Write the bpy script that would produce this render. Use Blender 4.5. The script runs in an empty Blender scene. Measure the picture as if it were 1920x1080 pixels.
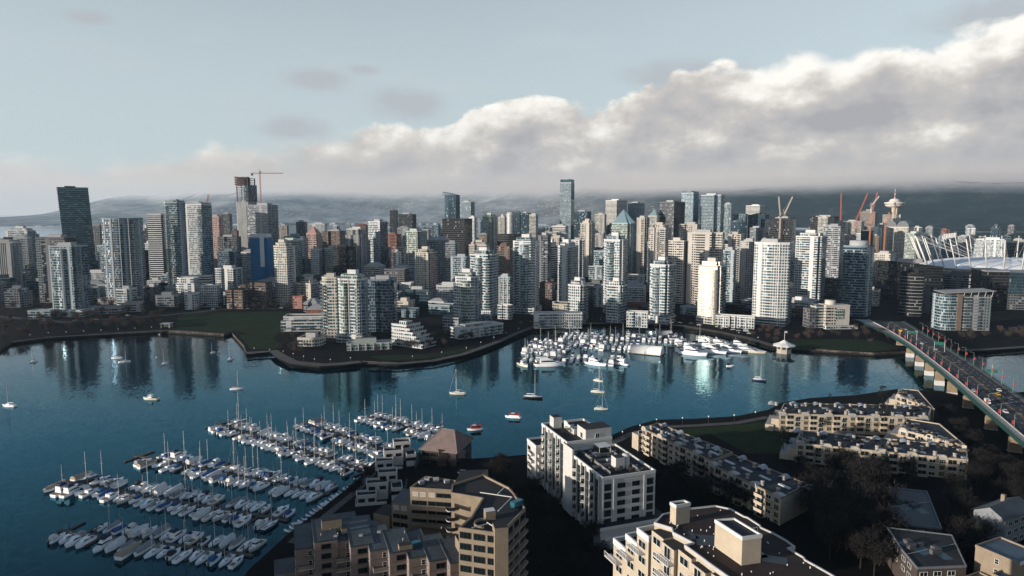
import bpy, math, random
from mathutils import Vector, Matrix
R = math.radians
sc = bpy.context.scene
col = sc.collection
# ------------------------------------------------------------------ camera
H, TH, F = 115.0, R(6.24), 1280.0
cd = bpy.data.cameras.new('camera'); cam = bpy.data.objects.new('camera', cd); col.objects.link(cam)
cam.location = (0, 0, H); cam.rotation_euler = (R(90) - TH, 0, 0)
cd.sensor_width = 36; cd.lens = F / 1920 * 36; cd.clip_start = 1; cd.clip_end = 60000
sc.camera = cam
# ------------------------------------------------------------------ exposure
vs = sc.view_settings
vs.view_transform = 'Standard'; vs.look = 'None'; vs.gamma = 1; vs.exposure = 0.52; vs.use_curve_mapping = False
sc.cycles.max_bounces = 6; sc.cycles.glossy_bounces = 4; sc.cycles.diffuse_bounces = 2
sc.cycles.transparent_max_bounces = 12; sc.cycles.volume_bounces = 0
sc.cycles.sample_clamp_indirect = 6
# ------------------------------------------------------------------ sun
SUN_EL, SUN_AZ = R(8.5), math.atan2(-0.92, -0.39)      # azimuth measured from +Y towards +X
sdir = Vector((math.sin(SUN_AZ) * math.cos(SUN_EL), math.cos(SUN_AZ) * math.cos(SUN_EL), math.sin(SUN_EL)))
sl = bpy.data.lights.new('sun', 'SUN'); sl.energy = 4.9; sl.angle = R(0.5); sl.color = (1.0, 0.90, 0.79)
so = bpy.data.objects.new('sun', sl); col.objects.link(so)
so.rotation_euler = sdir.to_track_quat('Z', 'Y').to_euler(); so.location = (0, 0, 800)

class N:
    """terse shader-node writer: every method returns an output socket"""
    def __init__(s, tree): s.t = tree; tree.nodes.clear()
    def new(s, typ, ins=None, out=0, **props):
        n = s.t.nodes.new(typ)
        for k, v in props.items(): setattr(n, k, v)
        for k, v in (ins or {}).items():
            s.put(n.inputs[k], v)
        s.last = n
        return n.outputs[out]
    def put(s, inp, v):
        if isinstance(v, bpy.types.NodeSocket): s.t.links.new(v, inp)
        else: inp.default_value = v
    def m(s, op, a, b=0.0, c=0.0, clamp=False):
        n = s.t.nodes.new('ShaderNodeMath'); n.operation = op; n.use_clamp = clamp
        for i, v in enumerate((a, b, c)): s.put(n.inputs[i], v)
        return n.outputs[0]
    def vm(s, op, a, b=(0, 0, 0), sc_=None):
        n = s.t.nodes.new('ShaderNodeVectorMath'); n.operation = op
        s.put(n.inputs[0], a); s.put(n.inputs[1], b)
        if sc_ is not None: s.put(n.inputs[3], sc_)
        return n.outputs[1] if op in ('LENGTH', 'DOT_PRODUCT') else n.outputs[0]
    def ss(s, v, a, b, lo=0.0, hi=1.0):
        return s.new('ShaderNodeMapRange', {0: v, 1: a, 2: b, 3: lo, 4: hi}, interpolation_type='SMOOTHSTEP')
    def lin(s, v, a, b, lo=0.0, hi=1.0):
        return s.new('ShaderNodeMapRange', {0: v, 1: a, 2: b, 3: lo, 4: hi})
    def mix(s, f, a, b, blend='MIX'):
        n = s.t.nodes.new('ShaderNodeMix'); n.data_type = 'RGBA'; n.blend_type = blend
        s.put(n.inputs[0], f)
        for i, v in ((6, a), (7, b)):
            if isinstance(v, (tuple, list)) and len(v) == 3: v = (*v, 1)
            s.put(n.inputs[i], v)
        return n.outputs[2]
    def xyz(s, x, y, z): return s.new('ShaderNodeCombineXYZ', {0: x, 1: y, 2: z})
    def sep(s, v):
        s.new('ShaderNodeSeparateXYZ', {0: v}); return s.last.outputs[:3]
    def noise(s, v, scale, detail=4, rough=0.55, dist=0.0, out=0):
        return s.new('ShaderNodeTexNoise', {'Vector': v, 'Scale': scale, 'Detail': detail, 'Roughness': rough, 'Distortion': dist}, out=out)
    def ramp(s, v, stops, interp='LINEAR'):
        n = s.t.nodes.new('ShaderNodeValToRGB'); s.put(n.inputs[0], v)
        e = n.color_ramp.elements; n.color_ramp.interpolation = interp
        while len(e) < len(stops): e.new(0.5)
        for i, (p, c) in enumerate(stops):
            e[i].position = p
            e[i].color = (c, c, c, 1) if isinstance(c, (int, float)) else (*c, 1)
        return n.outputs[0]

# ------------------------------------------------------------------ sky: Nishita daylight with a long bank of cloud over the mountains
def make_world():
    w = bpy.data.worlds.new('World'); sc.world = w; w.use_nodes = True
    g = N(w.node_tree)
    sky = g.new('ShaderNodeTexSky', sky_type='NISHITA', sun_disc=False, sun_elevation=SUN_EL,
                sun_rotation=SUN_AZ, altitude=100, air_density=1.0, dust_density=1.0, ozone_density=2.0)
    d = g.vm('NORMALIZE', g.new('ShaderNodeTexCoord', out=0))
    x, y, z = g.sep(d)
    az = g.m('ARCTAN2', x, y)
    hor = g.m('SQRT', g.m('ADD', g.m('MULTIPLY', x, x), g.m('MULTIPLY', y, y)))
    el = g.m('DIVIDE', z, g.m('MAXIMUM', hor, 0.02))
    # outline of the cloud bank: height of its top by compass direction
    top = [(-400, 250), (0, 276), (200, 288), (330, 284), (400, 262), (440, 282), (520, 276), (640, 252), (720, 222), (830, 214), (900, 190), (990, 174), (1060, 202), (1130, 214), (1220, 186), (1270, 150),
           (1340, 122), (1400, 118), (1500, 100), (1560, 112), (1640, 94), (1720, 98), (1800, 70), (1870, 62), (1920, 44), (2300, 20)]
    stops = []
    for px, py in top:
        a = math.atan((px - 960) / F)
        stops.append(((a + 1) / 2, (400 - py) / F * math.cos(a) / 0.4))
    tp = g.m('MULTIPLY', g.ramp(g.lin(az, -1, 1), stops, 'EASE'), 0.4)
    p = g.xyz(g.m('MULTIPLY', az, 1.0), g.m('MULTIPLY', el, 1.5), 0.37)
    n1 = g.noise(p, 8.5, 10, 0.56, 0.1)
    n2 = g.noise(g.vm('ADD', p, (3.1, 0.7, 0.2)), 4.2, 7, 0.52, 0.4)
    n3 = g.noise(g.vm('ADD', g.vm('MULTIPLY', p, (0.5, 2.4, 1)), (1.3, 4.4, 0)), 6.0, 5, 0.5)
    n4 = g.noise(g.vm('ADD', p, (-0.022, 0.03, 0.0)), 8.5, 10, 0.56, 0.1)          # same billows, one step towards the light
    n5 = g.noise(g.vm('ADD', p, (5.2, 2.9, 0)), 3.4, 3, 0.5)
    dep = g.m('SUBTRACT', g.m('ADD', tp, g.m('ADD', g.m('MULTIPLY', g.m('SUBTRACT', n1, 0.5), 0.10), g.m('MULTIPLY', g.m('SUBTRACT', n5, 0.5), g.ss(az, -0.4, 0.0, 0.05, 0.12)))), el)
    edge = g.m('ADD', g.ss(az, -0.45, 0.0, 0.022, 0.008), g.m('MULTIPLY', g.ss(n2, 0.42, 0.62), 0.016))
    mask = g.ss(g.m('DIVIDE', dep, edge), 0.0, 1.0)
    relief = g.m('MULTIPLY', g.m('SUBTRACT', n1, n4), 3.4)
    crest = g.ss(dep, 0.075, 0.0)
    L = g.m('ADD', g.m('ADD', g.m('MULTIPLY', crest, 0.72), relief), g.m('MULTIPLY', g.m('SUBTRACT', n2, 0.46), 1.7))
    L = g.m('MULTIPLY', g.m('ADD', L, 0.13), g.ss(el, 0.015, 0.10, 0.5, 1.0))
    L = g.m('MULTIPLY', L, g.ss(az, -0.5, 0.12, 0.62, 1.0))
    cloud = g.ramp(g.m('ADD', g.m('MULTIPLY', L, 0.74), 0.27), [(0.0, (0.295, 0.292, 0.305)), (0.30, (0.365, 0.355, 0.356)), (0.5, (0.42, 0.398, 0.38)), (0.68, (0.52, 0.495, 0.462)), (0.86, (0.655, 0.63, 0.585)), (1.0, (0.73, 0.71, 0.665))])
    low = g.ramp(g.lin(el, -0.02, 0.10), [(0.0, (0.40, 0.395, 0.39)), (0.30, (0.37, 0.35, 0.34)), (0.46, (0.415, 0.365, 0.335)), (0.60, (0.47, 0.425, 0.39)), (0.75, (0.385, 0.362, 0.35)), (0.88, (0.46, 0.43, 0.405)), (1.0, (0.42, 0.405, 0.395))])
    low = g.mix(g.m('MULTIPLY', g.m('SUBTRACT', n3, 0.35), 1.3, clamp=True), low, (0.40, 0.38, 0.37))
    # paler towards the left, heavier to the right where the bank sits on the mountains
    low = g.mix(g.ss(az, 0.0, -0.6, 0.0, 0.75), low, (0.50, 0.485, 0.47))
    dark = g.m('MULTIPLY', g.ss(az, 0.18, 0.62), g.ss(el, 0.075, 0.02))
    low = g.mix(g.m('MULTIPLY', dark, 0.65), low, (0.185, 0.18, 0.19))
    cl = g.mix(g.ss(g.m('ADD', el, g.m('MULTIPLY', g.m('SUBTRACT', n3, 0.5), 0.04)), 0.028, 0.085), low, cloud)
    # loose grey wisps above the bank
    wm = None
    for (px, py, sx, sy) in ((605, 158, 46, 17), (765, 200, 62, 24), (560, 243, 52, 20), (1270, 148, 90, 24), (1850, 40, 100, 26), (195, 48, 30, 10), (690, 140, 24, 8)):
        a = math.atan((px - 960) / F); e = (400 - py) / F * math.cos(a)
        q = g.m('ADD', g.m('POWER', g.m('DIVIDE', g.m('SUBTRACT', az, a), sx / F), 2), g.m('POWER', g.m('DIVIDE', g.m('SUBTRACT', el, e), sy / F), 2))
        b = g.m('POWER', 2.718, g.m('MULTIPLY', q, -0.55))
        wm = b if wm is None else g.m('MAXIMUM', wm, b)
    nw = g.noise(g.vm('ADD', p, (7.7, 1.1, 0)), 22, 6, 0.6, 0.4)
    wmask = g.ss(g.m('MULTIPLY', wm, g.m('ADD', nw, 0.25)), 0.14, 0.72, 0, 0.75)
    veil = g.m('MULTIPLY', g.ss(g.noise(g.vm('MULTIPLY', p, (1, 2.2, 1)), 5.5, 6, 0.6), 0.5, 0.8), g.ss(el, 0.4, 0.05, 0.0, 0.25))
    SK = 0.135
    skyc = g.mix(1.0, sky, (SK, SK, SK), 'MULTIPLY')
    hs = g.new('ShaderNodeHueSaturation', {'Saturation': g.ss(el, 0.34, 0.9, 0.5, 1.2), 'Value': 1.0, 'Color': skyc})
    hs = g.mix(g.ss(el, 0.60, 0.02, 0.0, 0.85), hs, (0.40, 0.466, 0.49))
    a1 = g.mix(veil, hs, (0.50, 0.51, 0.52))
    a2 = g.mix(wmask, a1, (0.33, 0.345, 0.37))
    a3 = g.mix(mask, a2, cl)
    bg = g.new('ShaderNodeBackground', {'Color': a3, 'Strength': 1.0})
    o = g.t.nodes.new('ShaderNodeOutputWorld'); g.t.links.new(bg, o.inputs[0])
make_world()
# ------------------------------------------------------------------ picture-to-place helpers
def W(px, py, z=0.0):
    t = (py - 540) / F
    s = (H - z) / (math.sin(TH) + t * math.cos(TH))
    return Vector(((px - 960) / F * s, s * (math.cos(TH) - t * math.sin(TH)), z))
def ZT(py, Y): return H - Y * math.tan(TH + math.atan((py - 540) / F))
def XP(px, Y, z): return (px - 960) / F * (Y * math.cos(TH) + (H - z) * math.sin(TH))
def PXM(Y, z=20): return F / (Y * math.cos(TH) + (H - z) * math.sin(TH))        # photo pixels per metre at forward distance Y

# ------------------------------------------------------------------ materials
MATS = {}
def prin(g, base, rough=0.7, metal=0.0, ior=1.45, normal=None, spec=0.5):
    ins = {'Base Color': base if not isinstance(base, tuple) else (*base, 1), 'Roughness': rough, 'Metallic': metal, 'IOR': ior, 'Specular IOR Level': spec}
    if normal is not None: ins['Normal'] = normal
    return g.new('ShaderNodeBsdfPrincipled', ins)
def finish(g, sh):
    o = g.t.nodes.new('ShaderNodeOutputMaterial'); g.t.links.new(sh, o.inputs[0])
def mat(name, c, rough=0.75, metal=0.0, var=0.25, scale=0.35, spec=0.4):
    """plain weathered surface: base colour broken up by two sizes of grime"""
    if name in MATS: return MATS[name]
    m = bpy.data.materials.new(name); m.use_nodes = True; g = N(m.node_tree)
    co = g.new('ShaderNodeTexCoord', out=3)
    gi = g.new('ShaderNodeNewGeometry', out=0)
    n = g.noise(gi, scale, 6, 0.65); n2 = g.noise(gi, scale * 9, 3, 0.6)
    f = g.m('ADD', g.m('MULTIPLY', n, 0.65), g.m('MULTIPLY', n2, 0.35))
    k = g.lin(f, 0.3, 0.7, 1 - var, 1 + var * 0.6)
    c2 = g.vm('SCALE', (*c,), sc_=k)
    finish(g, prin(g, c2, rough, metal, spec=spec)); MATS[name] = m
    return m
def facade(key, wall, glass, fh=3.0, bw=3.2, wx=0.7, wz=0.6, metal=0.25, slab=None, grough=0.07, blind=0.14, jitter=0.035, off=0.0, ior=1.7):
    """wall cladding with a window grid in metres (UV): each pane leans and tints a little differently"""
    if key in MATS: return MATS[key]
    m = bpy.data.materials.new(key); m.use_nodes = True; g = N(m.node_tree)
    u, v, _ = g.sep(g.new('ShaderNodeUVMap'))
    ub, vb = g.m('DIVIDE', u, bw), g.m('DIVIDE', v, fh)
    row = g.m('FLOOR', vb)
    if off: ub = g.m('ADD', ub, g.m('MULTIPLY', g.m('MODULO', row, 2.0), off))
    cell = g.xyz(g.m('FLOOR', ub), row, g.new('ShaderNodeObjectInfo', out=5))
    fu, fv = g.m('FRACT', ub), g.m('FRACT', vb)
    # some bays are glazed edge to edge, some are blank wall
    wxe = wx / 2
    if bw < 3.6 and off == 0 and wx < .8:
        rb = g.new('ShaderNodeTexWhiteNoise', {'Vector': g.xyz(g.m('FLOOR', g.m('MULTIPLY', ub, 0.5)), 7.0, g.new('ShaderNodeObjectInfo', out=5))}, out=0, noise_dimensions='3D')
        wxe = g.m('ADD', wx / 2, g.m('SUBTRACT', g.m('MULTIPLY', g.m('GREATER_THAN', rb, 0.62), 0.5 - wx / 2 - 0.02), g.m('MULTIPLY', g.m('LESS_THAN', rb, 0.13), 0.6)))
    win = g.m('MULTIPLY', g.m('LESS_THAN', g.m('ABSOLUTE', g.m('SUBTRACT', fu, 0.5)), wxe), g.m('LESS_THAN', g.m('ABSOLUTE', g.m('SUBTRACT', fv, 0.54)), wz / 2))
    wn = g.new('ShaderNodeTexWhiteNoise', {'Vector': cell}, out=0, noise_dimensions='3D'); wc = g.last.outputs[1]
    r1, r2, r3 = g.sep(wc)
    gl = g.vm('SCALE', glass, sc_=g.lin(r1, 0, 1, 0.5, 1.25))
    isb = g.m('GREATER_THAN', r2, 1 - blind)
    gl = g.mix(isb, gl, tuple(min(1, 0.13 + c * 0.95) for c in glass))
    geo = g.new('ShaderNodeNewGeometry', out=0); nrm = g.last.outputs[1]
    grime = g.noise(g.vm('MULTIPLY', geo, (1, 1, 0.35)), 0.22, 5, 0.65)
    wl = g.vm('SCALE', wall, sc_=g.lin(grime, 0.3, 0.7, 0.78, 1.1))
    if slab is not None:
        wl = g.mix(g.m('LESS_THAN', fv, 0.12), wl, slab)
    base = g.mix(win, wl, gl)
    nj = g.vm('NORMALIZE', g.vm('ADD', nrm, g.vm('SCALE', g.vm('SUBTRACT', wc, (0.5, 0.5, 0.5)), sc_=g.m('MULTIPLY', win, jitter * 2))))
    glassy = g.m('MULTIPLY', win, g.m('SUBTRACT', 1.0, g.m('MULTIPLY', isb, 0.7)))
    sh = prin(g, base, g.lin(glassy, 0, 1, 0.75, grough), g.m('MULTIPLY', glassy, metal), ior, nj)
    finish(g, sh); MATS[key] = m
    return m

# ------------------------------------------------------------------ mesh builder
class MB:
    def __init__(s): s.v = []; s.f = []; s.m = []; s.uv = []; s.sm = []
    def face(s, pts, m=0, uv=None, smooth=False):
        i = len(s.v); s.v.extend([tuple(p) for p in pts]); s.f.append(tuple(range(i, i + len(pts)))); s.m.append(m); s.sm.append(smooth)
        s.uv.append(uv if uv else [(p[0], p[1]) for p in pts])
    def prism(s, poly, z0, z1, m=0, mt=1, cap=True, bottom=False, poly1=None, sides=None, v0=None):
        """upright prism (or frustum) on a counter-clockwise outline; UV in metres"""
        n = len(poly); q = poly1 or poly; u = 0.0
        for i in range(n):
            a, b = poly[i], poly[(i + 1) % n]; c, d = q[(i + 1) % n], q[i]
            l = math.hypot(b[0] - a[0], b[1] - a[1])
            mm = sides[i] if sides else m
            va, vb = (z0, z1) if v0 is None else (v0, v0 + z1 - z0)
            if mm is not None:
                s.face([(a[0], a[1], z0), (b[0], b[1], z0), (c[0], c[1], z1), (d[0], d[1], z1)], mm, [(u, va), (u + l, va), (u + l, vb), (u, vb)])
            u += l
        if cap: s.face([(p[0], p[1], z1) for p in q], mt)
        if bottom: s.face([(p[0], p[1], z0) for p in reversed(poly)], mt)
    def box(s, x0, x1, y0, y1, z0, z1, m=0, mt=None, bottom=False):
        s.prism([(x0, y0), (x1, y0), (x1, y1), (x0, y1)], z0, z1, m, m if mt is None else mt, True, bottom)
    def obox(s, cx, cy, z0, z1, w, d, a=0.0, m=0, mt=None, bottom=False):
        s.prism([rot2(px, py, a, cx, cy) for px, py in ((-w / 2, -d / 2), (w / 2, -d / 2), (w / 2, d / 2), (-w / 2, d / 2))], z0, z1, m, m if mt is None else mt, True, bottom)
    def tube(s, p0, p1, r0, r1=None, n=6, m=0, cap=True):
        p0, p1 = Vector(p0), Vector(p1); r1 = r0 if r1 is None else r1
        ax = (p1 - p0)
        if ax.length < 1e-6: return
        ax.normalize(); t = Vector((1, 0, 0)) if abs(ax.x) < 0.8 else Vector((0, 1, 0))
        e1 = ax.cross(t).normalized(); e2 = ax.cross(e1)
        A = [p0 + (e1 * math.cos(2 * math.pi * i / n) + e2 * math.sin(2 * math.pi * i / n)) * r0 for i in range(n)]
        B = [p1 + (e1 * math.cos(2 * math.pi * i / n) + e2 * math.sin(2 * math.pi * i / n)) * r1 for i in range(n)]
        for i in range(n):
            j = (i + 1) % n; s.face([A[i], A[j], B[j], B[i]], m, None, n > 6)
        if cap: s.face(B, m); s.face(A[::-1], m)
    def lathe(s, prof, n=20, m=0, cx=0.0, cy=0.0, smooth=True):
        for k in range(len(prof) - 1):
            (r0, z0), (r1, z1) = prof[k], prof[k + 1]
            for i in range(n):
                a, b = 2 * math.pi * i / n, 2 * math.pi * (i + 1) / n
                pts = [(cx + r0 * math.cos(a), cy + r0 * math.sin(a), z0), (cx + r0 * math.cos(b), cy + r0 * math.sin(b), z0), (cx + r1 * math.cos(b), cy + r1 * math.sin(b), z1), (cx + r1 * math.cos(a), cy + r1 * math.sin(a), z1)]
                if r0 < 1e-4: pts = [pts[0], pts[2], pts[3]]
                elif r1 < 1e-4: pts = pts[:3]
                s.face(pts, m, [(p[0], p[2]) for p in pts], smooth)
    def build(s, name, mats, parent=None, loc=None, rz=0.0):
        me = bpy.data.meshes.new(name); me.from_pydata(s.v, [], s.f)
        for mm in (mats if isinstance(mats, (list, tuple)) else [mats]): me.materials.append(mm)
        nm = len(me.materials)
        me.polygons.foreach_set('material_index', [min(i, nm - 1) for i in s.m])
        me.polygons.foreach_set('use_smooth', s.sm)
        ul = me.uv_layers.new(name='UVMap'); flat = []
        for f in s.uv:
            for q in f: flat.extend((q[0], q[1]))
        ul.data.foreach_set('uv', flat)
        if any(s.sm):
            import bmesh
            b = bmesh.new(); b.from_mesh(me); bmesh.ops.remove_doubles(b, verts=b.verts, dist=0.001); b.to_mesh(me); b.free()
        me.update()
        o = bpy.data.objects.new(name, me); col.objects.link(o)
        if parent: o.parent = parent
        if loc is not None: o.location = loc
        o.rotation_euler.z = rz
        return o
def rot2(x, y, a, cx=0.0, cy=0.0):
    c, s_ = math.cos(a), math.sin(a); return (cx + x * c - y * s_, cy + x * s_ + y * c)
def inset(poly, d):
    """shrink (d>0) or grow (d<0) a counter-clockwise outline"""
    n = len(poly); out = []
    for i in range(n):
        p0, p1, p2 = Vector(poly[i - 1][:2]), Vector(poly[i][:2]), Vector(poly[(i + 1) % n][:2])
        a, b = (p1 - p0).normalized(), (p2 - p1).normalized()
        na, nb = Vector((-a.y, a.x)), Vector((-b.y, b.x))
        k = (na + nb); q = max(0.35, 1 + na.dot(nb))
        out.append(tuple(p1 + k * (d / q)))
    return out
def ccw(poly):
    a = sum(poly[i][0] * poly[(i + 1) % len(poly)][1] - poly[(i + 1) % len(poly)][0] * poly[i][1] for i in range(len(poly)))
    return list(poly) if a > 0 else list(poly)[::-1]
USED = {}
def tag(o, label=None, cat=None, group=None, kind=None):
    if label: o['label'] = label; USED[label] = USED.get(label, 0) + 1
    if cat: o['category'] = cat
    if group: o['group'] = group
    if kind: o['kind'] = kind
    return o
def thing(name, label, cat, loc=(0, 0, 0), rz=0.0, group=None):
    o = bpy.data.objects.new(name, None); o.empty_display_size = 1; col.objects.link(o)
    o.location = loc; o.rotation_euler = (0, 0, rz)
    return tag(o, label, cat, group)
def kids(o): return [c for c in ALLKIDS.get(o.name, [])]
ALLKIDS = {}
def dup(root, tree, loc, rz, label, scale=None, group=None):
    """copy a thing with copies of its parts and sub-parts; tree = [(part, [sub-parts])]"""
    r = root.copy(); col.objects.link(r); r.location = loc; r.rotation_euler = (0, 0, rz)
    if scale is not None: r.scale = scale if isinstance(scale, tuple) else (scale,) * 3
    r['label'] = label; USED[label] = USED.get(label, 0) + 1
    if group: r['group'] = group
    for p, subs in tree:
        c = p.copy(); col.objects.link(c); c.parent = r
        for q in subs:
            d = q.copy(); col.objects.link(d); d.parent = c
    return r
def struct(o): o['kind'] = 'structure'; return o
# ------------------------------------------------------------------ water
def m_water():
    m = bpy.data.materials.new('water'); m.use_nodes = True; g = N(m.node_tree)
    pos = g.new('ShaderNodeNewGeometry', out=0); nrm = g.last.outputs[1]
    a = g.noise(pos, 0.33, 3, 0.6, 0.6, out=1)
    b = g.noise(g.vm('MULTIPLY', pos, (1, 0.7, 1)), 1.1, 2, 0.6, 0.4, out=1)
    c = g.noise(pos, 0.05, 2, 0.5, out=1)
    big = g.noise(pos, 0.011, 4, 0.6, 1.2)
    amp = g.lin(big, 0.35, 0.65, 0.55, 1.25)
    off = g.vm('ADD', g.vm('SCALE', g.vm('SUBTRACT', a, (0.5, 0.5, 0.5)), sc_=0.085), g.vm('ADD', g.vm('SCALE', g.vm('SUBTRACT', b, (0.5, 0.5, 0.5)), sc_=0.10), g.vm('SCALE', g.vm('SUBTRACT', c, (0.5, 0.5, 0.5)), sc_=0.03)))
    off = g.vm('MULTIPLY', g.vm('SCALE', off, sc_=amp), (1, 1, 0))
    nn = g.vm('NORMALIZE', g.vm('ADD', nrm, off))
    body = g.new('ShaderNodeBsdfDiffuse', {'Color': (0.0004, 0.0055, 0.0095, 1)})
    fr = g.new('ShaderNodeFresnel', {'IOR': 1.38, 'Normal': nn})
    gl = g.new('ShaderNodeBsdfGlossy', {'Color': g.mix(g.ss(fr, 0.17, 0.45), (0.26, 0.74, 1.0), (0.88, 0.95, 1.0)), 'Roughness': 0.06, 'Normal': nn})
    finish(g, g.new('ShaderNodeMixShader', {0: fr, 1: body, 2: gl})); return m
M_WATER = m_water()
w_ = MB(); w_.face([(-30000, -3000, 0), (30000, -3000, 0), (30000, 40000, 0), (-30000, 40000, 0)], 0)
struct(w_.build('water', M_WATER))

# ------------------------------------------------------------------ land
def m_ground(name, cols, scale=0.05):
    m = bpy.data.materials.new(name); m.use_nodes = True; g = N(m.node_tree)
    pos = g.new('ShaderNodeNewGeometry', out=0)
    n = g.noise(pos, scale, 7, 0.68, 0.5); k = g.noise(pos, 0.9, 3, 0.6)
    f = g.m('ADD', g.m('MULTIPLY', n, 0.75), g.m('MULTIPLY', k, 0.25))
    wear = g.ss(g.noise(pos, scale * 2.6, 5, 0.7, 0.8), 0.56, 0.70, 0.0, 0.7)
    finish(g, prin(g, g.mix(wear, g.ramp(f, [(0.3 + 0.4 * i / (len(cols) - 1), c) for i, c in enumerate(cols)]), cols[-1]), 0.95, spec=0.1)); return m
M_NGROUND = m_ground('city_ground', [(0.003, 0.004, 0.0055), (0.010, 0.009, 0.009), (0.005, 0.006, 0.007), (0.026, 0.022, 0.020)])
M_SGROUND = m_ground('shore_ground', [(0.003, 0.0035, 0.0045), (0.007, 0.0065, 0.0065), (0.0045, 0.005, 0.005), (0.012, 0.011, 0.0105)])
M_LAWN = m_ground('lawn_grass', [(0.008, 0.017, 0.007), (0.016, 0.030, 0.011), (0.028, 0.036, 0.017)], 0.09)
def m_seawall():
    m = bpy.data.materials.new('seawall_stone'); m.use_nodes = True; g = N(m.node_tree); pos = g.new('ShaderNodeNewGeometry', out=0); z = g.sep(pos)[2]
    v = g.new('ShaderNodeTexVoronoi', {'Vector': pos, 'Scale': 0.9}, out=1); f = g.new('ShaderNodeTexVoronoi', {'Vector': pos, 'Scale': 0.9}, out=0)
    c = g.mix(g.sep(v)[0], (0.045, 0.04, 0.036), (0.15, 0.125, 0.105)); n = g.noise(pos, 0.06, 4, 0.6)
    wet = g.ss(g.m('ADD', z, g.m('MULTIPLY', n, 1.2)), 2.3, 1.7)
    c = g.mix(g.m('MULTIPLY', wet, 0.88), g.vm('SCALE', c, sc_=g.lin(n, .35, .65, .4, 1.0)), (0.008, 0.009, 0.008)); finish(g, prin(g, c, 0.9, spec=.15)); return m
M_SEAWALL = m_seawall()
M_PATH = mat('path_paving', (0.085, 0.075, 0.07), 0.9, var=0.4, scale=0.15)
M_ASPH = mat('asphalt', (0.034, 0.035, 0.039), 0.9, var=0.3, scale=0.12)
M_WOOD = mat('dock_timber', (0.085, 0.072, 0.062), 0.9, var=0.45, scale=0.6)
GZ = 3.0
NSHORE = [(-60, 690), (0, 660), (22, 646), (90, 637), (200, 630), (300, 625), (325, 626), (420, 632), (434, 628), (457, 654), (462, 666), (514, 662), (523, 670), (546, 684), (600, 690), (640, 688), (678, 684), (745, 687), (812, 680), (870, 668), (905, 656), (942, 641), (968, 628), (1000, 617), (1100, 610), (1200, 609), (1282, 615), (1345, 626), (1402, 638), (1452, 653), (1484, 657), (1560, 663), (1640, 668), (1722, 664), (1790, 662), (1850, 660), (1925, 654), (2050, 640)]
nsh = [W(x, y, 0.0) for x, y in NSHORE]
def shore_land(name, pts, back, mt, z=GZ):
    """land sheet with a sloping sea wall along its shore"""
    b = MB(); top = [(p.x, p.y) for p in pts]
    poly = ccw(top + back)
    b.face([(x, y, z) for x, y in poly], 0)
    n = len(pts)
    for i in range(n - 1):
        a, c = pts[i], pts[i + 1]
        l = (c - a).length
        b.face([(a.x, a.y, -1.0), (c.x, c.y, -1.0), (c.x, c.y, z), (a.x, a.y, z)], 1)
    return struct(b.build(name, [mt, M_SEAWALL]))
nback = [(2600, 620), (3200, 2300), (1500, 2450), (1150, 2800), (900, 3300), (900, 4300), (-700, 4600), (-900, 3400), (-1100, 2600), (-1900, 1900), (-2600, 1500), (-2600, 500), (-800, 470)]
shore_land('ground', nsh, nback, M_NGROUND)
SSHORE = [(440, 1120), (470, 1082), (545, 1012), (610, 962), (668, 915), (700, 880), (742, 858), (800, 862), (880, 872), (940, 868), (1010, 862), (1090, 845), (1140, 830), (1180, 811), (1230, 797), (1300, 795), (1380, 790), (1440, 778), (1465, 764), (1520, 755), (1600, 750), (1680, 738), (1765, 742), (1800, 752), (1870, 748), (1930, 742), (2100, 730)]
ssh = [W(x, y, 0.0) for x, y in SSHORE]
sback = [(1500, 300), (1500, -900), (-1200, -900), (-700, -40), (-260, 60), (-110, 150)]
shore_land('ground', ssh, sback, M_SGROUND)
# hillside, out of view: added and shaped to throw shade on the near shore
def shading_ridge():
    b = MB(); n, m = 60, 20; P = {}
    for i in range(n + 1):
        t = -345 + 1100 * i / n
        for j in range(m + 1):
            s = -560 + 400 * j / m; e = math.exp(-((s + 345) / 75) ** 2)
            k = min(1, max(0, (t + 335) / 55)); k = k * k * (3 - 2 * k)
            P[i, j] = (s * .92 + t * .39, s * .39 - t * .92, -1 + 75 * e * k * (1 + .05 * math.sin(t * .05) + .04 * math.sin(t * .13 + 1)) + 3.4 * (k > 0))
    for i in range(n):
        for j in range(m): b.face([P[i + 1, j], P[i + 1, j + 1], P[i, j + 1], P[i, j]], 0)
    struct(b.build('shade_ridge', M_SGROUND))
shading_ridge()
def sheet(name, px, z, mt, kind='structure'):
    b = MB(); b.face([(p.x, p.y, z) for p in [W(x, y, z) for x, y in px]][::-1], 0)
    o = b.build(name, mt); o['kind'] = kind; return o
sheet('lawn', [(326, 616), (333, 596), (352, 586), (545, 584), (552, 600), (520, 626), (505, 640), (440, 618), (425, 624)], GZ + 0.01, M_LAWN)
sheet('lawn', [(448, 628), (500, 625), (528, 648), (516, 654), (470, 655)], GZ + 0.008, M_LAWN)
sheet('lawn', [(1190, 838), (1250, 806), (1390, 796), (1456, 786), (1475, 808), (1490, 850), (1400, 850), (1330, 812)], GZ + 0.01, M_LAWN)
sheet('lawn', [(1440, 646), (1475, 636), (1600, 636), (1650, 640), (1690, 652), (1640, 659), (1560, 655), (1490, 650)], GZ + 0.01, M_LAWN)
sheet('lawn', [(690, 668), (800, 664), (860, 655), (890, 652), (860, 662), (800, 672), (720, 676)], GZ + 0.01, M_LAWN)
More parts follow.
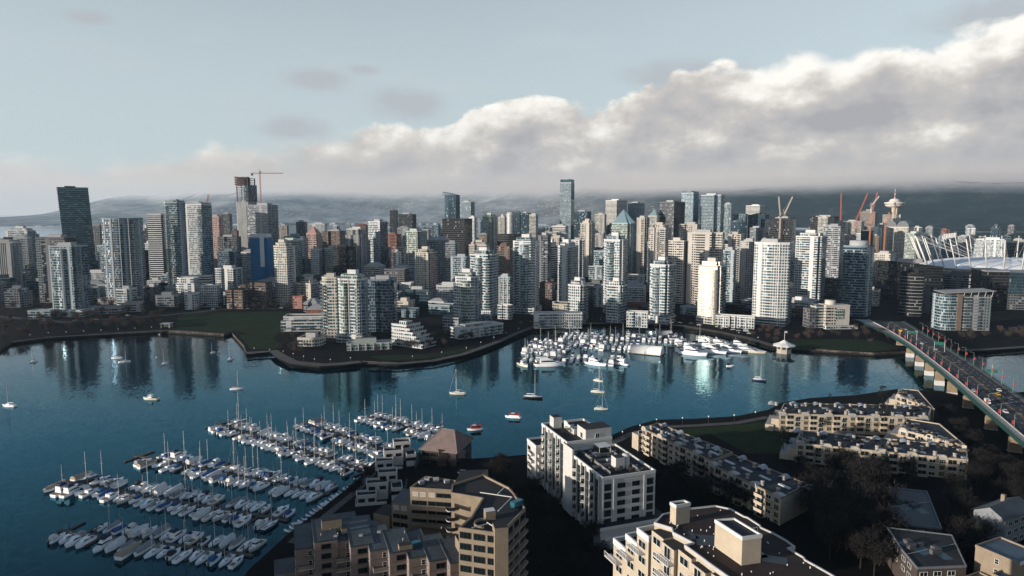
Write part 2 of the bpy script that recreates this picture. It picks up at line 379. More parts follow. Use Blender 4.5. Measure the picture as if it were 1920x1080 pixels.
def ribbon(name, px, wid, z, mt, h=0.0):
    """path of constant width along a line of ground points"""
    P = [W(x, y, z) for x, y in px]; b = MB()
    L, Rr = [], []
    for i, p in enumerate(P):
        d = (P[min(i + 1, len(P) - 1)] - P[max(i - 1, 0)]); d.z = 0; d.normalize()
        nn = Vector((-d.y, d.x, 0)) * wid / 2
        L.append(p + nn); Rr.append(p - nn)
    for i in range(len(P) - 1):
        b.face([Rr[i], Rr[i + 1], L[i + 1], L[i]], 0)
        if h:
            for A in (L, Rr): b.face([A[i] - Vector((0, 0, h)), A[i + 1] - Vector((0, 0, h)), A[i + 1], A[i]], 0)
    return struct(b.build(name, mt))
ribbon('path', [(22, 641), (90, 632), (200, 626), (300, 620), (330, 619), (420, 626)], 4, GZ + 0.03, M_PATH)
ribbon('path', [(463, 662), (513, 658), (527, 668), (550, 679), (602, 684), (640, 682), (676, 678)], 9, GZ + 0.05, M_PATH)
ribbon('path', [(690, 681), (745, 682), (812, 676), (868, 664), (905, 651), (942, 637), (970, 624), (1000, 613), (1100, 606), (1200, 605), (1282, 611), (1345, 621), (1402, 633), (1450, 648)], 6, GZ + 0.04, M_PATH)
ribbon('path', [(1800, 657), (1850, 655), (1925, 650)], 6, GZ + 0.04, M_PATH)
ribbon('path', [(1145, 832), (1182, 814), (1232, 801), (1302, 798), (1380, 793), (1440, 782)], 4, GZ + 0.04, M_PATH)
ribbon('path', [(545, 1018), (610, 968), (668, 921), (700, 886)], 3, GZ + 0.04, M_PATH)
ribbon('road', [(-40, 590), (120, 604), (300, 592), (430, 579), (560, 578)], 9, GZ + 0.03, M_ASPH)

# ------------------------------------------------------------------ mountains across the inlet, their tops lost in cloud
def m_mountain():
    m = bpy.data.materials.new('forested_slope'); m.use_nodes = True; g = N(m.node_tree)
    pos = g.new('ShaderNodeNewGeometry', out=0); x, y, z = g.sep(pos)
    n = g.noise(pos, 0.004, 8, 0.65); n2 = g.noise(pos, 0.03, 4, 0.7)
    base = g.ramp(g.m('ADD', g.m('MULTIPLY', n, 0.6), g.m('MULTIPLY', n2, 0.4)), [(0.3, (0.010, 0.016, 0.018)), (0.5, (0.020, 0.030, 0.030)), (0.66, (0.065, 0.075, 0.07))])
    town = g.noise(g.vm('MULTIPLY', pos, (1, 0.6, 3)), 0.0011, 4, 0.6)
    dots = g.new('ShaderNodeTexVoronoi', {'Vector': g.vm('MULTIPLY', pos, (0.022, 0.010, 0.04)), 'Scale': 1.0}, out=0)
    low = g.ss(z, 360, 90); left = g.ss(x, 3000, 900)
    houses = g.m('MULTIPLY', g.m('MULTIPLY', g.m('LESS_THAN', dots, 0.30), g.ss(town, 0.49, 0.56)), g.m('MULTIPLY', low, left))
    sunlit_tone = g.ramp(g.m('ADD', g.m('MULTIPLY', n, 0.7), g.m('MULTIPLY', n2, 0.3)), [(0.34, (0.14, 0.165, 0.175)), (0.5, (0.28, 0.295, 0.295)), (0.62, (0.48, 0.47, 0.44))])
    base = g.mix(g.ss(x, 2200, -300, 0, .95), base, sunlit_tone)  # lighter towards the left: sunlight and haze painted into the slope colour
    base = g.mix(houses, base, (0.60, 0.52, 0.42))
    base = g.mix(g.m('MULTIPLY', g.m('MULTIPLY', g.ss(town, 0.47, 0.6), low), g.m('MULTIPLY', left, 0.5)), base, (0.10, 0.095, 0.085))
    wob = g.m('ADD', g.m('MULTIPLY', g.noise(g.vm('MULTIPLY', pos, (1, 0.4, 0.3)), 0.0009, 5, 0.6), 150), g.m('MULTIPLY', g.noise(pos, 0.006, 4, 0.6), 26))
    al = g.ss(g.m('ADD', z, wob), 500, 330)
    d = g.new('ShaderNodeBsdfDiffuse', {'Color': base}); t = g.new('ShaderNodeBsdfTransparent')
    finish(g, g.new('ShaderNodeMixShader', {0: al, 1: t, 2: d})); return m
def fbm(x, y, seed=0):
    from mathutils import noise as nz
    return nz.fractal(Vector((x, y, seed * 7.3)), 1.0, 2.1, 6)
def mountain():
    b = MB(); na, nr = 150, 26; P = {}
    prof = [(-700, 0.03), (0, 0.05), (100, 0.12), (180, 0.22), (300, 0.42), (400, 0.95), (470, 1.0), (2700, 1.0)]
    for i in range(na + 1):
        px = -700 + 3400 * i / na; a = math.atan((px - 960) / F)
        k = next(j for j in range(len(prof) - 1) if prof[j + 1][0] >= px)
        t = (px - prof[k][0]) / (prof[k + 1][0] - prof[k][0]); hk = prof[k][1] * (1 - t) + prof[k + 1][1] * t
        r0 = 7600 - 2300 * max(0, min(1, (px - 700) / 900))
        for j in range(nr + 1):
            e = j / nr; r = r0 + 3600 * e
            x, y = r * math.sin(a), r * math.cos(a)
            n = fbm(x * 0.0006, y * 0.0006); n2 = fbm(x * 0.0022, y * 0.0022, 2)
            z = 8 + 480 * hk * (e ** 1.1 * 1.9) * (1 + 0.35 * n) + hk * e * 60 * n2 + 20 * e * (n + 1)
            P[i, j] = (x, y, min(max(z, 1.5), 505))
    for i in range(na):
        for j in range(nr): b.face([P[i, j], P[i + 1, j], P[i + 1, j + 1], P[i, j + 1]], 0, None, True)
    struct(b.build('mountains', m_mountain()))
mountain()
# far shore: port sheds and flat industrial land at the foot of the slope
def far_shore():
    rnd = random.Random(5); b = MB()
    for k in range(420):
        px = 1560 + 560 * rnd.random(); Y = 4700 + 500 * rnd.random()
        w, d, h = rnd.uniform(20, 90), rnd.uniform(20, 60), rnd.uniform(6, 26)
        x = XP(px, Y, 5); b.obox(x, Y, 1, h, w, d, rnd.uniform(-.3, .3), rnd.choice((0, 0, 1, 2)))
    for k in range(260):
        px = -100 + 1700 * rnd.random(); Y = 7300 + 300 * rnd.random()
        w, d, h = rnd.uniform(15, 60), rnd.uniform(20, 60), rnd.uniform(5, 22)
        x = XP(px, Y, 5); b.obox(x, Y, 1, h, w, d, 0, rnd.choice((0, 1, 2)))
    tag(b.build('harbour_sheds', [mat('shed_white', (.55, .48, .42)), mat('shed_tan', (.32, .26, .21)), mat('shed_rust', (.22, .12, .09))]),
        'low pale harbour sheds strung along the far shore below the forested mountains', 'sheds', None, 'stuff')
far_shore()
def far_wood():
    rnd = random.Random(8); b = MB()
    for k in range(2600):
        X = rnd.uniform(-850, 800); Y = rnd.uniform(2950, 4300)
        h = rnd.uniform(16, 34); r = rnd.uniform(4, 8); z = GZ
        n = 5
        for i in range(n):
            a0, a1 = 2 * math.pi * i / n, 2 * math.pi * (i + 1) / n
            b.face([(X + r * math.cos(a0), Y + r * math.sin(a0), z + 3), (X + r * math.cos(a1), Y + r * math.sin(a1), z + 3), (X + rnd.uniform(-1, 1), Y, z + h)], rnd.randrange(2))
    tag(b.build('woods', [mat('fir_dark', (.018, .028, .022), .9), mat('fir_brown', (.035, .036, .026), .9)]), 'dark forest of the park beyond the downtown towers', 'forest', None, 'stuff')
far_wood()
# the air between here and the mountains
def haze():
    b = MB(); b.box(-17000, 17000, -1500, 15500, -1.0, 512, 0, 0, True)
    m = bpy.data.materials.new('air'); m.use_nodes = True; g = N(m.node_tree)
    v = g.new('ShaderNodeVolumePrincipled', {'Color': (0.56, 0.78, 0.97, 1), 'Density': 0.000028, 'Anisotropy': 0.1})
    o = g.t.nodes.new('ShaderNodeOutputMaterial'); g.t.links.new(v, o.inputs[1])
    o = b.build('haze', m); o['kind'] = 'stuff'; o['label'] = 'thin pale haze between the city and the mountains'
haze()
# ------------------------------------------------------------------ towers
# facade library ---------------------------------------------------
TEAL = (0.020, 0.072, 0.092); BLUE = (0.020, 0.065, 0.105); DARK = (0.010, 0.020, 0.026); GREEN = (0.035, 0.085, 0.075); SKYG = (0.07, 0.14, 0.18)
FK = {
 'white':   dict(wall=(.54, .53, .51), glass=TEAL, fh=2.9, bw=2.4, wx=.70, wz=.64),
 'whiteb':  dict(wall=(.53, .53, .52), glass=(.045, .10, .12), fh=2.9, bw=2.0, wx=.76, wz=.68, blind=.22),
 'cream':   dict(wall=(.44, .395, .33), glass=TEAL, fh=2.9, bw=2.5, wx=.66, wz=.6),
 'beige':   dict(wall=(.36, .325, .285), glass=DARK, fh=2.9, bw=3.4, wx=.58, wz=.55),
 'grid':    dict(wall=(.46, .42, .37), glass=DARK, fh=3.0, bw=2.7, wx=.62, wz=.52, blind=.08),
 'conc':    dict(wall=(.33, .31, .29), glass=(.05, .07, .08), fh=2.9, bw=3.0, wx=.62, wz=.56),
 'grey':    dict(wall=(.24, .25, .26), glass=(.04, .06, .075), fh=2.9, bw=2.6, wx=.66, wz=.6),
 'dgrey':   dict(wall=(.10, .10, .105), glass=(.03, .04, .05), fh=3.0, bw=2.8, wx=.68, wz=.6),
 'glass':   dict(wall=(.30, .345, .36), glass=TEAL, fh=2.85, bw=1.5, wx=.79, wz=.78, metal=.45, blind=.2),
 'glassb':  dict(wall=(.17, .22, .25), glass=BLUE, fh=2.9, bw=1.6, wx=.79, wz=.80, metal=.5, blind=.16),
 'glassg':  dict(wall=(.40, .43, .38), glass=GREEN, fh=2.9, bw=1.8, wx=.84, wz=.72, metal=.35, blind=.2),
 'glassp':  dict(wall=(.42, .45, .46), glass=SKYG, fh=3.2, bw=1.6, wx=.9, wz=.8, metal=.55, blind=.05),
 'curtain': dict(wall=(.05, .07, .08), glass=(.06, .12, .16), fh=3.6, bw=1.5, wx=.93, wz=.9, metal=.7, blind=.03, jitter=.012),
 'black':   dict(wall=(.012, .012, .013), glass=(.012, .015, .018), fh=3.6, bw=1.6, wx=.86, wz=.74, metal=.15, blind=.03),
 'brown':   dict(wall=(.11, .07, .05), glass=DARK, fh=3.0, bw=2.6, wx=.6, wz=.5),
 'brick':   dict(wall=(.20, .075, .05), glass=DARK, fh=3.0, bw=2.8, wx=.55, wz=.5),
 'pink':    dict(wall=(.42, .27, .23), glass=(.04, .05, .06), fh=3.0, bw=2.8, wx=.56, wz=.55),
 'stripe':  dict(wall=(.58, .56, .52), glass=DARK, fh=3.3, bw=40., wx=1.1, wz=.55, blind=.0),
 'stripeb': dict(wall=(.50, .50, .50), glass=(.008, .009, .011), fh=3.0, bw=60., wx=1.1, wz=.6, blind=0, metal=0),
 'woven':   dict(wall=(.008, .020, .024), glass=(.17, .30, .35), fh=3.2, bw=5.6, wx=.84, wz=.44, metal=.2, blind=.1, off=.5),
 'vert':    dict(wall=(.46, .44, .41), glass=(.05, .075, .085), fh=60., bw=2.4, wx=.58, wz=1.1, blind=0),
 'bluewrap': dict(wall=(.015, .17, .36), glass=(.012, .14, .32), fh=3.0, bw=4.0, wx=.9, wz=.9, metal=0, blind=.05, grough=.6),
 'rawslab': dict(wall=(.30, .24, .21), glass=(.03, .03, .032), fh=3.1, bw=3.6, wx=.86, wz=.72, metal=0, blind=.05, grough=.9),
 'mirror':  dict(wall=(.46, .43, .37), glass=(.52, .47, .40), fh=2.9, bw=2.6, wx=.62, wz=.62, metal=.9, blind=.0, jitter=.03, grough=.35),
}
def FM(k): return mat('blue_sheeting', (.012, .13, .29), .6, var=.3, scale=.08) if k == 'bluewrap' else facade('facade_' + k, **FK[k])
def plain(k): return mat('cladding_' + k, FK[k]['wall'], .75, var=.18)
M_ROOF = mat('roof_gravel', (0.085, 0.083, 0.082), .9, var=.4, scale=.2)
M_ROOFP = mat('roof_pale', (0.30, 0.29, 0.28), .9, var=.35, scale=.2)
M_MECH = mat('plant_room', (0.34, 0.34, 0.34), .7, var=.25)
M_GUARD = mat('balcony_glass', (0.14, 0.19, 0.20), .15, .35, var=.3, scale=.6)
M_STEEL = mat('steel', (0.30, 0.31, 0.32), .45, .6)
M_DSTEEL = mat('dark_steel', (0.05, 0.055, 0.06), .5, .4)
def footprint(shape, w, d):
    x, y = w / 2, d / 2
    if shape == 'chamf': c = min(w, d) * .16; return [(-x + c, -y), (x - c, -y), (x, -y + c), (x, y - c), (x - c, y), (-x + c, y), (-x, y - c), (-x, -y + c)]
    if shape == 'round':
        k = 9; return [(-x + 2 * x * i / k, -y * .62 - y * .38 * math.sin(math.pi * i / k)) for i in range(k + 1)] + [(x, y), (-x, y)]
    if shape == 'lround':
        k = 7; r = min(x, y) * 1.1; c = (-x + r, -y + r)
        return [(c[0] - r * math.cos(math.pi / 2 * i / k), c[1] - r * math.sin(math.pi / 2 * i / k)) for i in range(k + 1)] + [(x, -y), (x, y), (-x, y)]
    if shape == 'rround':
        k = 7; r = min(x, y) * 1.1; c = (x - r, -y + r)
        return [(-x, -y)] + [(c[0] + r * math.sin(math.pi / 2 * i / k), c[1] - r * math.cos(math.pi / 2 * i / k)) for i in range(k + 1)] + [(x, y), (-x, y)]
    if shape == 'oval':
        k = 20; return [(x * math.cos(2 * math.pi * i / k), y * math.sin(2 * math.pi * i / k)) for i in range(k)]
    if shape == 'notch': c = min(w, d) * .14; return [(-x + c, -y), (x - c, -y), (x - c, -y + c), (x, -y + c), (x, y), (-x, y), (-x, -y + c), (-x + c, -y + c)]
    if shape == 'tee': c = w * .28; return [(-x, -y * .55), (-x + c, -y * .55), (-x + c, -y), (x - c, -y), (x - c, -y * .55), (x, -y * .55), (x, y), (-x, y)]
    if shape == 'saw':
        k = 3; out = []
        for i in range(k): out += [(-x + 2 * x * i / k, -y + (i % 2) * d * .10), (-x + 2 * x * (i + 1) / k, -y + (i % 2) * d * .10)]
        return out + [(x, y), (-x, y)]
    return [(-x, -y), (x, -y), (x, y), (-x, y)]
TOWERS = []
trnd = random.Random(11)
def tower(label, x0, x1, yt, Y, k='white', rot=22, ratio=.8, shape='rect', side=None, top='mech', bay=None, bayx=0.0, bayw=.45, bayd=2.2, balc='', fins=0, slabs=None, name='residential_tower', cat='tower', base=None, crown=None, group=None, roof=None, setb=0, fincol=None):
    """one high-rise: picture columns x0..x1, picture row of the main roof, forward distance"""
    ph = R(rot)
    h = ZT(yt, Y) - GZ
    zc = max(GZ + h / 2, 15)
    wa = (x1 - x0) / PXM(Y, zc)
    w = wa / (math.cos(ph) + ratio * abs(math.sin(ph))); d = w * ratio
    X = XP((x0 + x1) / 2, Y, zc)
    az = math.atan2(X, Y)
    r = thing(name, label, cat, (X, Y + d * .3, GZ), -ph - az * .75, group)
    fp = footprint(shape, w, d)
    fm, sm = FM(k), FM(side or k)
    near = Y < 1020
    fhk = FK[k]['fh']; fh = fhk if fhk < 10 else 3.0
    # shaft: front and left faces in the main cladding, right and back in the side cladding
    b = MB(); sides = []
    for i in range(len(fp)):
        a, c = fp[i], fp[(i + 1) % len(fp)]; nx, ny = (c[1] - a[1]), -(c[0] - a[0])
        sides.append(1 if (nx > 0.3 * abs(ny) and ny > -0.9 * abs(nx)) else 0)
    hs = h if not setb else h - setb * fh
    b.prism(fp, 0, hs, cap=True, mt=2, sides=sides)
    if setb:
        fi = inset(fp, min(w, d) * .1); b.prism(fi, hs, h, cap=True, mt=2, sides=sides)
    shaft = b.build('shaft', [fm, sm, roof or M_ROOF], r)
    ftop = inset(fp, min(w, d) * .1) if setb else fp
    # parapet
    pb = MB(); out = inset(ftop, -.18); inn = inset(ftop, .35)
    n = len(out)
    for i in range(n):
        j = (i + 1) % n
        pb.face([(*out[i], h - .5), (*out[j], h - .5), (*out[j], h + 1.0), (*out[i], h + 1.0)], 0)
        pb.face([(*out[i], h + 1.0), (*out[j], h + 1.0), (*inn[j], h + 1.0), (*inn[i], h + 1.0)], 0)
        pb.face([(*inn[j], h), (*inn[i], h), (*inn[i], h + 1.0), (*inn[j], h + 1.0)], 0)
    pb.build('parapet', [plain(k) if k not in ('bluewrap',) else M_ROOFP], r)
    # bay: a projecting rounded glass bay
    if bay:
        bb = MB(); bw_ = w * bayw; cx = bayx * w; kk = 8
        yb = min(p[1] for p in fp)
        if shape == 'tee': yb = -d / 2
        poly = [(cx - bw_ / 2 + bw_ * i / kk, yb - .25 - bayd * math.sin(math.pi * i / kk)) for i in range(kk + 1)]
        poly = poly + [(cx + bw_ / 2, yb + .6), (cx - bw_ / 2, yb + .6)]
        bb.prism(poly, 0, h - fh * 1.0, 0, 1)
        bb.build('bay_window', [FM(bay), M_ROOFP], r)
        if near:
            s_ = MB(); o2 = inset(poly, -.16)
            for q in range(1, int((h - fh) / fh)): s_.prism(o2, q * fh - .13, q * fh + .13, 0, 0, True, True)
            s_.build('floor_bands', [mat('slab_edge', (.42, .42, .41), .8)], r)
    elif slabs or (slabs is None and near and k in ('white', 'whiteb', 'glass', 'glassg', 'cream', 'glassb')):
        s_ = MB(); o2 = inset(fp, -.22)
        for q in range(1, int(hs / fh)):
            nn = len(o2)
            z0, z1 = q * fh - .14, q * fh + .14
            s_.prism(o2, z0, z1, 0, 0, True, True)
        s_.build('floor_bands', [mat('slab_edge', (.42, .42, .41), .8)], r)
    # balconies: stacks named by face  f front-left, g front-right, r right side, l left side, c front centre
    for ch in balc:
        nb = int(hs / fh) - 1
        bw_, bd = max(3.2, w * .2), 1.6
        yb = min(p[1] for p in fp); xr = max(p[0] for p in fp); xl = min(p[0] for p in fp)
        bm = MB()
        for q in range(1, nb):
            z = q * fh
            if ch == 'f': a = (xl + .3, xl + .3 + bw_, yb - bd, yb + (.45 * d / 2 if shape == 'tee' else .25 if shape not in ('round', 'lround', 'oval') else d * .25))
            elif ch == 'g': a = (xr - .3 - bw_, xr - .3, yb - bd, yb + (.45 * d / 2 if shape == 'tee' else .25 if shape not in ('round', 'rround', 'oval') else d * .25))
            elif ch == 'c': a = (-bw_ / 2, bw_ / 2, yb - bd, yb + .2)
            elif ch == 'r': a = (xr - .2, xr + bd, -d * .38, -d * .38 + bw_)
            elif ch == 's': a = (xr - .2, xr + bd, d * .08, d * .08 + bw_)
            elif ch == 'w': a = (xl - .25, xr + .25, yb - bd, yb + .3)
            else: a = (xl - bd, xl + .2, -d * .25, -d * .25 + bw_)
            bm.box(a[0], a[1], a[2], a[3], z - .12, z + .12, 0, 0, True)
            t = .07
            if ch in 'fgcw': bm.box(a[0], a[1], a[2], a[2] + t, z + .12, z + 1.15, 1)
            elif ch in 'rs': bm.box(a[1] - t, a[1], a[2], a[3], z + .12, z + 1.15, 1)
            else: bm.box(a[0], a[0] + t, a[2], a[3], z + .12, z + 1.15, 1)
            if ch in 'fgc':
                bm.box(a[0], a[0] + t, a[2] + t, a[3] - .3, z + .12, z + 1.15, 1); bm.box(a[1] - t, a[1], a[2] + t, a[3] - .3, z + .12, z + 1.15, 1)
        bm.build('balcony_stack', [mat('balcony_slab', (.46, .46, .45), .8), M_GUARD if k not in ('stripe',) else mat('balcony_slab', (.5, .5, .48))], r)
    # vertical fins
    if fins:
        fb = MB(); yb = min(p[1] for p in fp); xl = min(p[0] for p in fp); xr = max(p[0] for p in fp)
        for i in range(fins):
            x = xl + (xr - xl) * (i + .5) / fins
            yy = yb
            if shape == 'round': yy = -d / 2 * .62 - d / 2 * .38 * math.sin(math.pi * (x - xl) / (xr - xl))
            fb.box(x - .45, x + .45, yy - .5, yy + 1.5, 0, hs + .6, 0)
        fb.build('piers', [mat('pier_' + (fincol or k), FK[fincol or k]['wall'], .75, var=.15)], r)
    # roof works
    def mech(wm, dm, hm, ox=0, oy=0, z=h, mt=M_MECH, nm='penthouse'):
        q = MB(); q.box(ox - wm / 2, ox + wm / 2, oy - dm / 2, oy + dm / 2, z - .2, z + hm, 0, 1); return q.build(nm, [mt, M_ROOF], r)
    if top == 'mech':
        mech(w * .46, d * .45, 4.2, trnd.uniform(-.1, .1) * w, .08 * d, h, trnd.choice((M_MECH, plain(k))))
        if trnd.random() < .6: mech(w * .16, d * .2, 2.4, -.3 * w, .1 * d, h, M_MECH, 'plant_room')
    elif top == 'steps':
        q = MB(); q.prism(inset(ftop, min(w, d) * .14), h - .2, h + fh * 1.6, 0, 1); q.build('penthouse', [FM(bay or k), M_ROOFP], r)
        mech(w * .36, d * .36, fh * 3 - .5, 0, .05 * d, h + .1, plain(k), 'plant_room')
    elif top == 'pyr':
        q = MB(); b2 = inset(ftop, .3); q.prism(b2, h, h + min(w, d) * .75, 0, 0, True, False, [(p[0] * .06, p[1] * .06) for p in b2]); q.build('roof', [crown or mat('glass_roof', (.30, .42, .42), .2, .5, var=.1)], r)
    elif top == 'hip':
        q = MB(); b2 = inset(ftop, -.4); q.prism(b2, h + .9, h + min(w, d) * .3, 0, 0, True, True, [(p[0] * .35, p[1] * .3) for p in b2]); q.build('roof', [crown or M_ROOFP], r)
    elif top == 'slope':
        x, y = w / 2, d / 2; q = MB(); e = crown or 8
        A = [(-x, -y, h), (x, -y, h), (x, y, h), (-x, y, h)]; T = [(-x, -y, h + e), (x, -y, h + .6), (x, y, h + .6), (-x, y, h + e)]
        for i in range(4): q.face([A[i], A[(i + 1) % 4], T[(i + 1) % 4], T[i]], 0, [(0, 0), (w, 0), (w, e), (0, e)])
        q.face(T, 1); q.build('roof', [FM('glassp'), M_ROOFP], r)
    elif top == 'drum':
        q = MB(); q.lathe([(min(w, d) * .42, h), (min(w, d) * .42, h + 6), (0.01, h + 6.3)], 24); q.build('penthouse', [crown or M_MECH], r)
    elif top == 'crown':
        q = MB(); o2 = inset(ftop, .5); nn = len(o2)
        e = crown or 7
        for i in range(nn):
            q.face([(*o2[i], h), (*o2[(i + 1) % nn], h), (*o2[(i + 1) % nn], h + e), (*o2[i], h + e)], 0, [(0, 0), (5, 0), (5, e), (0, e)])
        q.face([(*p, h + e * .6) for p in o2], 1); q.build('crown_screen', [FM(side or k), M_ROOF], r)
        mech(w * .4, d * .4, e + 1.5)
    # street podium
    if base:
        q = MB(); q.box(-w * base / 2, w * base / 2, -d * base / 2 - 1, d * base / 2, 0, 7.5, 0, 1); q.build('podium', [FM('white' if k in ('white', 'whiteb', 'glass') else 'conc'), M_ROOFP], r)
    TOWERS.append((X, Y, w, d, h, label, r, (x0, x1, yt)))
    r['_w'] = w; r['_d'] = d; r['_h'] = h
    return r
T = tower
# far left group
T('pale striped tower cut by the left edge of the photo, blue glass between white piers', -14, 29, 455, 960, 'vert', 15, .8, 'rect', 'grey', balc='r')
T('white and teal slab tower with stepped top, left of the black twin fronted block', 14, 60, 433, 1200, 'whiteb', 25, .6, 'rect', 'glass', top='steps', balc='g')
T('slim grey tower squeezed between the teal slab and the dark block at far left', 55, 72, 440, 1260, 'grey', 20, .8)
T('dark tower with pale balconies down its left edge behind the front teal tower', 71, 134, 446, 860, 'dgrey', 24, .7, 'rect', 'black', balc='fl')
T('teal glass tower with white roof cap standing nearest the west promenade', 91, 155, 462, 745, 'glass', 24, .8, 'notch', 'glassb', top='mech', bay='glass', bayx=.0, bayw=.36, balc='r', roof=M_ROOFP, base=1.5)
T('pale grey tower just behind the leaning woven tower', 170, 193, 424, 1160, 'grey', 15, .8, balc='')
T('tall rounded glass tower with curved dark crown, second from the promenade at left', 189, 259, 410, 850, 'glassb', 20, .8, 'round', 'glass', top='none', fins=4, fincol='conc', balc='r', base=1.25)
T('pale slab block far behind, left of the black and white striped tower', 258, 279, 436, 1700, 'beige', 10, .6)
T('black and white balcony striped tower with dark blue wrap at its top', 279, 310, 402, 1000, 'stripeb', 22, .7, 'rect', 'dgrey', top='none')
T('tall teal tower beside the black and white striped tower', 309, 347, 380, 905, 'glass', 20, .9, 'chamf', 'glassb', top='crown', crown=3, balc='f')
T('tall teal and white tower with square white top and dark lower face', 343, 393, 384, 955, 'whiteb', 25, .9, 'rect', 'glassb', top='crown', crown=3, balc='g')
T('pinkish grey apartment tower right of the square white topped tower', 391, 417, 407, 1150, 'pink', 20, .8)
T('slim dark grey office tower rising behind the pinkish grey tower', 414, 434, 402, 1550, 'dgrey', 15, .8)
T('dark block with white window frames and red left edge', 410, 450, 445, 1090, 'dgrey', 18, .6, 'saw', 'dgrey', balc='c')
T('grey tower half hidden left of the tallest unfinished tower', 434, 447, 433, 1350, 'brown', 15, .8)
T('grey ribbed tower with a white middle stripe in front of the unfinished tower', 463, 518, 385, 1260, 'grey', 28, .8, 'rect', 'grey', top='mech')
T('tower wrapped in blue sheeting under a white cap', 468, 508, 446, 1000, 'bluewrap', 20, .8, 'notch', 'bluewrap', top='mech', roof=M_ROOFP)
T('cream tower with curved left glass face and white gridded right face near the lawn', 507, 551, 462, 825, 'cream', 30, .8, 'lround', 'white', top='steps', base=1.15)
T('beige tower with flat top above the cream curved tower', 523, 541, 424, 1500, 'beige', 15, .8)
T('dark tower with white framed bays and two roof masts', 556, 575, 417, 1300, 'dgrey', 15, .8, top='mech')
T('pink stepped tower under a small pink pyramid', 574, 602, 438, 1120, 'pink', 20, .8, 'notch', 'pink', top='pyr', crown=mat('pink_roof', (.38, .22, .18), .8))
T('slim white fronted tower below the pink stepped tower', 583, 603, 468, 1040, 'white', 18, .8, 'rect', 'grey')
T('long white slab far behind the pink stepped tower', 578, 612, 420, 1900, 'whiteb', 12, .5)
T('beige framed glass tower between the pink tower and the ribbed grey tower', 606, 645, 466, 1050, 'glassg', 20, .8, 'notch', 'beige', top='mech', fins=3, fincol='beige')
T('wide brown brick apartment block behind the beige framed tower', 604, 646, 434, 1420, 'brown', 20, .8, 'saw')
T('pale grey ribbed tower with stepped right shoulder', 644, 688, 430, 1110, 'vert', 24, .8, 'notch', 'grey', top='mech', setb=3)
T('dark brown tower with red pitched roof behind the ribbed grey tower', 667, 692, 425, 1250, 'brown', 20, .8, top='hip', crown=mat('red_roof', (.17, .055, .035), .85))
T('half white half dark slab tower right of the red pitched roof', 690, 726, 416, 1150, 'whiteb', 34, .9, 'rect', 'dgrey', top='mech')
T('jagged dark teal tower on the skyline, left one of the dark group', 731, 746, 395, 1950, 'black', 15, .8, top='slope', crown=5)
T('broad dark teal block on the skyline, right of the jagged one', 747, 780, 402, 1900, 'black', 20, .7, top='mech')
T('red brick clad tower with pale flat cap', 726, 752, 440, 1400, 'brick', 20, .8, roof=M_ROOFP)
T('small white slab tower low behind the red brick tower', 737, 752, 473, 1040, 'white', 25, .9)
T('pale green glass tower with cream frame left of the cream stepped tower', 758, 800, 434, 1060, 'glassg', 28, .9, 'notch', 'glass', top='mech', fins=2, fincol='cream')
T('warm cream tower with pinkish right face and green windows', 776, 819, 474, 900, 'cream', 26, .9, 'notch', 'pink', top='steps', fins=4, fincol='cream', base=1.2)
T('glass tower left of the black lattice block, slim and teal', 808, 826, 422, 1350, 'glassb', 18, .8)
T('tall curved mirror glass hotel tower with slanted white crown', 830, 862, 366, 1850, 'curtain', 20, .8, 'lround', 'curtain', top='slope', crown=9, name='office_tower')
T('dark glass block with twisted lattice at its foot', 829, 885, 411, 1300, 'black', 22, .8, 'rect', 'black', top='none', name='office_tower')
T('pale blue white tower behind the curved mirror tower', 863, 890, 379, 2000, 'glassp', 25, .8, 'rect', 'grey', top='mech')
T('plain white slab behind the dark lattice block', 879, 894, 408, 1500, 'white', 25, .9, 'rect', 'white')
T('grey glass tower right of the plain white slab', 892, 905, 414, 1560, 'glassb', 18, .8)
T('greenish cream tower with twin roof boxes on the skyline', 903, 933, 406, 1600, 'glassg', 25, .9, 'notch', 'cream', top='steps')
T('small cream tower next to the round white hotel', 934, 950, 408, 1650, 'cream', 20, .8, top='steps')
T('round white hotel tower with ringed floors', 948, 968, 402, 1750, 'white', 10, 1.0, 'oval', 'white', top='drum')
T('slim dark teal tower touching the round white hotel', 964, 977, 399, 1850, 'curtain', 18, .8, name='office_tower')
T('dark teal tower pair left of the black wedge', 977, 995, 400, 1800, 'curtain', 22, .8, name='office_tower')
T('pale stone tower against the left of the black wedge', 992, 1009, 403, 1500, 'cream', 22, .9, top='mech')
T('low wide black glass hall with curved roof edge', 931, 981, 440, 1110, 'black', 14, .7, 'round', 'black', top='none', name='office_building', cat='office')
T('brown and dark mid block below the black glass hall', 932, 962, 462, 950, 'brown', 20, .8)
T('square teal apartment block between the dark lattice and the white towers', 845, 882, 482, 950, 'glass', 18, .6, 'rect', 'glassb')
T('very tall slender teal glass tower alone above the skyline', 1050, 1077, 343, 1800, 'glassp', 22, .8, 'rect', 'curtain', top='crown', crown=9, name='office_tower')
T('teal tower with dark rooftop sculpture right of the slender tall tower', 1076, 1109, 397, 1900, 'curtain', 20, .8, top='mech', name='office_tower')
T('beige tower with brown cap below the tall slender tower', 1087, 1116, 419, 1210, 'cream', 24, .9, 'notch', 'conc', top='steps', fins=3, fincol='cream')
T('grey office terrace behind the white towers, left of the beige capped tower', 1036, 1066, 424, 1500, 'stripe', 18, .8, name='office_building', cat='office')
T('white slab office with black window bands on the skyline', 1136, 1176, 376, 1900, 'stripe', 30, .8, 'rect', 'stripe', top='mech', name='office_tower')
T('yellow brick office block left of the banded white office', 1115, 1137, 402, 1750, 'cream', 20, .6, name='office_building', cat='office')
T('pale glass tower right of the banded white office', 1178, 1209, 381, 1950, 'glassp', 26, .8, 'rect', 'grey')
T('tower crowned with a tall pale glass pyramid', 1146, 1193, 419, 1110, 'glassg', 22, .9, 'notch', 'glass', top='pyr')
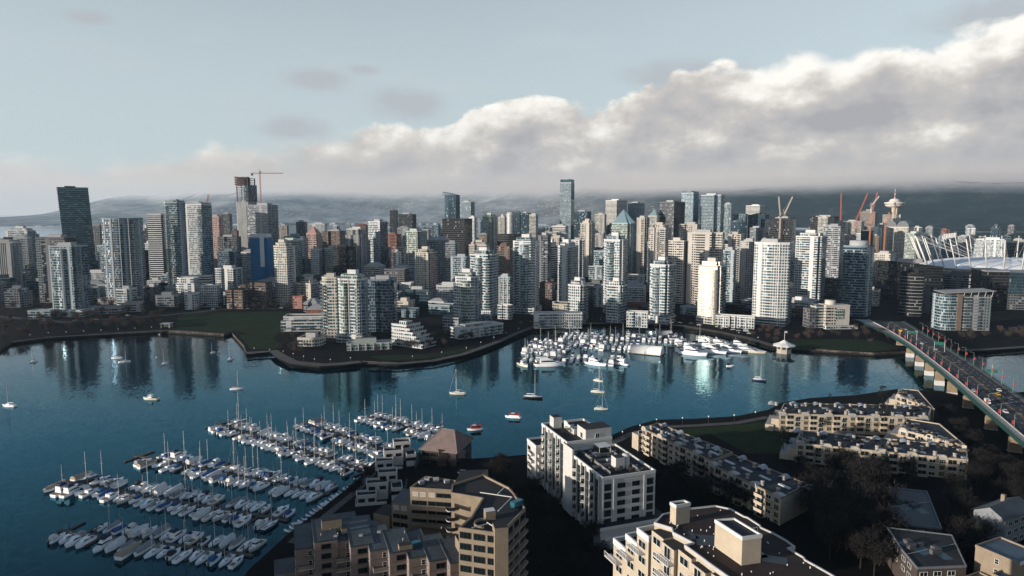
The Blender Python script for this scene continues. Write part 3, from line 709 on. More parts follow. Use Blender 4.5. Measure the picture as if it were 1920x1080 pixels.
T('beige ribbed tower between the two glass pyramids', 1193, 1218, 409, 1200, 'beige', 24, .9, 'notch', 'conc', top='mech', fins=3, fincol='cream')
T('stone tower with a small glass pyramid roof', 1215, 1240, 405, 1500, 'cream', 22, .9, 'chamf', 'conc', top='pyr')
T('massive black office slab with grey lit left face', 1238, 1285, 379, 1500, 'dgrey', 42, .95, 'rect', 'black', top='mech', name='office_tower')
T('tall blue glass tower with red edge behind the black slab', 1278, 1310, 362, 1700, 'glassp', 30, .9, 'rect', 'curtain', top='crown', crown=4, name='office_tower')
T('broad pale teal tower with white left wing on the skyline', 1313, 1359, 366, 1500, 'glassp', 20, .8, 'tee', 'glass', top='mech')
T('teal tower half hidden right of the broad pale tower', 1356, 1374, 383, 1620, 'glass', 20, .8)
T('round shouldered teal office drum', 1371, 1401, 416, 1400, 'curtain', 16, .8, 'round', 'curtain', top='mech', name='office_building', cat='office')
T('cubic white office with glass corner on the right skyline', 1400, 1435, 386, 1900, 'stripe', 28, .9, 'rect', 'glassp', top='mech', name='office_tower')
T('twin teal glass block under the cubic white office', 1404, 1443, 403, 1650, 'curtain', 22, .8, name='office_tower')
T('long low glass office left of the cubic white office', 1366, 1402, 402, 1750, 'glassb', 18, .6, name='office_building', cat='office')
T('dark unfinished block carrying two pale cranes', 1447, 1494, 410, 1300, 'black', 18, .8, 'rect', 'glassb', top='mech', name='office_building')
T('beige apartment tower with dark right side, left of the big gridded slab', 1217, 1259, 428, 960, 'beige', 26, .8, 'saw', 'conc', top='steps', balc='c')
T('beige block with dark windows beneath the black office slab', 1274, 1314, 421, 1150, 'beige', 20, .7, 'saw', 'conc', top='mech')
T('cream gridded tower left of the wide gridded slab', 1254, 1291, 452, 850, 'grid', 24, .8, 'rect', 'conc', top='mech')
T('wide cream gridded slab with brown plant room', 1289, 1359, 437, 835, 'grid', 15, .5, 'tee', 'conc', top='mech')
T('teal tower against the right of the wide gridded slab', 1356, 1381, 470, 800, 'glass', 20, .8, 'rect', 'glassb', balc='f')
T('beige tower with saw tooth balconies left of the curved white tower', 1366, 1396, 440, 1000, 'beige', 22, .9, 'saw', 'conc', top='mech', balc='g')
T('shadowed grey tower pair behind the curved white tower', 1388, 1422, 453, 900, 'conc', 22, .8, 'notch', 'dgrey', top='mech')
T('beige stone tower left of the far black office', 1534, 1554, 408, 1400, 'cream', 18, .8)
T('black topped office behind the grey twin tower', 1523, 1572, 407, 1450, 'black', 20, .7, name='office_tower')
T('grey residential tower with pale left edge behind the dark round tower', 1546, 1583, 425, 1000, 'grey', 24, .8, 'rect', 'grey', top='mech', balc='f')
T('cluster of pale offices far behind under orange cranes', 1584, 1622, 415, 1900, 'beige', 18, .8, name='office_building', cat='office')
T('banded beige tower under construction with cranes on top', 1615, 1646, 398, 2050, 'rawslab', 18, .8, 'rect', 'rawslab', top='steps', name='office_tower')
T('small pale office right of the banded unfinished tower', 1633, 1654, 428, 1700, 'whiteb', 18, .7, name='office_building', cat='office')
T('gridded stone office with green vaulted roofs', 1665, 1715, 426, 1500, 'grid', 24, .8, 'rect', 'grid', top='none', name='office_tower')
T('tan and teal mid block behind the dark glass hall', 1637, 1680, 476, 1000, 'cream', 26, .8, 'rect', 'glass', top='mech')
T('white residential blocks beyond the stadium roof', 1835, 1888, 449, 1400, 'whiteb', 18, .6, 'saw', 'white', top='mech')
T('dark block beyond the stadium at the right edge', 1888, 1930, 456, 1420, 'dgrey', 18, .6, top='mech')
# the front row along the far shore
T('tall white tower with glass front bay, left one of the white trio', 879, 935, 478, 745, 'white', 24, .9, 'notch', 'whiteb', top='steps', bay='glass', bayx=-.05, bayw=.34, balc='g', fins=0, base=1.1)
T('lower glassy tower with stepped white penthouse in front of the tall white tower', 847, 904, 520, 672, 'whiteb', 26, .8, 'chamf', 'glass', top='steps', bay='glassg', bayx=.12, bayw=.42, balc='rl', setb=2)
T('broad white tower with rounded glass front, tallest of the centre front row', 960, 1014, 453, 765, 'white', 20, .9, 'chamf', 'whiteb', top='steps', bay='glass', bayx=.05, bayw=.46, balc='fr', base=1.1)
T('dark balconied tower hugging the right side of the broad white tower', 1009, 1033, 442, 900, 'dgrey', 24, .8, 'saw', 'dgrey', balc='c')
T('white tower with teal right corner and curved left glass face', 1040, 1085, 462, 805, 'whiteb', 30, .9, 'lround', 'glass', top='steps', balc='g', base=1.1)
T('short white front tower with small dark windows before the teal cornered tower', 1064, 1104, 535, 700, 'white', 26, .9, 'notch', 'glass', top='steps', balc='r')
T('blocky teal mid rise framed in white beside the white trio', 932, 963, 520, 805, 'glass', 22, .8, 'rect', 'glass', top='mech', fins=3, fincol='white')
T('white framed glass tower below the large glass pyramid', 1131, 1178, 450, 765, 'whiteb', 24, .8, 'notch', 'glassb', top='steps', bay='glass', bayx=-.12, bayw=.4, balc='r')
T('short white and glass block standing before the white framed glass tower', 1136, 1177, 536, 700, 'white', 24, .8, 'notch', 'glassb', top='steps', balc='g')
T('white front tower with blue green right half by the seawall', 1218, 1268, 497, 697, 'whiteb', 28, .9, 'notch', 'glass', top='steps', bay='glass', bayx=-.1, bayw=.36, balc='r', base=1.12)
T('curved white balcony tower with blue plant room, tallest of the right front row', 1416, 1490, 456, 684, 'white', 18, .75, 'round', 'glassb', top='mech', fins=2, balc='sr', base=1.0, roof=M_ROOFP)
T('stepped white tower with teal right flank behind the curved balcony tower', 1494, 1551, 444, 835, 'white', 22, .8, 'notch', 'glassb', top='steps', balc='r')
T('dark teal rounded tower with pale left edge at the bridge end', 1586, 1641, 462, 742, 'glassb', 20, .9, 'rround', 'glass', top='drum', balc='f')
T('dark tower with white curved balcony ribbons beside the bridge', 1692, 1736, 512, 742, 'black', 14, .8, 'round', 'black', top='mech', slabs=True, roof=M_ROOFP)
T('mid rise with white balcony ribbons in front of the stadium', 1767, 1846, 515, 900, 'dgrey', 16, .45, 'rect', 'dgrey', top='mech', slabs=True, balc='fg')
# ------------------------------------------------------------------ landmark towers with shapes of their own
T('cream and glass tower with round ringed left corner on the point, left of three joined', 600, 637, 521, 612, 'cream', 14, .9, 'lround', 'glassg', top='mech', balc='f', base=1.0)
T('cream tower with wide glass front on the point, middle of three joined', 631, 690, 524, 590, 'whiteb', 24, .75, 'chamf', 'glassb', top='steps', bay='glassg', bayx=-.18, bayw=.36, balc='rsg', fins=3, fincol='cream', base=1.06)
T('teal tower in shade on the point, right of three joined', 684, 742, 525, 645, 'glassb', 8, .7, 'notch', 'glassb', top='mech', bay='glassb', bayx=.2, bayw=.3, balc='rg', roof=M_ROOFP)
T('white gold glaring tower whose mirror glass throws the low sun back at the viewer', 1310, 1363, 499, 690, 'mirror', 25.7, .75, 'notch', 'glassb', top='steps', bay='mirror', bayx=.30, bayw=.22, balc='r', base=1.0)
T('white mid rise with square windows behind the terraces at left', 403, 450, 504, 880, 'white', 28, .8, 'saw', 'glass', top='mech')

def leaning_tower():
    """woven-grid tower that widens from its foot to a full square top"""
    Y = 1100; zt = ZT(352, Y); xl, xr = XP(109, Y, 130), XP(168, Y, 130); w = (xr - xl) * .84
    r = thing('woven_tower', 'dark tower of offset brick like window boxes flaring outward towards its top', 'tower', (xl, Y, GZ), R(35))
    b = MB(); h = zt - GZ; d = w * .8; n = 24
    for i in range(n):
        z0, z1 = h * i / n, h * (i + 1) / n
        def x0(z): return 5.5 * max(0, 1 - z / h * 1.0) + 3.5 * max(0, .55 - z / h) ** 2
        def x1(z): return w + 6.0 * max(0, 1 - z / h)
        p0 = [(x0(z0), 0), (x1(z0), 0), (x1(z0), d), (x0(z0), d)]; p1 = [(x0(z1), 0), (x1(z1), 0), (x1(z1), d), (x0(z1), d)]
        b.prism(p0, z0, z1, 0, 1, i == n - 1, False, p1)
    b.build('shaft', [FM('woven'), M_ROOF], r)
    # every window box stands proud of the dark wall in a running bond
    q = MB(); fh = 3.2; bw = 5.6
    for row in range(2, int(h / fh) - 1):
        for c in range(-1, int(w / bw) + 2):
            x = (c + (row % 2) * .5) * bw; z = row * fh; a = 5.5 * max(0, 1 - z / h)
            xx0, xx1 = max(a + .2, x + .55), min(w + 6 * max(0, 1 - z / h) - .2, x + bw - .55)
            if xx1 - xx0 > 1.2:
                q.box(xx0, xx1, -.55, .1, z + .95, z + 1.15, 0); q.box(xx0, xx1, -.55, .1, z + 2.5, z + 2.7, 0, 0, True)
    q.build('window_box', mat('box_metal', (.05, .07, .075), .5, .3), r)
    q = MB(); q.box(-.2, w + .2, -.2, d + .2, h - .1, h + 1.2, 0); q.build('parapet', M_DSTEEL, r)
    q = MB(); q.box(w * .25, w * .6, d * .3, d * .7, h + 1.2, h + 3.4, 0); q.build('plant_room', M_DSTEEL, r)
    TOWERS.append((xl + w / 2, Y, w, d, h, '', r, (109, 176, 350)))
leaning_tower()

def lattice(b, p0, p1, w, n, m=0, r=.16):
    """square lattice boom between two points"""
    p0, p1 = Vector(p0), Vector(p1); ax = (p1 - p0).normalized(); t = Vector((0, 0, 1)) if abs(ax.z) < .8 else Vector((1, 0, 0))
    e1 = ax.cross(t).normalized() * w / 2; e2 = ax.cross(e1).normalized() * w / 2
    C = [e1 + e2, e1 - e2, -e1 - e2, -e1 + e2]
    for c in C: b.tube(p0 + c, p1 + c, r, r, 4, m)
    for i in range(n):
        a, d = p0.lerp(p1, i / n), p0.lerp(p1, (i + 1) / n)
        for k in range(4): b.tube(a + C[k], d + C[(k + 1) % 4], r * .6, r * .6, 3, m, False)
M_CRANE = {'red': mat('crane_red', (.42, .10, .06), .6), 'white': mat('crane_white', (.62, .57, .50), .6), 'orange': mat('crane_orange', (.55, .20, .06), .6), 'pale': mat('crane_pale', (.55, .45, .38), .6)}
def crane(label, px, ytop, ybot, Y, colr, jib, name='tower_crane'):
    """jib: (tipx, tipy) for a raised luffing boom or (tailx, taily, tipx, tipy) for a level hammerhead"""
    zt, zb = ZT(ytop, Y), ZT(ybot, Y); x = XP(px, Y, zt)
    r = thing(name, label, 'crane', (x, Y, zb)); mt = M_CRANE[colr]
    w = max(1.8, Y * .0013); rr = max(.16, Y * .00016)
    b = MB(); lattice(b, (0, 0, 0), (0, 0, zt - zb), w, max(6, int((zt - zb) / 4)), 0, rr); b.build('mast', mt, r)
    b = MB(); b.obox(0, 0, zt - zb - 1.5, zt - zb + 1.2, w * 1.5, w * 1.5, 0, 0, 0, True); b.box(w * .8, w * .8 + 1.6, -1, 1, zt - zb - 1.5, zt - zb + .8, 0, 0, True); b.build('cab', M_STEEL, r)
    J = MB(); cw = MB()
    if len(jib) == 4:
        a = Vector((XP(jib[0], Y, zt) - x, 0, ZT(jib[1], Y) - zb)); c = Vector((XP(jib[2], Y, zt) - x, 0, ZT(jib[3], Y) - zb))
        a.z = c.z = zt - zb - 3
        lattice(J, a, c, w * .8, 18, 0, rr)
        top = Vector((0, 0, zt - zb + 5)); J.tube((0, 0, zt - zb), top, rr * 1.4, rr, 5)
        J.tube(top, a.lerp(c, .85), rr * .5, rr * .5, 3); J.tube(top, a, rr * .5, rr * .5, 3)
        cw.obox(a.x + 2.5, 0, a.z - 4.5, a.z - .6, 4, 2.4, 0, 0, 0, True)
    else:
        c = Vector((XP(jib[0], Y, zt) - x, -4, ZT(jib[1], Y) - zb)); o = Vector((0, 0, zt - zb + 1))
        lattice(J, o, c, w * .8, 16, 0, rr)
        bk = o - (c - o).normalized() * 9; bk.z = o.z + 1; J.tube(o, bk, rr * 2, rr * 2, 4)
        ap = o + Vector((-2 if c.x > 0 else 2, 0, 9)); J.tube(o, ap, rr * 1.3, rr, 4); J.tube(ap, o.lerp(c, .9), rr * .5, rr * .5, 3); J.tube(ap, bk, rr * .5, rr * .5, 3)
        cw.obox(bk.x, bk.y, bk.z - 3.4, bk.z, 3, 2.4, 0, 0, 0, True)
    J.build('jib', mt, r); cw.build('counterweight', M_ROOF, r)
    return r
def unfinished_tower():
    Y = 1400; zt = ZT(334, Y); h = zt - GZ; w = (484 - 445) / PXM(Y, 100) / 1.25; d = w * .8
    x = XP(464, Y, 90); r = thing('unfinished_tower', 'tallest tower at left, still bare rusty concrete floors at its top', 'tower', (x, Y, GZ), R(-12))
    fp = footprint('chamf', w, d); b = MB(); hg = h * .74
    b.prism(fp, 0, hg, 0, 1, sides=None); b.build('shaft', [FM('vert'), M_ROOF], r)
    b = MB(); b.prism(inset(footprint('rround', w * .55, d), 0), hg, h - 14, 0, 1)
    o = b.build('glazed_floors', [FM('glassb'), M_ROOF], r); o.location = (w * .2, 0, 0)
    s_ = MB()
    for q in range(int((h - hg) / 3.6) + 1):
        z = hg + q * 3.6; e = .4 if z < h - 16 else -.8 - (q % 3) * .5
        s_.prism(inset(fp, -e), z - .25, z + .25, 0, 0, True, True)
    s_.build('floor_slabs', mat('raw_concrete', (.13, .105, .095), .9), r)
    c_ = MB()
    for px_, py_ in inset(fp, 1.6): c_.obox(px_, py_, hg, h - 1, .9, .9)
    c_.obox(0, 0, hg, h + 2.5, w * .35, d * .35); c_.build('columns', mat('raw_concrete'), r) if False else c_.build('columns', MATS['raw_concrete'], r)
    f_ = MB()
    for q in range(5):
        z = h - 14 + q * 3.6; f_.box(-w / 2 - 1.5, -w / 2 - 1.2, -d * .35, d * .2, z, z + 2.5, 0, 0, True); f_.box(-w * .3, w * .2, -d / 2 - 1.4, -d / 2 - 1.1, z - 1, z + 1.4, 0, 0, True)
    f_.build('formwork', mat('rust_formwork', (.065, .042, .036), .85), r)
    TOWERS.append((x, Y, w, d, h, '', r, (445, 484, 332)))
    crane('red hammerhead tower crane standing over the tallest unfinished tower', 487, 322, 470, 1385, 'red', (470, 325, 531, 324))
unfinished_tower()
def white_sheet():
    t = next(q[6] for q in TOWERS if 'blue sheeting' in q[5]); w, d, h = t['_w'], t['_d'], t['_h']
    b = MB(); b.box(-w * .46, w * .46, -d * .46, d * .46, h + 1.02, h + 5.5); b.box(w * .12, w * .36, -d / 2 - .3, -d / 2 - .02, h * .45, h + 1.0); b.build('white_sheeting', M_WHITECAP, t)
M_WHITECAP = mat('white_sheeting', (.6, .6, .6), .8)
white_sheet()
crane('short red crane jib poking up behind the square white topped tower', 388, 386, 470, 1500, 'red', (393, 365))
crane('pale luffing crane leaning left on the dark unfinished block', 1463, 406, 470, 1290, 'pale', (1457, 369))
crane('pale luffing crane leaning right beside its twin on the dark block', 1471, 402, 470, 1305, 'pale', (1483, 369))
crane('upright red crane boom left of the pale office cluster', 1576, 416, 470, 1500, 'red', (1573, 362))
crane('red luffing crane leaning right over the pale office cluster', 1606, 412, 470, 1800, 'red', (1623, 362))
crane('white luffing crane on top of the banded unfinished tower', 1634, 386, 400, 2040, 'white', (1646, 368))
crane('red crane boom behind the white crane on the banded tower', 1637, 392, 402, 2090, 'red', (1642, 361))
crane('orange crane mast between the banded tower and the revolving restaurant tower', 1660, 420, 478, 1250, 'orange', (1664, 398))
crane('orange crane mast in front of the banded unfinished tower', 1632, 422, 478, 1300, 'orange', (1634, 400))

def lookout_tower():
    Y = 2150; zd = ZT(384, Y); x = XP(1673, Y, 90); k = PXM(Y, 100)
    r = thing('lookout_tower', 'concrete tower with saucer shaped revolving lookout and striped mast', 'tower', (x, Y, GZ))
    b = MB(); hb = ZT(402, Y) - GZ; b.obox(0, 6, 0, hb, 26 / k, 20 / k * 1.2, R(-20), 0, 1); b.build('shaft', [FM('cream'), M_ROOF], r)
    b = MB(); z0 = zd - GZ
    b.obox(-2.5, -8, 0, z0 - 6, 5, 6, R(-20)); b.obox(5.5, -8, 0, z0 - 6, 5, 6, R(-20)); b.obox(1.5, -6, 0, z0 - 4, 11, 7, R(-20)); b.build('stem', mat('stem_concrete', (.48, .36, .26), .8), r)
    R1 = 16.5 / k; b = MB(); u = 1 / k
    b.lathe([(6, z0 - 14 * u), (7.5, z0 - 5 * u), (R1 * .72, z0 - 4 * u), (R1 * .95, z0 - 1.5 * u), (R1 * .95, z0 + .5 * u)], 32, 0, 1.5, -4)
    b.lathe([(R1 * .93, z0 + .5 * u), (R1 * .93, z0 + 2.0 * u)], 32, 1, 1.5, -4)
    b.lathe([(R1 * 1.04, z0 + 2.0 * u), (R1 * 1.04, z0 + 4.2 * u), (R1 * .7, z0 + 5.2 * u), (R1 * .55, z0 + 6.5 * u), (R1 * .5, z0 + 9.5 * u), (R1 * .2, z0 + 11.5 * u), (.01, z0 + 11.6 * u)], 32, 0, 1.5, -4)
    b.build('saucer', [mat('saucer_white', (.60, .54, .47), .6), M_DSTEEL], r)
    b = MB(); zm = ZT(352, Y) - GZ; za = z0 + 11 * u
    for i in range(6): b.tube((1.5, -4, za + (zm - za) * i / 6), (1.5, -4, za + (zm - za) * (i + 1) / 6), 1.5 - .17 * i, 1.5 - .17 * (i + 1), 8, i % 2)
    b.build('mast', [mat('mast_white', (.65, .6, .56)), mat('mast_red', (.5, .16, .1))], r)
    TOWERS.append((x, Y, 30, 26, z0, '', r, (1657, 1690, 374)))
lookout_tower()
def vault_roofs():
    t = next(q[6] for q in TOWERS if 'green vaulted' in q[5]); w, d, h = t['_w'], t['_d'], t['_h']
    for s in (-1, 1):
        b = MB(); n = 10; rr = w * .25
        for i in range(n):
            a, c = math.pi * i / n, math.pi * (i + 1) / n
            p = lambda a_, y: (s * w * .25 - rr * math.cos(a_), y, h + .9 + rr * 1.1 * math.sin(a_))
            b.face([p(a, -d / 2), p(c, -d / 2), p(c, d / 2), p(a, d / 2)], 0, None, False)
        for y, o in ((-d / 2, 1), (d / 2, -1)):
            pts = [(s * w * .25 - rr * math.cos(math.pi * i / n), y, h + .9 + rr * 1.1 * math.sin(math.pi * i / n)) for i in range(n + 1)]
            b.face(pts[::-1] if o > 0 else pts, 1)
        b.build('roof', [mat('copper_roof', (.05, .10, .10), .5, .3), M_DSTEEL], t)
vault_roofs()

def stadium():
    Y = 1130; X = XP(1895, Y, 30); r = thing('stadium', 'round white roofed stadium ringed by leaning white masts', 'stadium', (X, Y, GZ))
    RX, RY = 134, 112; zr = ZT(510, Y - RY) - GZ
    b = MB(); n = 48
    ring = [(RX * math.cos(2 * math.pi * i / n), RY * math.sin(2 * math.pi * i / n)) for i in range(n)]
    b.prism(ring, 0, zr, 0, 1, False); b.build('wall', [FM('conc'), M_ROOF], r)
    b = MB(); prof = [(1.02, 0), (.9, 5.0), (.7, 9), (.5, 11), (.32, 12), (.0, 12.3)]
    for k in range(len(prof) - 1):
        (f0, z0), (f1, z1) = prof[k], prof[k + 1]
        for i in range(n):
            a, c = ring[i], ring[(i + 1) % n]; ru = 1.2 if i % 2 else 0; rv = 1.2 - ru
            pts = [(a[0] * f0, a[1] * f0, zr + z0 + ru * (f0 < 1)), (c[0] * f0, c[1] * f0, zr + z0 + rv * (f0 < 1)), (c[0] * f1, c[1] * f1, zr + z1 + (rv if f1 > .1 else 0)), (a[0] * f1, a[1] * f1, zr + z1 + (ru if f1 > .1 else 0))]
            b.face(pts if f1 > 0 else pts[:3], 0)
    b.build('roof', mat('fabric_roof', (.72, .72, .72), .6, var=.08, scale=.03), r)
    mm = mat('white_mast', (.66, .64, .60), .5)
    for i in range(36):
        a = 2 * math.pi * (i + .5) / 36; cx, cy = math.cos(a), math.sin(a)
        m_ = MB(); p0 = (RX * cx * .98, RY * cy * .98, zr - 2); p1 = (RX * cx * 1.14, RY * cy * 1.14, zr + 47)
        m_.tube(p0, p1, 1.05, .75, 8); m_.tube(p1, (RX * cx * .45, RY * cy * .45, zr + 12), .16, .16, 4); m_.build('mast', mm, r)
    # big scoreboard truss over the west side
    b = MB(); z = zr + 46
    for s in (0, 1): b.tube((-130, -30 + s * 6, z), (-60, 60 + s * 6, z), .7, .7, 6)
    for i in range(5): b.obox(-130 + i * 17, -28 + i * 20, z, z + 8, 3, 1.5)
    b.build('light_truss', mm, r)
    TOWERS.append((X, Y, 2 * RX, 2 * RY, zr, '', r, (1750, 1990, 485)))
stadium()

def black_hall():
    # long black glass building with sloping roofline
    Y = 880; xl, xr = XP(1665, Y, 30), XP(1760, Y, 30); r = thing('black_building', 'long black glass building with sloping roof edge behind the ribboned tower', 'office', (xl, Y, GZ), R(-8))
    w = xr - xl; hl, hr = ZT(490, Y) - GZ, ZT(500, Y) - GZ; d = 40; b = MB()
    A = [(0, 0), (w, 0), (w, d), (0, d)]; hh = [hl, hr, hr - 2, hl - 2]
    for i in range(4):
        j = (i + 1) % 4; a, c = A[i], A[j]; l = math.hypot(c[0] - a[0], c[1] - a[1])
        b.face([(*a, 0), (*c, 0), (*c, hh[j]), (*a, hh[i])], 0 if i != 1 else 2, [(0, 0), (l, 0), (l, hh[j]), (0, hh[i])])
    b.face([(*A[i], hh[i]) for i in range(4)], 1); b.build('shaft', [FM('black'), M_ROOF, FM('curtain')], r)
    b = MB()
    for i in range(4):
        j = (i + 1) % 4; a, c = Vector((*A[i], hh[i] + .4)), Vector((*A[j], hh[j] + .4)); b.tube(a, c, .5, .5, 4)
    b.build('parapet', M_DSTEEL, r); b = MB(); b.box(w * .3, w * .7, d * .35, d * .6, hl - 3, hl + 2.5); b.build('plant_room', M_MECH, r)
    TOWERS.append((xl + w / 2, Y + 20, w, d, hl, '', r, (1665, 1760, 490)))
    Y = 800; xl, xr = XP(1846, Y, 30), XP(1960, Y, 30); w = xr - xl; h = ZT(509, Y) - GZ
    r = thing('black_building', 'black office block with teal glass corner at the right edge before the stadium', 'office', (xl, Y, GZ), R(-16))
    b = MB(); b.box(0, w * .34, 0, 45, 0, h, 0, 1); b.build('shaft', [FM('black'), M_ROOFP], r)
    b = MB(); b.box(w * .34, w, -1.5, 45, h * .42, h - .3, 0, 1); b.build('glass_corner', [FM('curtain'), M_ROOFP], r)
    b = MB(); b.box(w * .34, w, 0, 45, 0, h * .42 - .01, 0, 1); b.build('base', [FM('dgrey'), M_ROOF], r)
    b = MB(); b.box(-.3, w * .34 + .3, -.3, 45, h + .01, h + 1.0); b.build('parapet', M_ROOFP, r)
    TOWERS.append((xl + w / 2, Y + 20, w, 45, h, '', r, (1845, 1960, 501)))
black_hall()

def bridge_end_block():
    # grey balconied slab with a mono-pitch roof held on struts
    Y = 650; xl, xr = XP(1766, Y, 20), XP(1853, Y, 20); w = xr - xl; h = ZT(553, Y) - GZ; d = 18
    r = thing('residential_block', 'grey balconied block under a thin sloping roof beside the bridge', 'apartment block', (xl, Y, GZ), R(-4))
    b = MB(); b.prism(footprint('lround', w * .30, d), 0, h, 0, 1); o = b.build('rounded_wing', [FM('glass'), M_ROOF], r); o.location = (w * .15, d / 2, 0)
    b = MB(); b.box(w * .30, w * .40, -1.0, d, 0, h + .8, 0, 1); b.build('core_wall', [mat('brown_panel', (.15, .11, .09), .8), M_ROOF], r)
    b = MB(); b.box(w * .40, w, 0, d, 0, h, 0, 1); b.build('shaft', [FM('grey'), M_ROOF], r)
    for k in range(3):
        x = w * (.45 + .19 * k); q = MB()
        for f in range(1, int(h / 2.9)):
            z = f * 2.9; q.box(x, x + w * .14, -1.7, .1, z - .12, z + .12, 0, 0, True); q.box(x, x + w * .14, -1.7, -1.63, z + .12, z + 1.1, 1)
        q.build('balcony_stack', [mat('balcony_slab', (.56, .54, .50), .8), M_GUARD], r)
    q = MB()
    for f in range(1, int(h / 2.9)):
        z = f * 2.9; q.box(w + .0, w + 1.5, 1, d - 2, z - .12, z + .12, 0, 0, True); q.box(w + 1.43, w + 1.5, 1, d - 2, z + .12, z + 1.1, 1)
    q.build('balcony_stack', [mat('balcony_slab'  , (.5, .5, .5)), M_GUARD], r)
    q = MB(); A = [(w * .02, -2.5), (w + 2.5, -2.5), (w + 2.5, d + 1), (w * .02, d + 1)]; zz = [h + 1.6, h + 4.0, h + 4.6, h + 2.2]
    q.face([(*A[i], zz[i] + .4) for i in range(4)], 0); q.face([(*A[i], zz[i]) for i in (3, 2, 1, 0)], 0)
    for i in range(4): j = (i + 1) % 4; q.face([(*A[i], zz[i]), (*A[j], zz[j]), (*A[j], zz[j] + .4), (*A[i], zz[i] + .4)], 0)
    q.build('roof', M_ROOFP, r)
    for k in range(5):
        q = MB(); x = w * (.42 + .145 * k); q.tube((x, -.2, h - 1.5), (x, -2.2, h + 1.8 + 2.3 * (x / w)), .18, .18, 6); q.build('strut', mat('white_mast', (.6, .6, .6)), r)
    TOWERS.append((xl + w / 2, Y + 9, w, d, h, '', r, (1763, 1855, 545)))
bridge_end_block()

# ------------------------------------------------------------------ low buildings along the far shore
def low(label, x0, x1, yt, Y, k='white', rot=20, ratio=.6, side=None, shape='rect', fl=1, mt=None, name='low_rise', pent=True, cat='apartment block', top='none', **kw):
    return T(label, x0, x1, yt, Y, k, rot, ratio, shape, side or k, top=top, name=name, cat=cat, **kw)
low('white four storey flats with dark top floor, left of the three joined towers', 526, 621, 594, 648, 'white', 8, .45, 'glass', setb=1, balc='cfg')
low('small round cornered cream block by the wharf boardwalk', 556, 606, 634, 572, 'cream', 20, .8, 'white', 'rround', top='mech', balc='c')
low('low glass fronted pavilion with wavy white roof at the foot of the joined towers', 648, 733, 644, 556, 'glassg', -4, .35, 'white', top='mech', roof=M_ROOFP, fins=6, fincol='white')
low('grey flats wedged between terraced block and stepped glassy tower', 829, 868, 596, 655, 'grey', 20, .8)
low('white townhouse row with bay fronts below the broad white tower', 1000, 1092, 588, 662, 'white', -6, .25, shape='saw', balc='cfg', roof=M_ROOFP)
low('white townhouse row between the short block and the blue green tower', 1176, 1217, 586, 668, 'white', 8, .5, shape='saw', balc='c')
low('white townhouse row with saw tooth roofs by the glaring tower', 1345, 1417, 594, 664, 'white', 10, .3, shape='saw', roof=M_ROOFP, fins=7)
low('long white terrace at the foot of the tall white tower, left end', 933, 962, 573, 720, 'white', 20, .5, shape='saw')
low('low white podium beside the teal roof capped tower at left', 52, 96, 583, 722, 'glass', 20, .5)
low('curved grey community hall roof among bare trees at left', 176, 226, 577, 760, 'conc', 10, .6, 'grey', 'round', roof=M_ROOFP)
low('pale roofed hall beside the curved grey hall, under the rounded glass tower', 232, 262, 568, 775, 'conc', 10, .8, roof=M_ROOFP)
low('white terraced flats with round corner, left of the white mid rise', 324, 372, 522, 842, 'white', 24, .6, 'glass', 'lround', balc='c', setb=2)
low('long pale office slab behind the white terraced flats', 340, 396, 518, 900, 'stripe', 16, .3)
low('grey white terrace stepping down below the white mid rise', 374, 414, 536, 815, 'white', 22, .6, 'glass', 'saw', setb=1)
low('low ringed white drum house at the corner by the lawn road', 342, 372, 551, 795, 'white', 10, .9, 'glass', 'oval')
low('brown row of flats stepping along the lawn, left end', 424, 462, 545, 800, 'brown', 26, .6, 'dgrey', 'saw')
low('brown row of flats stepping along the lawn, right end', 460, 507, 531, 812, 'brown', 26, .6, 'dgrey', 'saw')
low('orange brick base block right of the cream tower by the lawn', 548, 572, 556, 800, 'brick', 26, .7)
low('grey pavilion topped hall behind the three joined towers', 682, 721, 500, 1000, 'conc', 20, .8, 'conc', top='hip', crown=M_ROOFP)
low('dark terrace right of the pavilion topped hall', 720, 766, 505, 960, 'dgrey', 20, .6)
low('brown low block left of the teal cornered tower', 1012, 1041, 531, 820, 'brown', 20, .8, 'dgrey')
low('white low block in front of the red brick tower', 752, 776, 531, 850, 'white', 26, .7)
low('grey glass link block behind the short white tower', 1104, 1134, 500, 960, 'glass', 20, .6)
low('white glass low block at the foot of the tall white towers', 900, 922, 592, 690, 'glass', 20, .8, roof=M_ROOFP)
low('dark glass low block below the grey twin tower', 1545, 1586, 524, 850, 'dgrey', 14, .5)
low('dark low office right of the ribboned tower', 1738, 1770, 538, 760, 'dgrey', 10, .7)
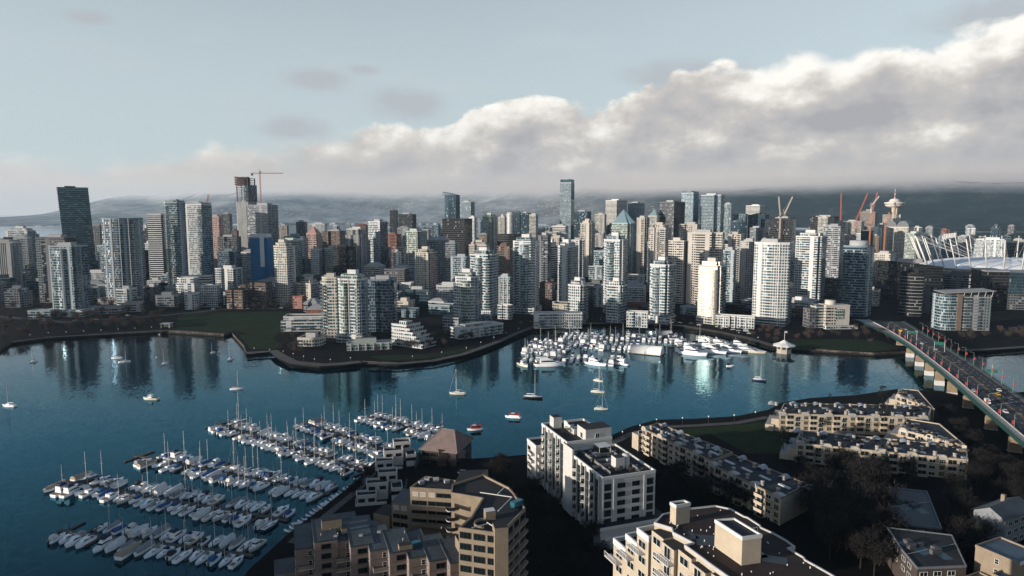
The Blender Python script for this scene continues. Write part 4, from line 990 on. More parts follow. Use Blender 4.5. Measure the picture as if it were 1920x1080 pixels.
def terraced():
    # ziggurat of terraces stepping down to the right
    Y = 610; r = thing('terraced_block', 'white terraced apartment block stepping down towards the water', 'apartment block', W(782, 648, GZ), R(-32))
    k = 1 / PXM(Y, 12)
    for i in range(6):
        z0, z1 = i * 3.0, i * 3.0 + 3.0; x1 = 13 - i * 3.4
        b = MB(); b.box(-20, x1, -9, 9, z0 + .01, z1, 0, 1); b.build('storey', [FM('white'), M_ROOF], r)
        q = MB(); q.box(-20.3, x1 + .8, -9.3, -9.0, z1 - .3, z1 + .9); q.box(x1 + .5, x1 + .8, -9, 9, z1 - .3, z1 + .9); q.build('terrace_wall', mat('slab_edge', (.5, .49, .46)), r)
    b = MB(); b.box(-16, -8, -4, 4, 18, 20.6, 0, 1); b.build('penthouse', [FM('white'), M_ROOFP], r)
    TOWERS.append((r.location.x, r.location.y, 30, 20, 18, '', r, (740, 820, 580)))
    r = thing('terraced_block', 'pale long low block with cream end facing the seawall, behind bare trees', 'apartment block', W(900, 628, GZ), R(40))
    b = MB(); b.box(-28, 22, -7, 7, 0, 9, 0, 1); b.build('shaft', [FM('white'), M_ROOFP], r)
    b = MB(); b.box(-28.4, 22.4, -7.4, 7.4, 9.01, 9.9); b.build('parapet', mat('slab_edge', (.5, .49, .46)), r)
    for i in range(6):
        b = MB(); x = -24 + i * 8; b.box(x, x + 3.5, -8.4, -7, 0, 8.5, 0, 1); b.build('bay_window', [FM('glass'), M_ROOFP], r)
    b = MB(); b.box(-20, 10, -4, 4, 9.9, 12, 0, 1); b.build('penthouse', [FM('grey'), M_ROOFP], r)
terraced()
def corner_block():
    # white five storey corner building with a drum on its roof
    Y = 660; k = 1 / PXM(Y, 12); xl = XP(1548, Y, 10); r = thing('corner_block', 'white corner block with green glass centre and roof drum near the bridge', 'apartment block', (xl, Y, GZ), R(4))
    w = 46 * k; h = ZT(574, Y) - GZ
    b = MB(); b.box(0, w, 0, 14, 0, h, 0, 1); b.build('shaft', [FM('grid'), M_ROOFP], r)
    b = MB(); b.box(w * .40, w * .74, -.5, 0, h * .42, h * .86); b.build('bay_window', FM('glassg'), r)
    b = MB(); b.box(-w * .32, -.01, 4, 16, 0, h + .5, 0, 1); b.build('stair_wing', [FM('cream'), M_ROOFP], r)
    b = MB(); b.box(-w * .62, -w * .33, 3, 16, 0, h - 3, 0, 1); b.build('side_wing', [FM('dgrey'), M_ROOF], r)
    b = MB(); b.lathe([(5, h), (5, h + 5), (.01, h + 5.2)], 20, 0, w * .32, 7); b.build('drum', mat('drum_white', (.5, .46, .40)), r)
    b = MB(); b.box(-.3, w + .3, -.3, 14.3, h + .01, h + .9); b.build('parapet', mat('drum_white', (.5, .46, .4)), r)
    b = MB(); b.box(-2, w + 6, -5, 0, 0, 3.2, 0, 1); b.build('podium', [FM('white'), M_ROOFP], r)
    TOWERS.append((xl + w / 2, Y + 7, w, 14, h, '', r, (1525, 1597, 566)))
corner_block()
def pavilion():
    p = W(1470, 655, GZ); r = thing('harbour_pavilion', 'small white roofed pavilion with flagpole on the seawall', 'pavilion', p)
    b = MB(); b.lathe([(6.0, -3), (6.0, 3.4)], 8, 0, 0, 0, False); b.build('wall', mat('pavilion_stone', (.36, .31, .26)), r)
    for i in range(8):
        b = MB(); a = 2 * math.pi * (i + .5) / 8; b.obox(5.95 * math.cos(a) * .93, 5.95 * math.sin(a) * .93, .6, 2.6, .3, 2.8, a); b.build('window', M_DSTEEL, r)
    b = MB(); b.lathe([(9.2, 3.2), (9.2, 3.7), (4, 5.6), (1, 7.6), (.01, 8)], 8, 0, 0, 0, False); b.build('roof', mat('pavilion_roof', (.66, .64, .60)), r)
    b = MB(); b.tube((0, 0, 7.5), (0, 0, 15.5), .16, .1, 6); b.build('flagpole', mat('white_mast', (.6, .6, .6)), r)
    b = MB(); b.box(.1, 2.2, -.03, .03, 13.8, 15.2); b.build('flag', mat('flag_cloth', (.55, .5, .5)), r)
    p = W(313, 614, GZ); r = thing('ferry_shelter', 'small open shelter with four posts on the promenade by the lawn', 'shelter', p)
    for x in (-4, 4):
        for y in (-3, 3): b = MB(); b.obox(x, y, 0, 4, .8, .8); b.build('post', mat('pavilion_stone', (.3, .3, .3)), r)
    b = MB(); b.box(-5, 5, -4, 4, 4, 4.6); b.build('roof', M_ROOFP, r)
    b = MB(); b.box(-3.5, 3, 2, 2.6, 0, 3); b.build('wall', M_MECH, r)
pavilion()

# ------------------------------------------------------------------ the rest of downtown: blocks glimpsed between the towers
NICK = [(20, 'pale striped tower'), (37, 'white and teal slab'), (100, 'dark balconied tower at left'), (124, 'teal promenade tower'), (140, 'woven tower'), (224, 'rounded glass tower'), (295, 'black and white striped tower'), (328, 'tall teal tower'), (368, 'square white topped tower'),
        (430, 'dark block with red edge'), (464, 'unfinished tower'), (490, 'blue wrapped tower'), (529, 'cream lawn tower'), (565, 'twin masted tower'), (588, 'pink stepped tower'), (625, 'beige framed tower'), (666, 'ribbed grey tower'), (708, 'half dark slab'), (739, 'red brick tower'), (779, 'cream framed green tower'), (797, 'warm cream tower'),
        (846, 'curved mirror hotel'), (857, 'dark lattice block'), (907, 'tall white tower'), (957, 'round white hotel'), (987, 'broad white tower'), (1024, 'black wedge'), (1063, 'tall slender tower'), (1101, 'beige capped tower'), (1156, 'banded white office'), (1170, 'large glass pyramid'), (1205, 'beige ribbed tower'), (1228, 'small glass pyramid'), (1262, 'black office slab'), (1294, 'red edged glass tower'),
        (1336, 'broad pale tower'), (1386, 'teal office drum'), (1418, 'cubic white office'), (1452, 'curved balcony tower'), (1470, 'pale crane pair'), (1522, 'stepped white tower'), (1564, 'grey twin tower'), (1612, 'dark rounded tower'), (1630, 'banded unfinished tower'), (1673, 'lookout tower'), (1690, 'vaulted stone office'), (1714, 'ribboned tower'), (1800, 'stadium masts'), (1860, 'white blocks beyond the stadium')]
def fillers():
    rnd = random.Random(21); n = 0; tries = 0; placed = []
    cn = {'white': 'white', 'cream': 'cream', 'beige': 'beige', 'grid': 'cream gridded', 'conc': 'grey concrete', 'grey': 'grey', 'dgrey': 'dark grey', 'glass': 'teal glass', 'glassb': 'blue glass', 'glassg': 'pale green glass', 'brown': 'brown', 'brick': 'red brick', 'black': 'black glass', 'pink': 'pinkish', 'stripe': 'white banded', 'whiteb': 'white framed', 'vert': 'pale ribbed', 'curtain': 'dark mirror glass'}
    ks = ['white', 'white', 'cream', 'beige', 'grid', 'conc', 'grey', 'grey', 'dgrey', 'dgrey', 'glass', 'glass', 'glass', 'glassb', 'glassb', 'glassg', 'brown', 'brick', 'black', 'stripe', 'whiteb', 'whiteb', 'vert', 'curtain', 'curtain']
    while n < 320 and tries < 14000:
        tries += 1
        Y = 730 + (310 * rnd.random() if n < 130 else 1480 * rnd.random() ** 1.2); px = rnd.uniform(-20, 1940)
        if Y < 800 and (px < 560 or px > 1580): continue
        if px > 1640 and Y < 1350: continue
        if Y > 1400 and (px < 250): continue
        w, d = rnd.uniform(16, 34), rnd.uniform(14, 28); X = XP(px, Y, 10)
        if any(abs(X - q[0]) < (w + q[2]) * .56 and abs(Y - q[1]) < (d + q[3]) * .56 for q in TOWERS): continue
        if Y < 800: h = rnd.uniform(7, 13)
        elif Y < 1000: h = rnd.uniform(9, 27)
        elif Y < 1300: h = rnd.uniform(22, 72)
        else: h = rnd.uniform(25, 82)
        h = min(h, ZT(424 if px > 250 else 440, Y) - GZ)
        if h < 6: continue
        zc = max(GZ + h / 2, 15); pw = w * PXM(Y, zc) / 2
        for _ in range(12):
            k = rnd.choice(ks)
            nk = min(NICK, key=lambda q: abs(q[0] - px)); dx = px - nk[0]
            rel = 'behind' if abs(dx) < 9 else ('left of' if dx < 0 else 'right of')
            sz = 'low' if h < 16 else ('mid height' if h < 40 else 'tall')
            dp = '' if Y < 1000 else ('set back, ' if Y < 1400 else 'far off, ')
            lab = f'{cn[k]} {sz} block, {dp}{rel} the {nk[1]}'
            if lab not in USED: break
        else: continue
        sd = rnd.choice([k, k, 'grey' if k != 'black' else k])
        t = T(lab, px - pw * 1.15, px + pw * 1.15, 540 + F * math.tan(math.atan((H - GZ - h) / Y) - TH), Y, k, rnd.uniform(8, 30), d / w, rnd.choice(['rect', 'rect', 'notch', 'saw', 'tee']), sd, top=rnd.choice(['mech', 'mech', 'mech', 'steps', 'hip', 'none']) if h > 15 else rnd.choice(['none', 'mech', 'hip']), slabs=False, name='city_block', cat='building', group='blocks between the downtown towers', roof=rnd.choice([M_ROOF, M_ROOF, M_ROOFP]), crown=None)
        n += 1
fillers()
# ------------------------------------------------------------------ the road bridge
M_GREEN = mat('bridge_green', (.012, .047, .040), .6, var=.3)
M_CONC = mat('pier_concrete', (.25, .19, .125), .85, var=.35)
M_CONCW = mat('pier_white', (.36, .36, .35), .8, var=.35)
M_LINE = mat('road_white', (.55, .55, .53), .8, var=.3, scale=1)
M_YEL = mat('road_yellow', (.30, .17, .06), .8, var=.4, scale=1)
M_WALK = mat('walkway', (.34, .32, .30), .85, var=.3)
bd = Vector((77, 212, 0)).normalized(); bn = Vector((bd.y, -bd.x, 0)); BO = Vector((228, 295, 0)); BW = 26.5
def bz(s): return 13.0 if s < 130 else 13.0 - 7.5 * min(1, max(0, (s - 130) / 300)) ** 1.3
def bl(s): return 0.0 if s < 235 else -((s - 235) / 140) ** 2 * 11          # the off-ramp flares to the left
def bp(s, u, dz=0.0):
    p = BO + bd * s + bn * (u if u > 6 else u + bl(s) * (1 - max(u, 0) / 6)); return Vector((p.x, p.y, bz(s) + dz))
def bridge():
    r = thing('road_bridge', 'long six lane road bridge with green girders and pale piers', 'bridge')
    S = [-200 + 12.5 * i for i in range(51)]
    def strip(name, u0, u1, dz, mt, th=0.0, s0=-200, s1=430):
        b = MB(); q = [s for s in S if s0 <= s <= s1]
        for a, c in zip(q, q[1:]):
            A, B, C, D = bp(a, u0, dz), bp(a, u1, dz), bp(c, u1, dz), bp(c, u0, dz); b.face([A, B, C, D], 0)
            if th:
                k = Vector((0, 0, th)); b.face([A - k, A, D, D - k], 0); b.face([B, B - k, C - k, C], 0); b.face([B - k, A - k, D - k, C - k], 0)
        return b.build(name, mt, r)
    strip('deck', 0, BW, 0, M_ASPH, .5)
    strip('walkway', 0.35, 3.0, .22, M_WALK, .2); strip('walkway', BW - 2.4, BW - .35, .22, mat('walkway_dark', (.12, .115, .11)), .2)
    for u in (1.2, BW - 3.2): strip('girder', u, u + 2.0, -.52, M_GREEN, 2.5)
    for u in (8.5, 15.5): strip('girder', u, u + 2.0, -.52, M_GREEN, 2.3)
    strip('fascia', -.15, .2, .3, M_GREEN, 1.3); strip('fascia', BW - .2, BW + .15, .3, M_GREEN, 1.3)
    strip('barrier', 3.05, 3.3, .85, mat('barrier_pale', (.50, .47, .43)), .8)
    for u in (.05, BW - .1):
        b = MB()
        for s in range(-200, 425, 4): p = bp(s, u, .3); b.obox(p.x, p.y, p.z, p.z + 1.1, .12, .12)
        for a, c in zip(S, S[1:]):
            for dz in (1.4, .9): b.tube(bp(a, u, dz), bp(c, u, dz), .06, .06, 4, 0, False)
        b.build('railing', M_GREEN, r)
    for u in (BW / 2 + .5, BW / 2 + 1.0): strip('centre_line', u, u + .28, .012, M_YEL)
    strip('centre_line', BW / 2 - .5, BW / 2 + 2.0, .006, mat('worn_median', (.085, .068, .05), .9))
    b = MB()
    for u in (6.6, 10.0, 17.4, 20.8):
        for s in range(-200, 420, 9):
            b.face([bp(s, u, .014), bp(s, u + .22, .014), bp(s + 3, u + .22, .014), bp(s + 3, u, .014)], 0)
    b.build('lane_marking', M_LINE, r)
    for s in (-148, -104, -60, -16, 20, 56, 98, 134, 166, 196, 228, 262, 300):
        z = bz(s) - 3; p = bp(s, BW / 2)
        b = MB(); a = math.atan2(bn.y, bn.x)
        for u in (3.2, BW - 3.2):
            c = bp(s, u); b.obox(c.x, c.y, 3.2 if s < 150 else GZ - .5, z - .4, 5.2, 2.6, a, 0); b.obox(c.x, c.y, -2, 3.2, 5.6, 3.0, a, 1)
        b.obox(p.x, p.y, z - 1.2, z + .1, BW - 2, 2.2, a, 0, 0, True); b.build('pier', [M_CONC, M_CONCW], r)
    for s in (56, 98, 134):
        for u in (3.2,):
            c = bp(s, u); rk = random.Random(s); q = MB()
            for k in range(26): q.obox(c.x + rk.uniform(-7, 6), c.y + rk.uniform(-4, 4), -.5, rk.uniform(.5, 1.5), rk.uniform(1, 2.5), rk.uniform(1, 2.5), rk.uniform(0, 3))
            q.build('rock_footing', M_SEAWALL, r)
bridge()
def lamps():
    r = thing('bridge_lamp', '', 'street lamp', (0, 0, 0));
    b = MB(); b.tube((0, 0, 0), (0, 0, 8.6), .13, .08, 6); b.tube((0, 0, 8.6), (2.2, 0, 9.0), .07, .06, 5); pole = b.build('pole', mat('lamp_green', (.16, .22, .20), .6), r)
    b = MB(); b.box(1.7, 2.7, -.2, .2, 8.92, 9.1, 0, 0, True); head = b.build('lamp_head', M_STEEL, r)
    b = MB(); b.box(-1.05, -.12, -.04, .04, 3.7, 5.5, 0, 0, True); b.tube((-1.3, 0, 5.65), (0, 0, 5.65), .05, .05, 4); ban = b.build('banner', mat('banner_red', (.34, .03, .035), .8, var=.1), r)
    tree = [(pole, []), (head, []), (ban, [])]; first = True
    sl_ = [-120 + 19.5 * i for i in range(25)]; n = 0
    for side, nm in ((0, 'left'), (1, 'right')):
        for i, s in enumerate(sl_):
            if s > 330: continue
            u = 1.1 if side == 0 else BW - 1.1; p = bp(s + (7 if side else 0), u, .24); a = math.atan2(bn.y, bn.x) + (math.pi if side else 0)
            k = len([q for q in sl_ if q <= 330]) - i
            lab = f'bridge lamp post with red banner, {ORD(k)} from the downtown end along the {"western" if side == 0 else "eastern"} railing'
            if first: r.location = p; r.rotation_euler.z = a; tag(r, lab, None, 'lamp posts with red banners on the bridge'); first = False
            else: dup(r, tree, p, a, lab)
def ORD(k):
    w = ['', 'first', 'second', 'third', 'fourth', 'fifth', 'sixth', 'seventh', 'eighth', 'ninth', 'tenth', 'eleventh', 'twelfth']
    return w[k] if k < len(w) else f'{k}th' if k % 10 not in (1, 2, 3) or k in (11, 12, 13) else f'{k}' + {1: 'st', 2: 'nd', 3: 'rd'}[k % 10]
lamps()
# ------------------------------------------------------------------ cars
M_TYRE = mat('tyre_rubber', (.012, .012, .012), .9); M_CGLASS = mat('car_glass', (.012, .015, .018), .08, .3, var=.1)
def make_car(name, label, colr, van=False):
    r = thing(name, label, 'van' if van else 'car'); L, Wd = (5.4, 1.95) if van else (4.5, 1.8)
    mt = mat('paint_' + colr, {'white': (.62, .62, .60), 'silver': (.35, .36, .38), 'black': (.012, .012, .014), 'grey': (.08, .085, .09), 'yellow': (.50, .30, .04), 'blue': (.02, .05, .12), 'green': (.03, .10, .09), 'red': (.28, .025, .02)}[colr], .3, .1, var=.06)
    def loft(b, secs, m=0):
        # cross-sections along the length: (x, half width bottom, half width top, z bottom, z top)
        for (x0, a0, c0, z0, t0), (x1, a1, c1, z1, t1) in zip(secs, secs[1:]):
            b.face([(x0, -a0, z0), (x1, -a1, z1), (x1, -c1, t1), (x0, -c0, t0)][::-1] if x1 < x0 else [(x0, -a0, z0), (x1, -a1, z1), (x1, -c1, t1), (x0, -c0, t0)], m)
            b.face([(x1, a1, z1), (x0, a0, z0), (x0, c0, t0), (x1, c1, t1)], m); b.face([(x0, -c0, t0), (x1, -c1, t1), (x1, c1, t1), (x0, c0, t0)], m)
        for (x, a, c, z, t), f in ((secs[0], 1), (secs[-1], 0)):
            q = [(x, -a, z), (x, a, z), (x, c, t), (x, -c, t)]; b.face(q[::-1] if f else q, m)
    h = Wd / 2; b = MB()
    if van:
        loft(b, [(-L / 2, h, h * .96, .35, 2.2), (L * .28, h, h * .94, .35, 2.2), (L * .36, h, h * .9, .35, 1.25), (L / 2, h * .92, h * .85, .4, .95)]); b.build('body', mt, r)
        b = MB(); loft(b, [(L * .285, h * .9, h * .86, 1.3, 2.1), (L * .36, h * .86, h * .84, 1.27, 1.32)]); b.build('windscreen', M_CGLASS, r)
    else:
        loft(b, [(-L / 2, h * .9, h * .85, .4, .85), (-L * .42, h, h * .93, .3, .95), (L * .18, h, h * .93, .28, .95), (L * .42, h * .97, h * .9, .3, .82), (L / 2, h * .85, h * .8, .4, .65)]); b.build('body', mt, r)
        b = MB(); loft(b, [(-L * .40, h * .88, h * .8, .94, .97), (-L * .27, h * .9, h * .72, .95, 1.40), (L * .06, h * .9, h * .72, .95, 1.42), (L * .22, h * .88, h * .8, .94, .96)]); b.build('cabin_glass', M_CGLASS, r)
        b = MB(); loft(b, [(-L * .265, h * .73, h * .70, 1.39, 1.45), (L * .06, h * .73, h * .70, 1.40, 1.46)]); b.build('roof', mt, r)
    for x in (-L * .3, L * .3):
        for y in (-h + .05, h - .05): q = MB(); q.tube((x, y - .12, .33), (x, y + .12, .33), .33, .33, 10); q.build('wheel', M_TYRE, r)
    return r
def kids_of(r): return [(o, []) for o in bpy.data.objects if o.parent == r]
CARS = {}
def car(colr, label, loc, rz, van=False, group=None):
    k = (colr, van)
    if k not in CARS:
        r = make_car('parked_van' if van else 'car', label, colr, van); r.location = loc; r.rotation_euler.z = rz; CARS[k] = (r, kids_of(r))
        if group: r['group'] = group
        return r
    return dup(CARS[k][0], CARS[k][1], loc, rz, label, None, group)
def cars():
    a = math.atan2(bd.y, bd.x)
    lst = [('white', 'lone white car in the western lanes, beside the first near red banner', 1816, 732, 0), ('black', 'black car in the middle lanes left of the yellow taxi', 1845, 733, 0), ('yellow', 'yellow taxi on the bridge', 1864, 738, 0), ('white', 'white car just ahead of the yellow taxi', 1870, 731, 0), ('black', 'black car directly behind the yellow taxi', 1867, 751, 0),
           ('grey', 'dark grey car in the lane right of the yellow taxi', 1889, 747, 0), ('blue', 'dark blue car behind the dark grey one in the right lane', 1888, 757, 0), ('white', 'white van in the western lanes of the bridge', 1839, 753, 1), ('green', 'green and dark car behind the black one by the taxi', 1863, 764, 0), ('white', 'white car furthest back in the eastern lanes, nearest the viewer', 1890, 772, 0),
           ('white', 'white car alone mid bridge, just left of centre line', 1732, 638, 0), ('silver', 'silver car mid bridge right of the centre line', 1750, 650, 0), ('white', 'white car entering the bridge at the downtown end', 1717, 611, 0), ('silver', 'silver car under the green sign at the downtown end', 1696, 607, 0), ('black', 'black car following the silver one mid bridge', 1766, 659, 0), ('grey', 'grey car alone beneath the green side sign', 1794, 676, 0), ('black', 'black car alone halfway between the green sign and the taxi', 1810, 704, 0)]
    for c, lab, px, py, van in lst:
        p = W(px, py, 13.6)
        u = max(4.6, min(BW - 4.0, (p - BO).dot(bn))); s = (p - BO).dot(bd); lanes = [5.0, 8.3, 11.6, 15.8, 19.1, 22.4]; u = min(lanes, key=lambda q: abs(q - u))
        car(c, lab, bp(s, u, .02), a + (math.pi if u < BW / 2 else 0), bool(van), 'traffic on the bridge')
    rnd = random.Random(3)
    spots = [(1275, 606), (1296, 607), (1311, 610), (1353, 617), (1375, 619), (1399, 622), (1412, 624), (1440, 628), (1405, 626), (1385, 621), (400, 580), (438, 578), (528, 578), (465, 579), (350, 583), (210, 596), (180, 600), (95, 604), (240, 592), (140, 602)]
    cs = ['white', 'silver', 'white', 'grey', 'white', 'silver', 'black', 'red']
    for i, (px, py) in enumerate(spots):
        c = cs[i % 8]; east = px > 1000
        lab = f'{c} car parked ' + (f'behind the seawall path by the glaring tower, {ORD(i + 1)} from left' if east else f'along the road behind the lawn, {ORD(i - 9)} in the line')
        lab = lab if len(lab.split()) <= 16 else lab.replace('between the glaring tower and pavilion', 'by the glaring tower')
        car(c, lab, W(px, py, GZ + .05), rnd.uniform(-.3, .3), i in (5,), 'cars parked along the far shore')
    for i, (px, py, c, lab) in enumerate([(867, 887, 'silver', 'silver car on the lane beside the hipped brown pavilion'), (905, 892, 'white', 'white car parked at the lane end right of the hipped pavilion'), (820, 1011, 'white', 'lone white car in the dark courtyard behind the zigzag roofs')]):
        car(c, lab, W(px, py, GZ + .06), .8 + i, False)
cars()
def road_signs():
    # green overhead direction boards (backs seen) and a yellow warning board
    for s, u, lab, flip in ((232, 16.5, 'green overhead direction board spanning the lanes at the downtown end', 0), (146, BW + .6, 'green direction board on the eastern railing mid bridge', 1), (290, 9.0, 'green direction board on a post by the ribboned tower', 0)):
        p = bp(s, u, 0); a = math.atan2(bn.y, bn.x); r = thing('road_sign', lab, 'road sign', p, a)
        b = MB(); b.tube((-3.4 if flip == 0 else 0, 0, 0), (-3.4 if flip == 0 else 0, 0, 7.4), .16, .14, 6)
        if flip == 0: b.tube((3.4, 0, 0), (3.4, 0, 7.4), .16, .14, 6); b.tube((-3.4, 0, 6.9), (3.4, 0, 6.9), .12, .12, 6)
        b.build('post', M_STEEL, r)
        b = MB(); z0 = 5.2 if flip == 0 else 2.0; b.box(-2.9, 2.9, -.12, .02, z0, z0 + 2.2, 0, 0, True); b.build('board', mat('sign_green', (.012, .11, .08), .6, var=.08), r)
    p = bp(300, 3.0, 0); r = thing('warning_sign', 'yellow warning board on a post where the bridge reaches downtown', 'road sign', p, math.atan2(bn.y, bn.x))
    b = MB(); b.tube((0, 0, 0), (0, 0, 5), .1, .1, 6); b.build('post', M_STEEL, r)
    b = MB(); b.face([(-1.6, -.1, 6.4), (0, -.1, 4.0), (1.6, -.1, 6.4)], 0); b.face([(-1.6, .05, 6.4), (1.6, .05, 6.4), (0, .05, 4.0)], 0); b.box(-1.6, 1.6, -.1, .05, 6.4, 6.6); b.build('board', mat('sign_yellow', (.5, .3, .02), .6), r)
road_signs()

# ------------------------------------------------------------------ the ferry's wake
def wake():
    mk = bpy.data.materials.new('foam_streak'); mk.use_nodes = True; g = N(mk.node_tree); pos = g.new('ShaderNodeNewGeometry', out=0)
    n = g.noise(g.vm('MULTIPLY', pos, (.5, 1.6, 1)), .9, 5, .7)
    d = prin(g, (.16, .24, .28), .3); t = g.new('ShaderNodeBsdfTransparent'); finish(g, g.new('ShaderNodeMixShader', {0: g.ss(n, .5, .72, 0, .55), 1: t, 2: d}))
    for pts, w0, w1 in ((((900, 806), (960, 797), (1040, 793), (1120, 790)), .6, 5.0), (((900, 800), (960, 786), (1040, 768), (1100, 748), (1180, 735)), .5, 4.0)):
        P = [W(x, y, .03) for x, y in pts]; b = MB(); k = len(P)
        for i in range(k - 1):
            p, q = P[i], P[i + 1]; dd = (q - p).normalized(); nn = Vector((-dd.y, dd.x, 0)); wa, wb = w0 + (w1 - w0) * i / (k - 1), w0 + (w1 - w0) * (i + 1) / (k - 1)
            b.face([p - nn * wa, q - nn * wb, q + nn * wb, p + nn * wa])
        struct(b.build('water_wake', mk))
wake()

def promenade_lamps():
    r = thing('promenade_lamp', None, 'street lamp'); b = MB(); b.tube((0, 0, 0), (0, 0, 4.6), .08, .06, 6); p_ = b.build('pole', M_DSTEEL, r)
    b = MB(); b.lathe([(.01, 4.55), (.3, 4.7), (.34, 5.0), (.2, 5.25), (.01, 5.3)], 10); g_ = b.build('lamp_globe', mat('globe_white', (.8, .78, .74), .4), r); tr = [(p_, []), (g_, [])]
    runs = [('west promenade from its left end', [(40, 640), (90, 634), (200, 628), (300, 622)], 8), ('wharf boardwalk from its left end', [(463, 663), (525, 668), (600, 688), (676, 681)], 8), ('seawall path from the terraced point to the pavilion', [(745, 684), (868, 666), (968, 626), (1100, 608), (1200, 607), (1345, 623), (1440, 648)], 18), ('south shore path from the white mid rise', [(1150, 834), (1232, 803), (1380, 795), (1435, 786)], 7), ('dinghy walkway from the bottom', [(560, 1010), (610, 972), (690, 895)], 6)]
    first = True
    for nm, px, n in runs:
        P = [W(x, y, GZ) for x, y in px]; L = [(b - a).length for a, b in zip(P, P[1:])]; T_ = sum(L)
        for i in range(n):
            d = T_ * (i + .5) / n; k = 0
            while d > L[k]: d -= L[k]; k += 1
            q = P[k].lerp(P[k + 1], d / L[k]); lab = f'globe lamp post, {ORD(i + 1)} along the {nm}'
            if first: r.location = q; tag(r, lab, None, 'globe lamps along the shore paths'); first = False
            else: dup(r, tr, q, 0, lab)
promenade_lamps()
# ------------------------------------------------------------------ boats
M_HULLW = mat('hull_white', (.78, .78, .77), .35, var=.12, scale=.8); M_DECK = mat('deck_offwhite', (.66, .65, .62), .6, var=.2, scale=.9); M_MAST = mat('mast_alloy', (.62, .60, .57), .4, .2, var=.05)
M_BGLASS = mat('boat_glass', (.015, .02, .025), .1, .2, var=.1); M_TEAK = mat('teak', (.20, .12, .065), .7, var=.3, scale=1)
CANV = {'blue': mat('canvas_blue', (.024, .085, .21), .85, var=.25, scale=.8), 'navy': mat('canvas_navy', (.015, .03, .075), .85), 'grey': mat('canvas_grey', (.24, .24, .24), .85, var=.3, scale=.8), 'tan': mat('canvas_tan', (.33, .27, .19), .85, var=.3, scale=.8), 'white': mat('canvas_white', (.58, .57, .55), .8, var=.2), 'maroon': mat('canvas_maroon', (.17, .03, .04), .85), 'black': mat('canvas_black', (.02, .02, .022), .85), 'green': mat('canvas_green', (.03, .15, .11), .85), 'red': mat('canvas_red', (.5, .05, .035), .8), 'yellow': mat('canvas_yellow', (.5, .28, .04), .8)}
HULLC = {'white': M_HULLW, 'navy': mat('hull_navy', (.015, .025, .05), .3), 'cream': mat('hull_cream', (.55, .50, .40), .4), 'black': mat('hull_black', (.015, .015, .016), .35), 'red': mat('hull_red', (.35, .04, .03), .4), 'blue': mat('hull_blue', (.03, .10, .20), .35)}
def hull_mesh(L, B, fb, stern=.78, fine=1.9, rise=.35):
    """lofted hull with sheer, raked bow and flat transom; deck in material 1; bow towards +x"""
    b = MB(); n = 9; st = []
    for i in range(n + 1):
        t = i / n; x = -L / 2 + L * t
        wd = B / 2 * (stern + (1 - stern) * min(1, t * 2.2)) * (1 - max(0, (t - .45) / .55) ** fine)
        z = fb * (1 + rise * max(0, t - .3)); st.append((x, max(wd, .02), z))
    for (x0, w0, z0), (x1, w1, z1) in zip(st, st[1:]):
        k0, k1 = .72, .72; xa, xb = x0 - (x0 + L / 2) * .06, x1 - (x1 + L / 2) * .06
        b.face([(xa, -w0 * k0, -.25), (xb, -w1 * k1, -.25), (x1, -w1, z1), (x0, -w0, z0)], 0, None, True); b.face([(xb, w1 * k1, -.25), (xa, w0 * k0, -.25), (x0, w0, z0), (x1, w1, z1)], 0, None, True)
        b.face([(x0, -w0 * .93, z0 + .003), (x1, -w1 * .93, z1 + .003), (x1, w1 * .93, z1 + .003), (x0, w0 * .93, z0 + .003)], 1)
        for s in (-1, 1):
            q = [(x0, s * w0, z0), (x1, s * w1, z1), (x1, s * w1 * .93, z1 + .003), (x0, s * w0 * .93, z0 + .003)]; b.face(q if s < 0 else q[::-1], 0)
    x, w, z = st[0]; b.face([(x, -w * .72, -.25), (x, -w, z), (x, w, z), (x, w * .72, -.25)], 0); return b
def wedge(b, x0, x1, w0, w1, z0, z1, f=.25, a=.12, m=0):
    """cabin shape: sloped front, slightly narrowed top"""
    l = x1 - x0; B = [(x0, -w0), (x1, -w1), (x1, w1), (x0, w0)]; T_ = [(x0 + l * a, -w0 * .86), (x1 - l * f, -w1 * .86), (x1 - l * f, w1 * .86), (x0 + l * a, w0 * .86)]
    b.prism(B, z0, z1, m, m, True, False, T_)
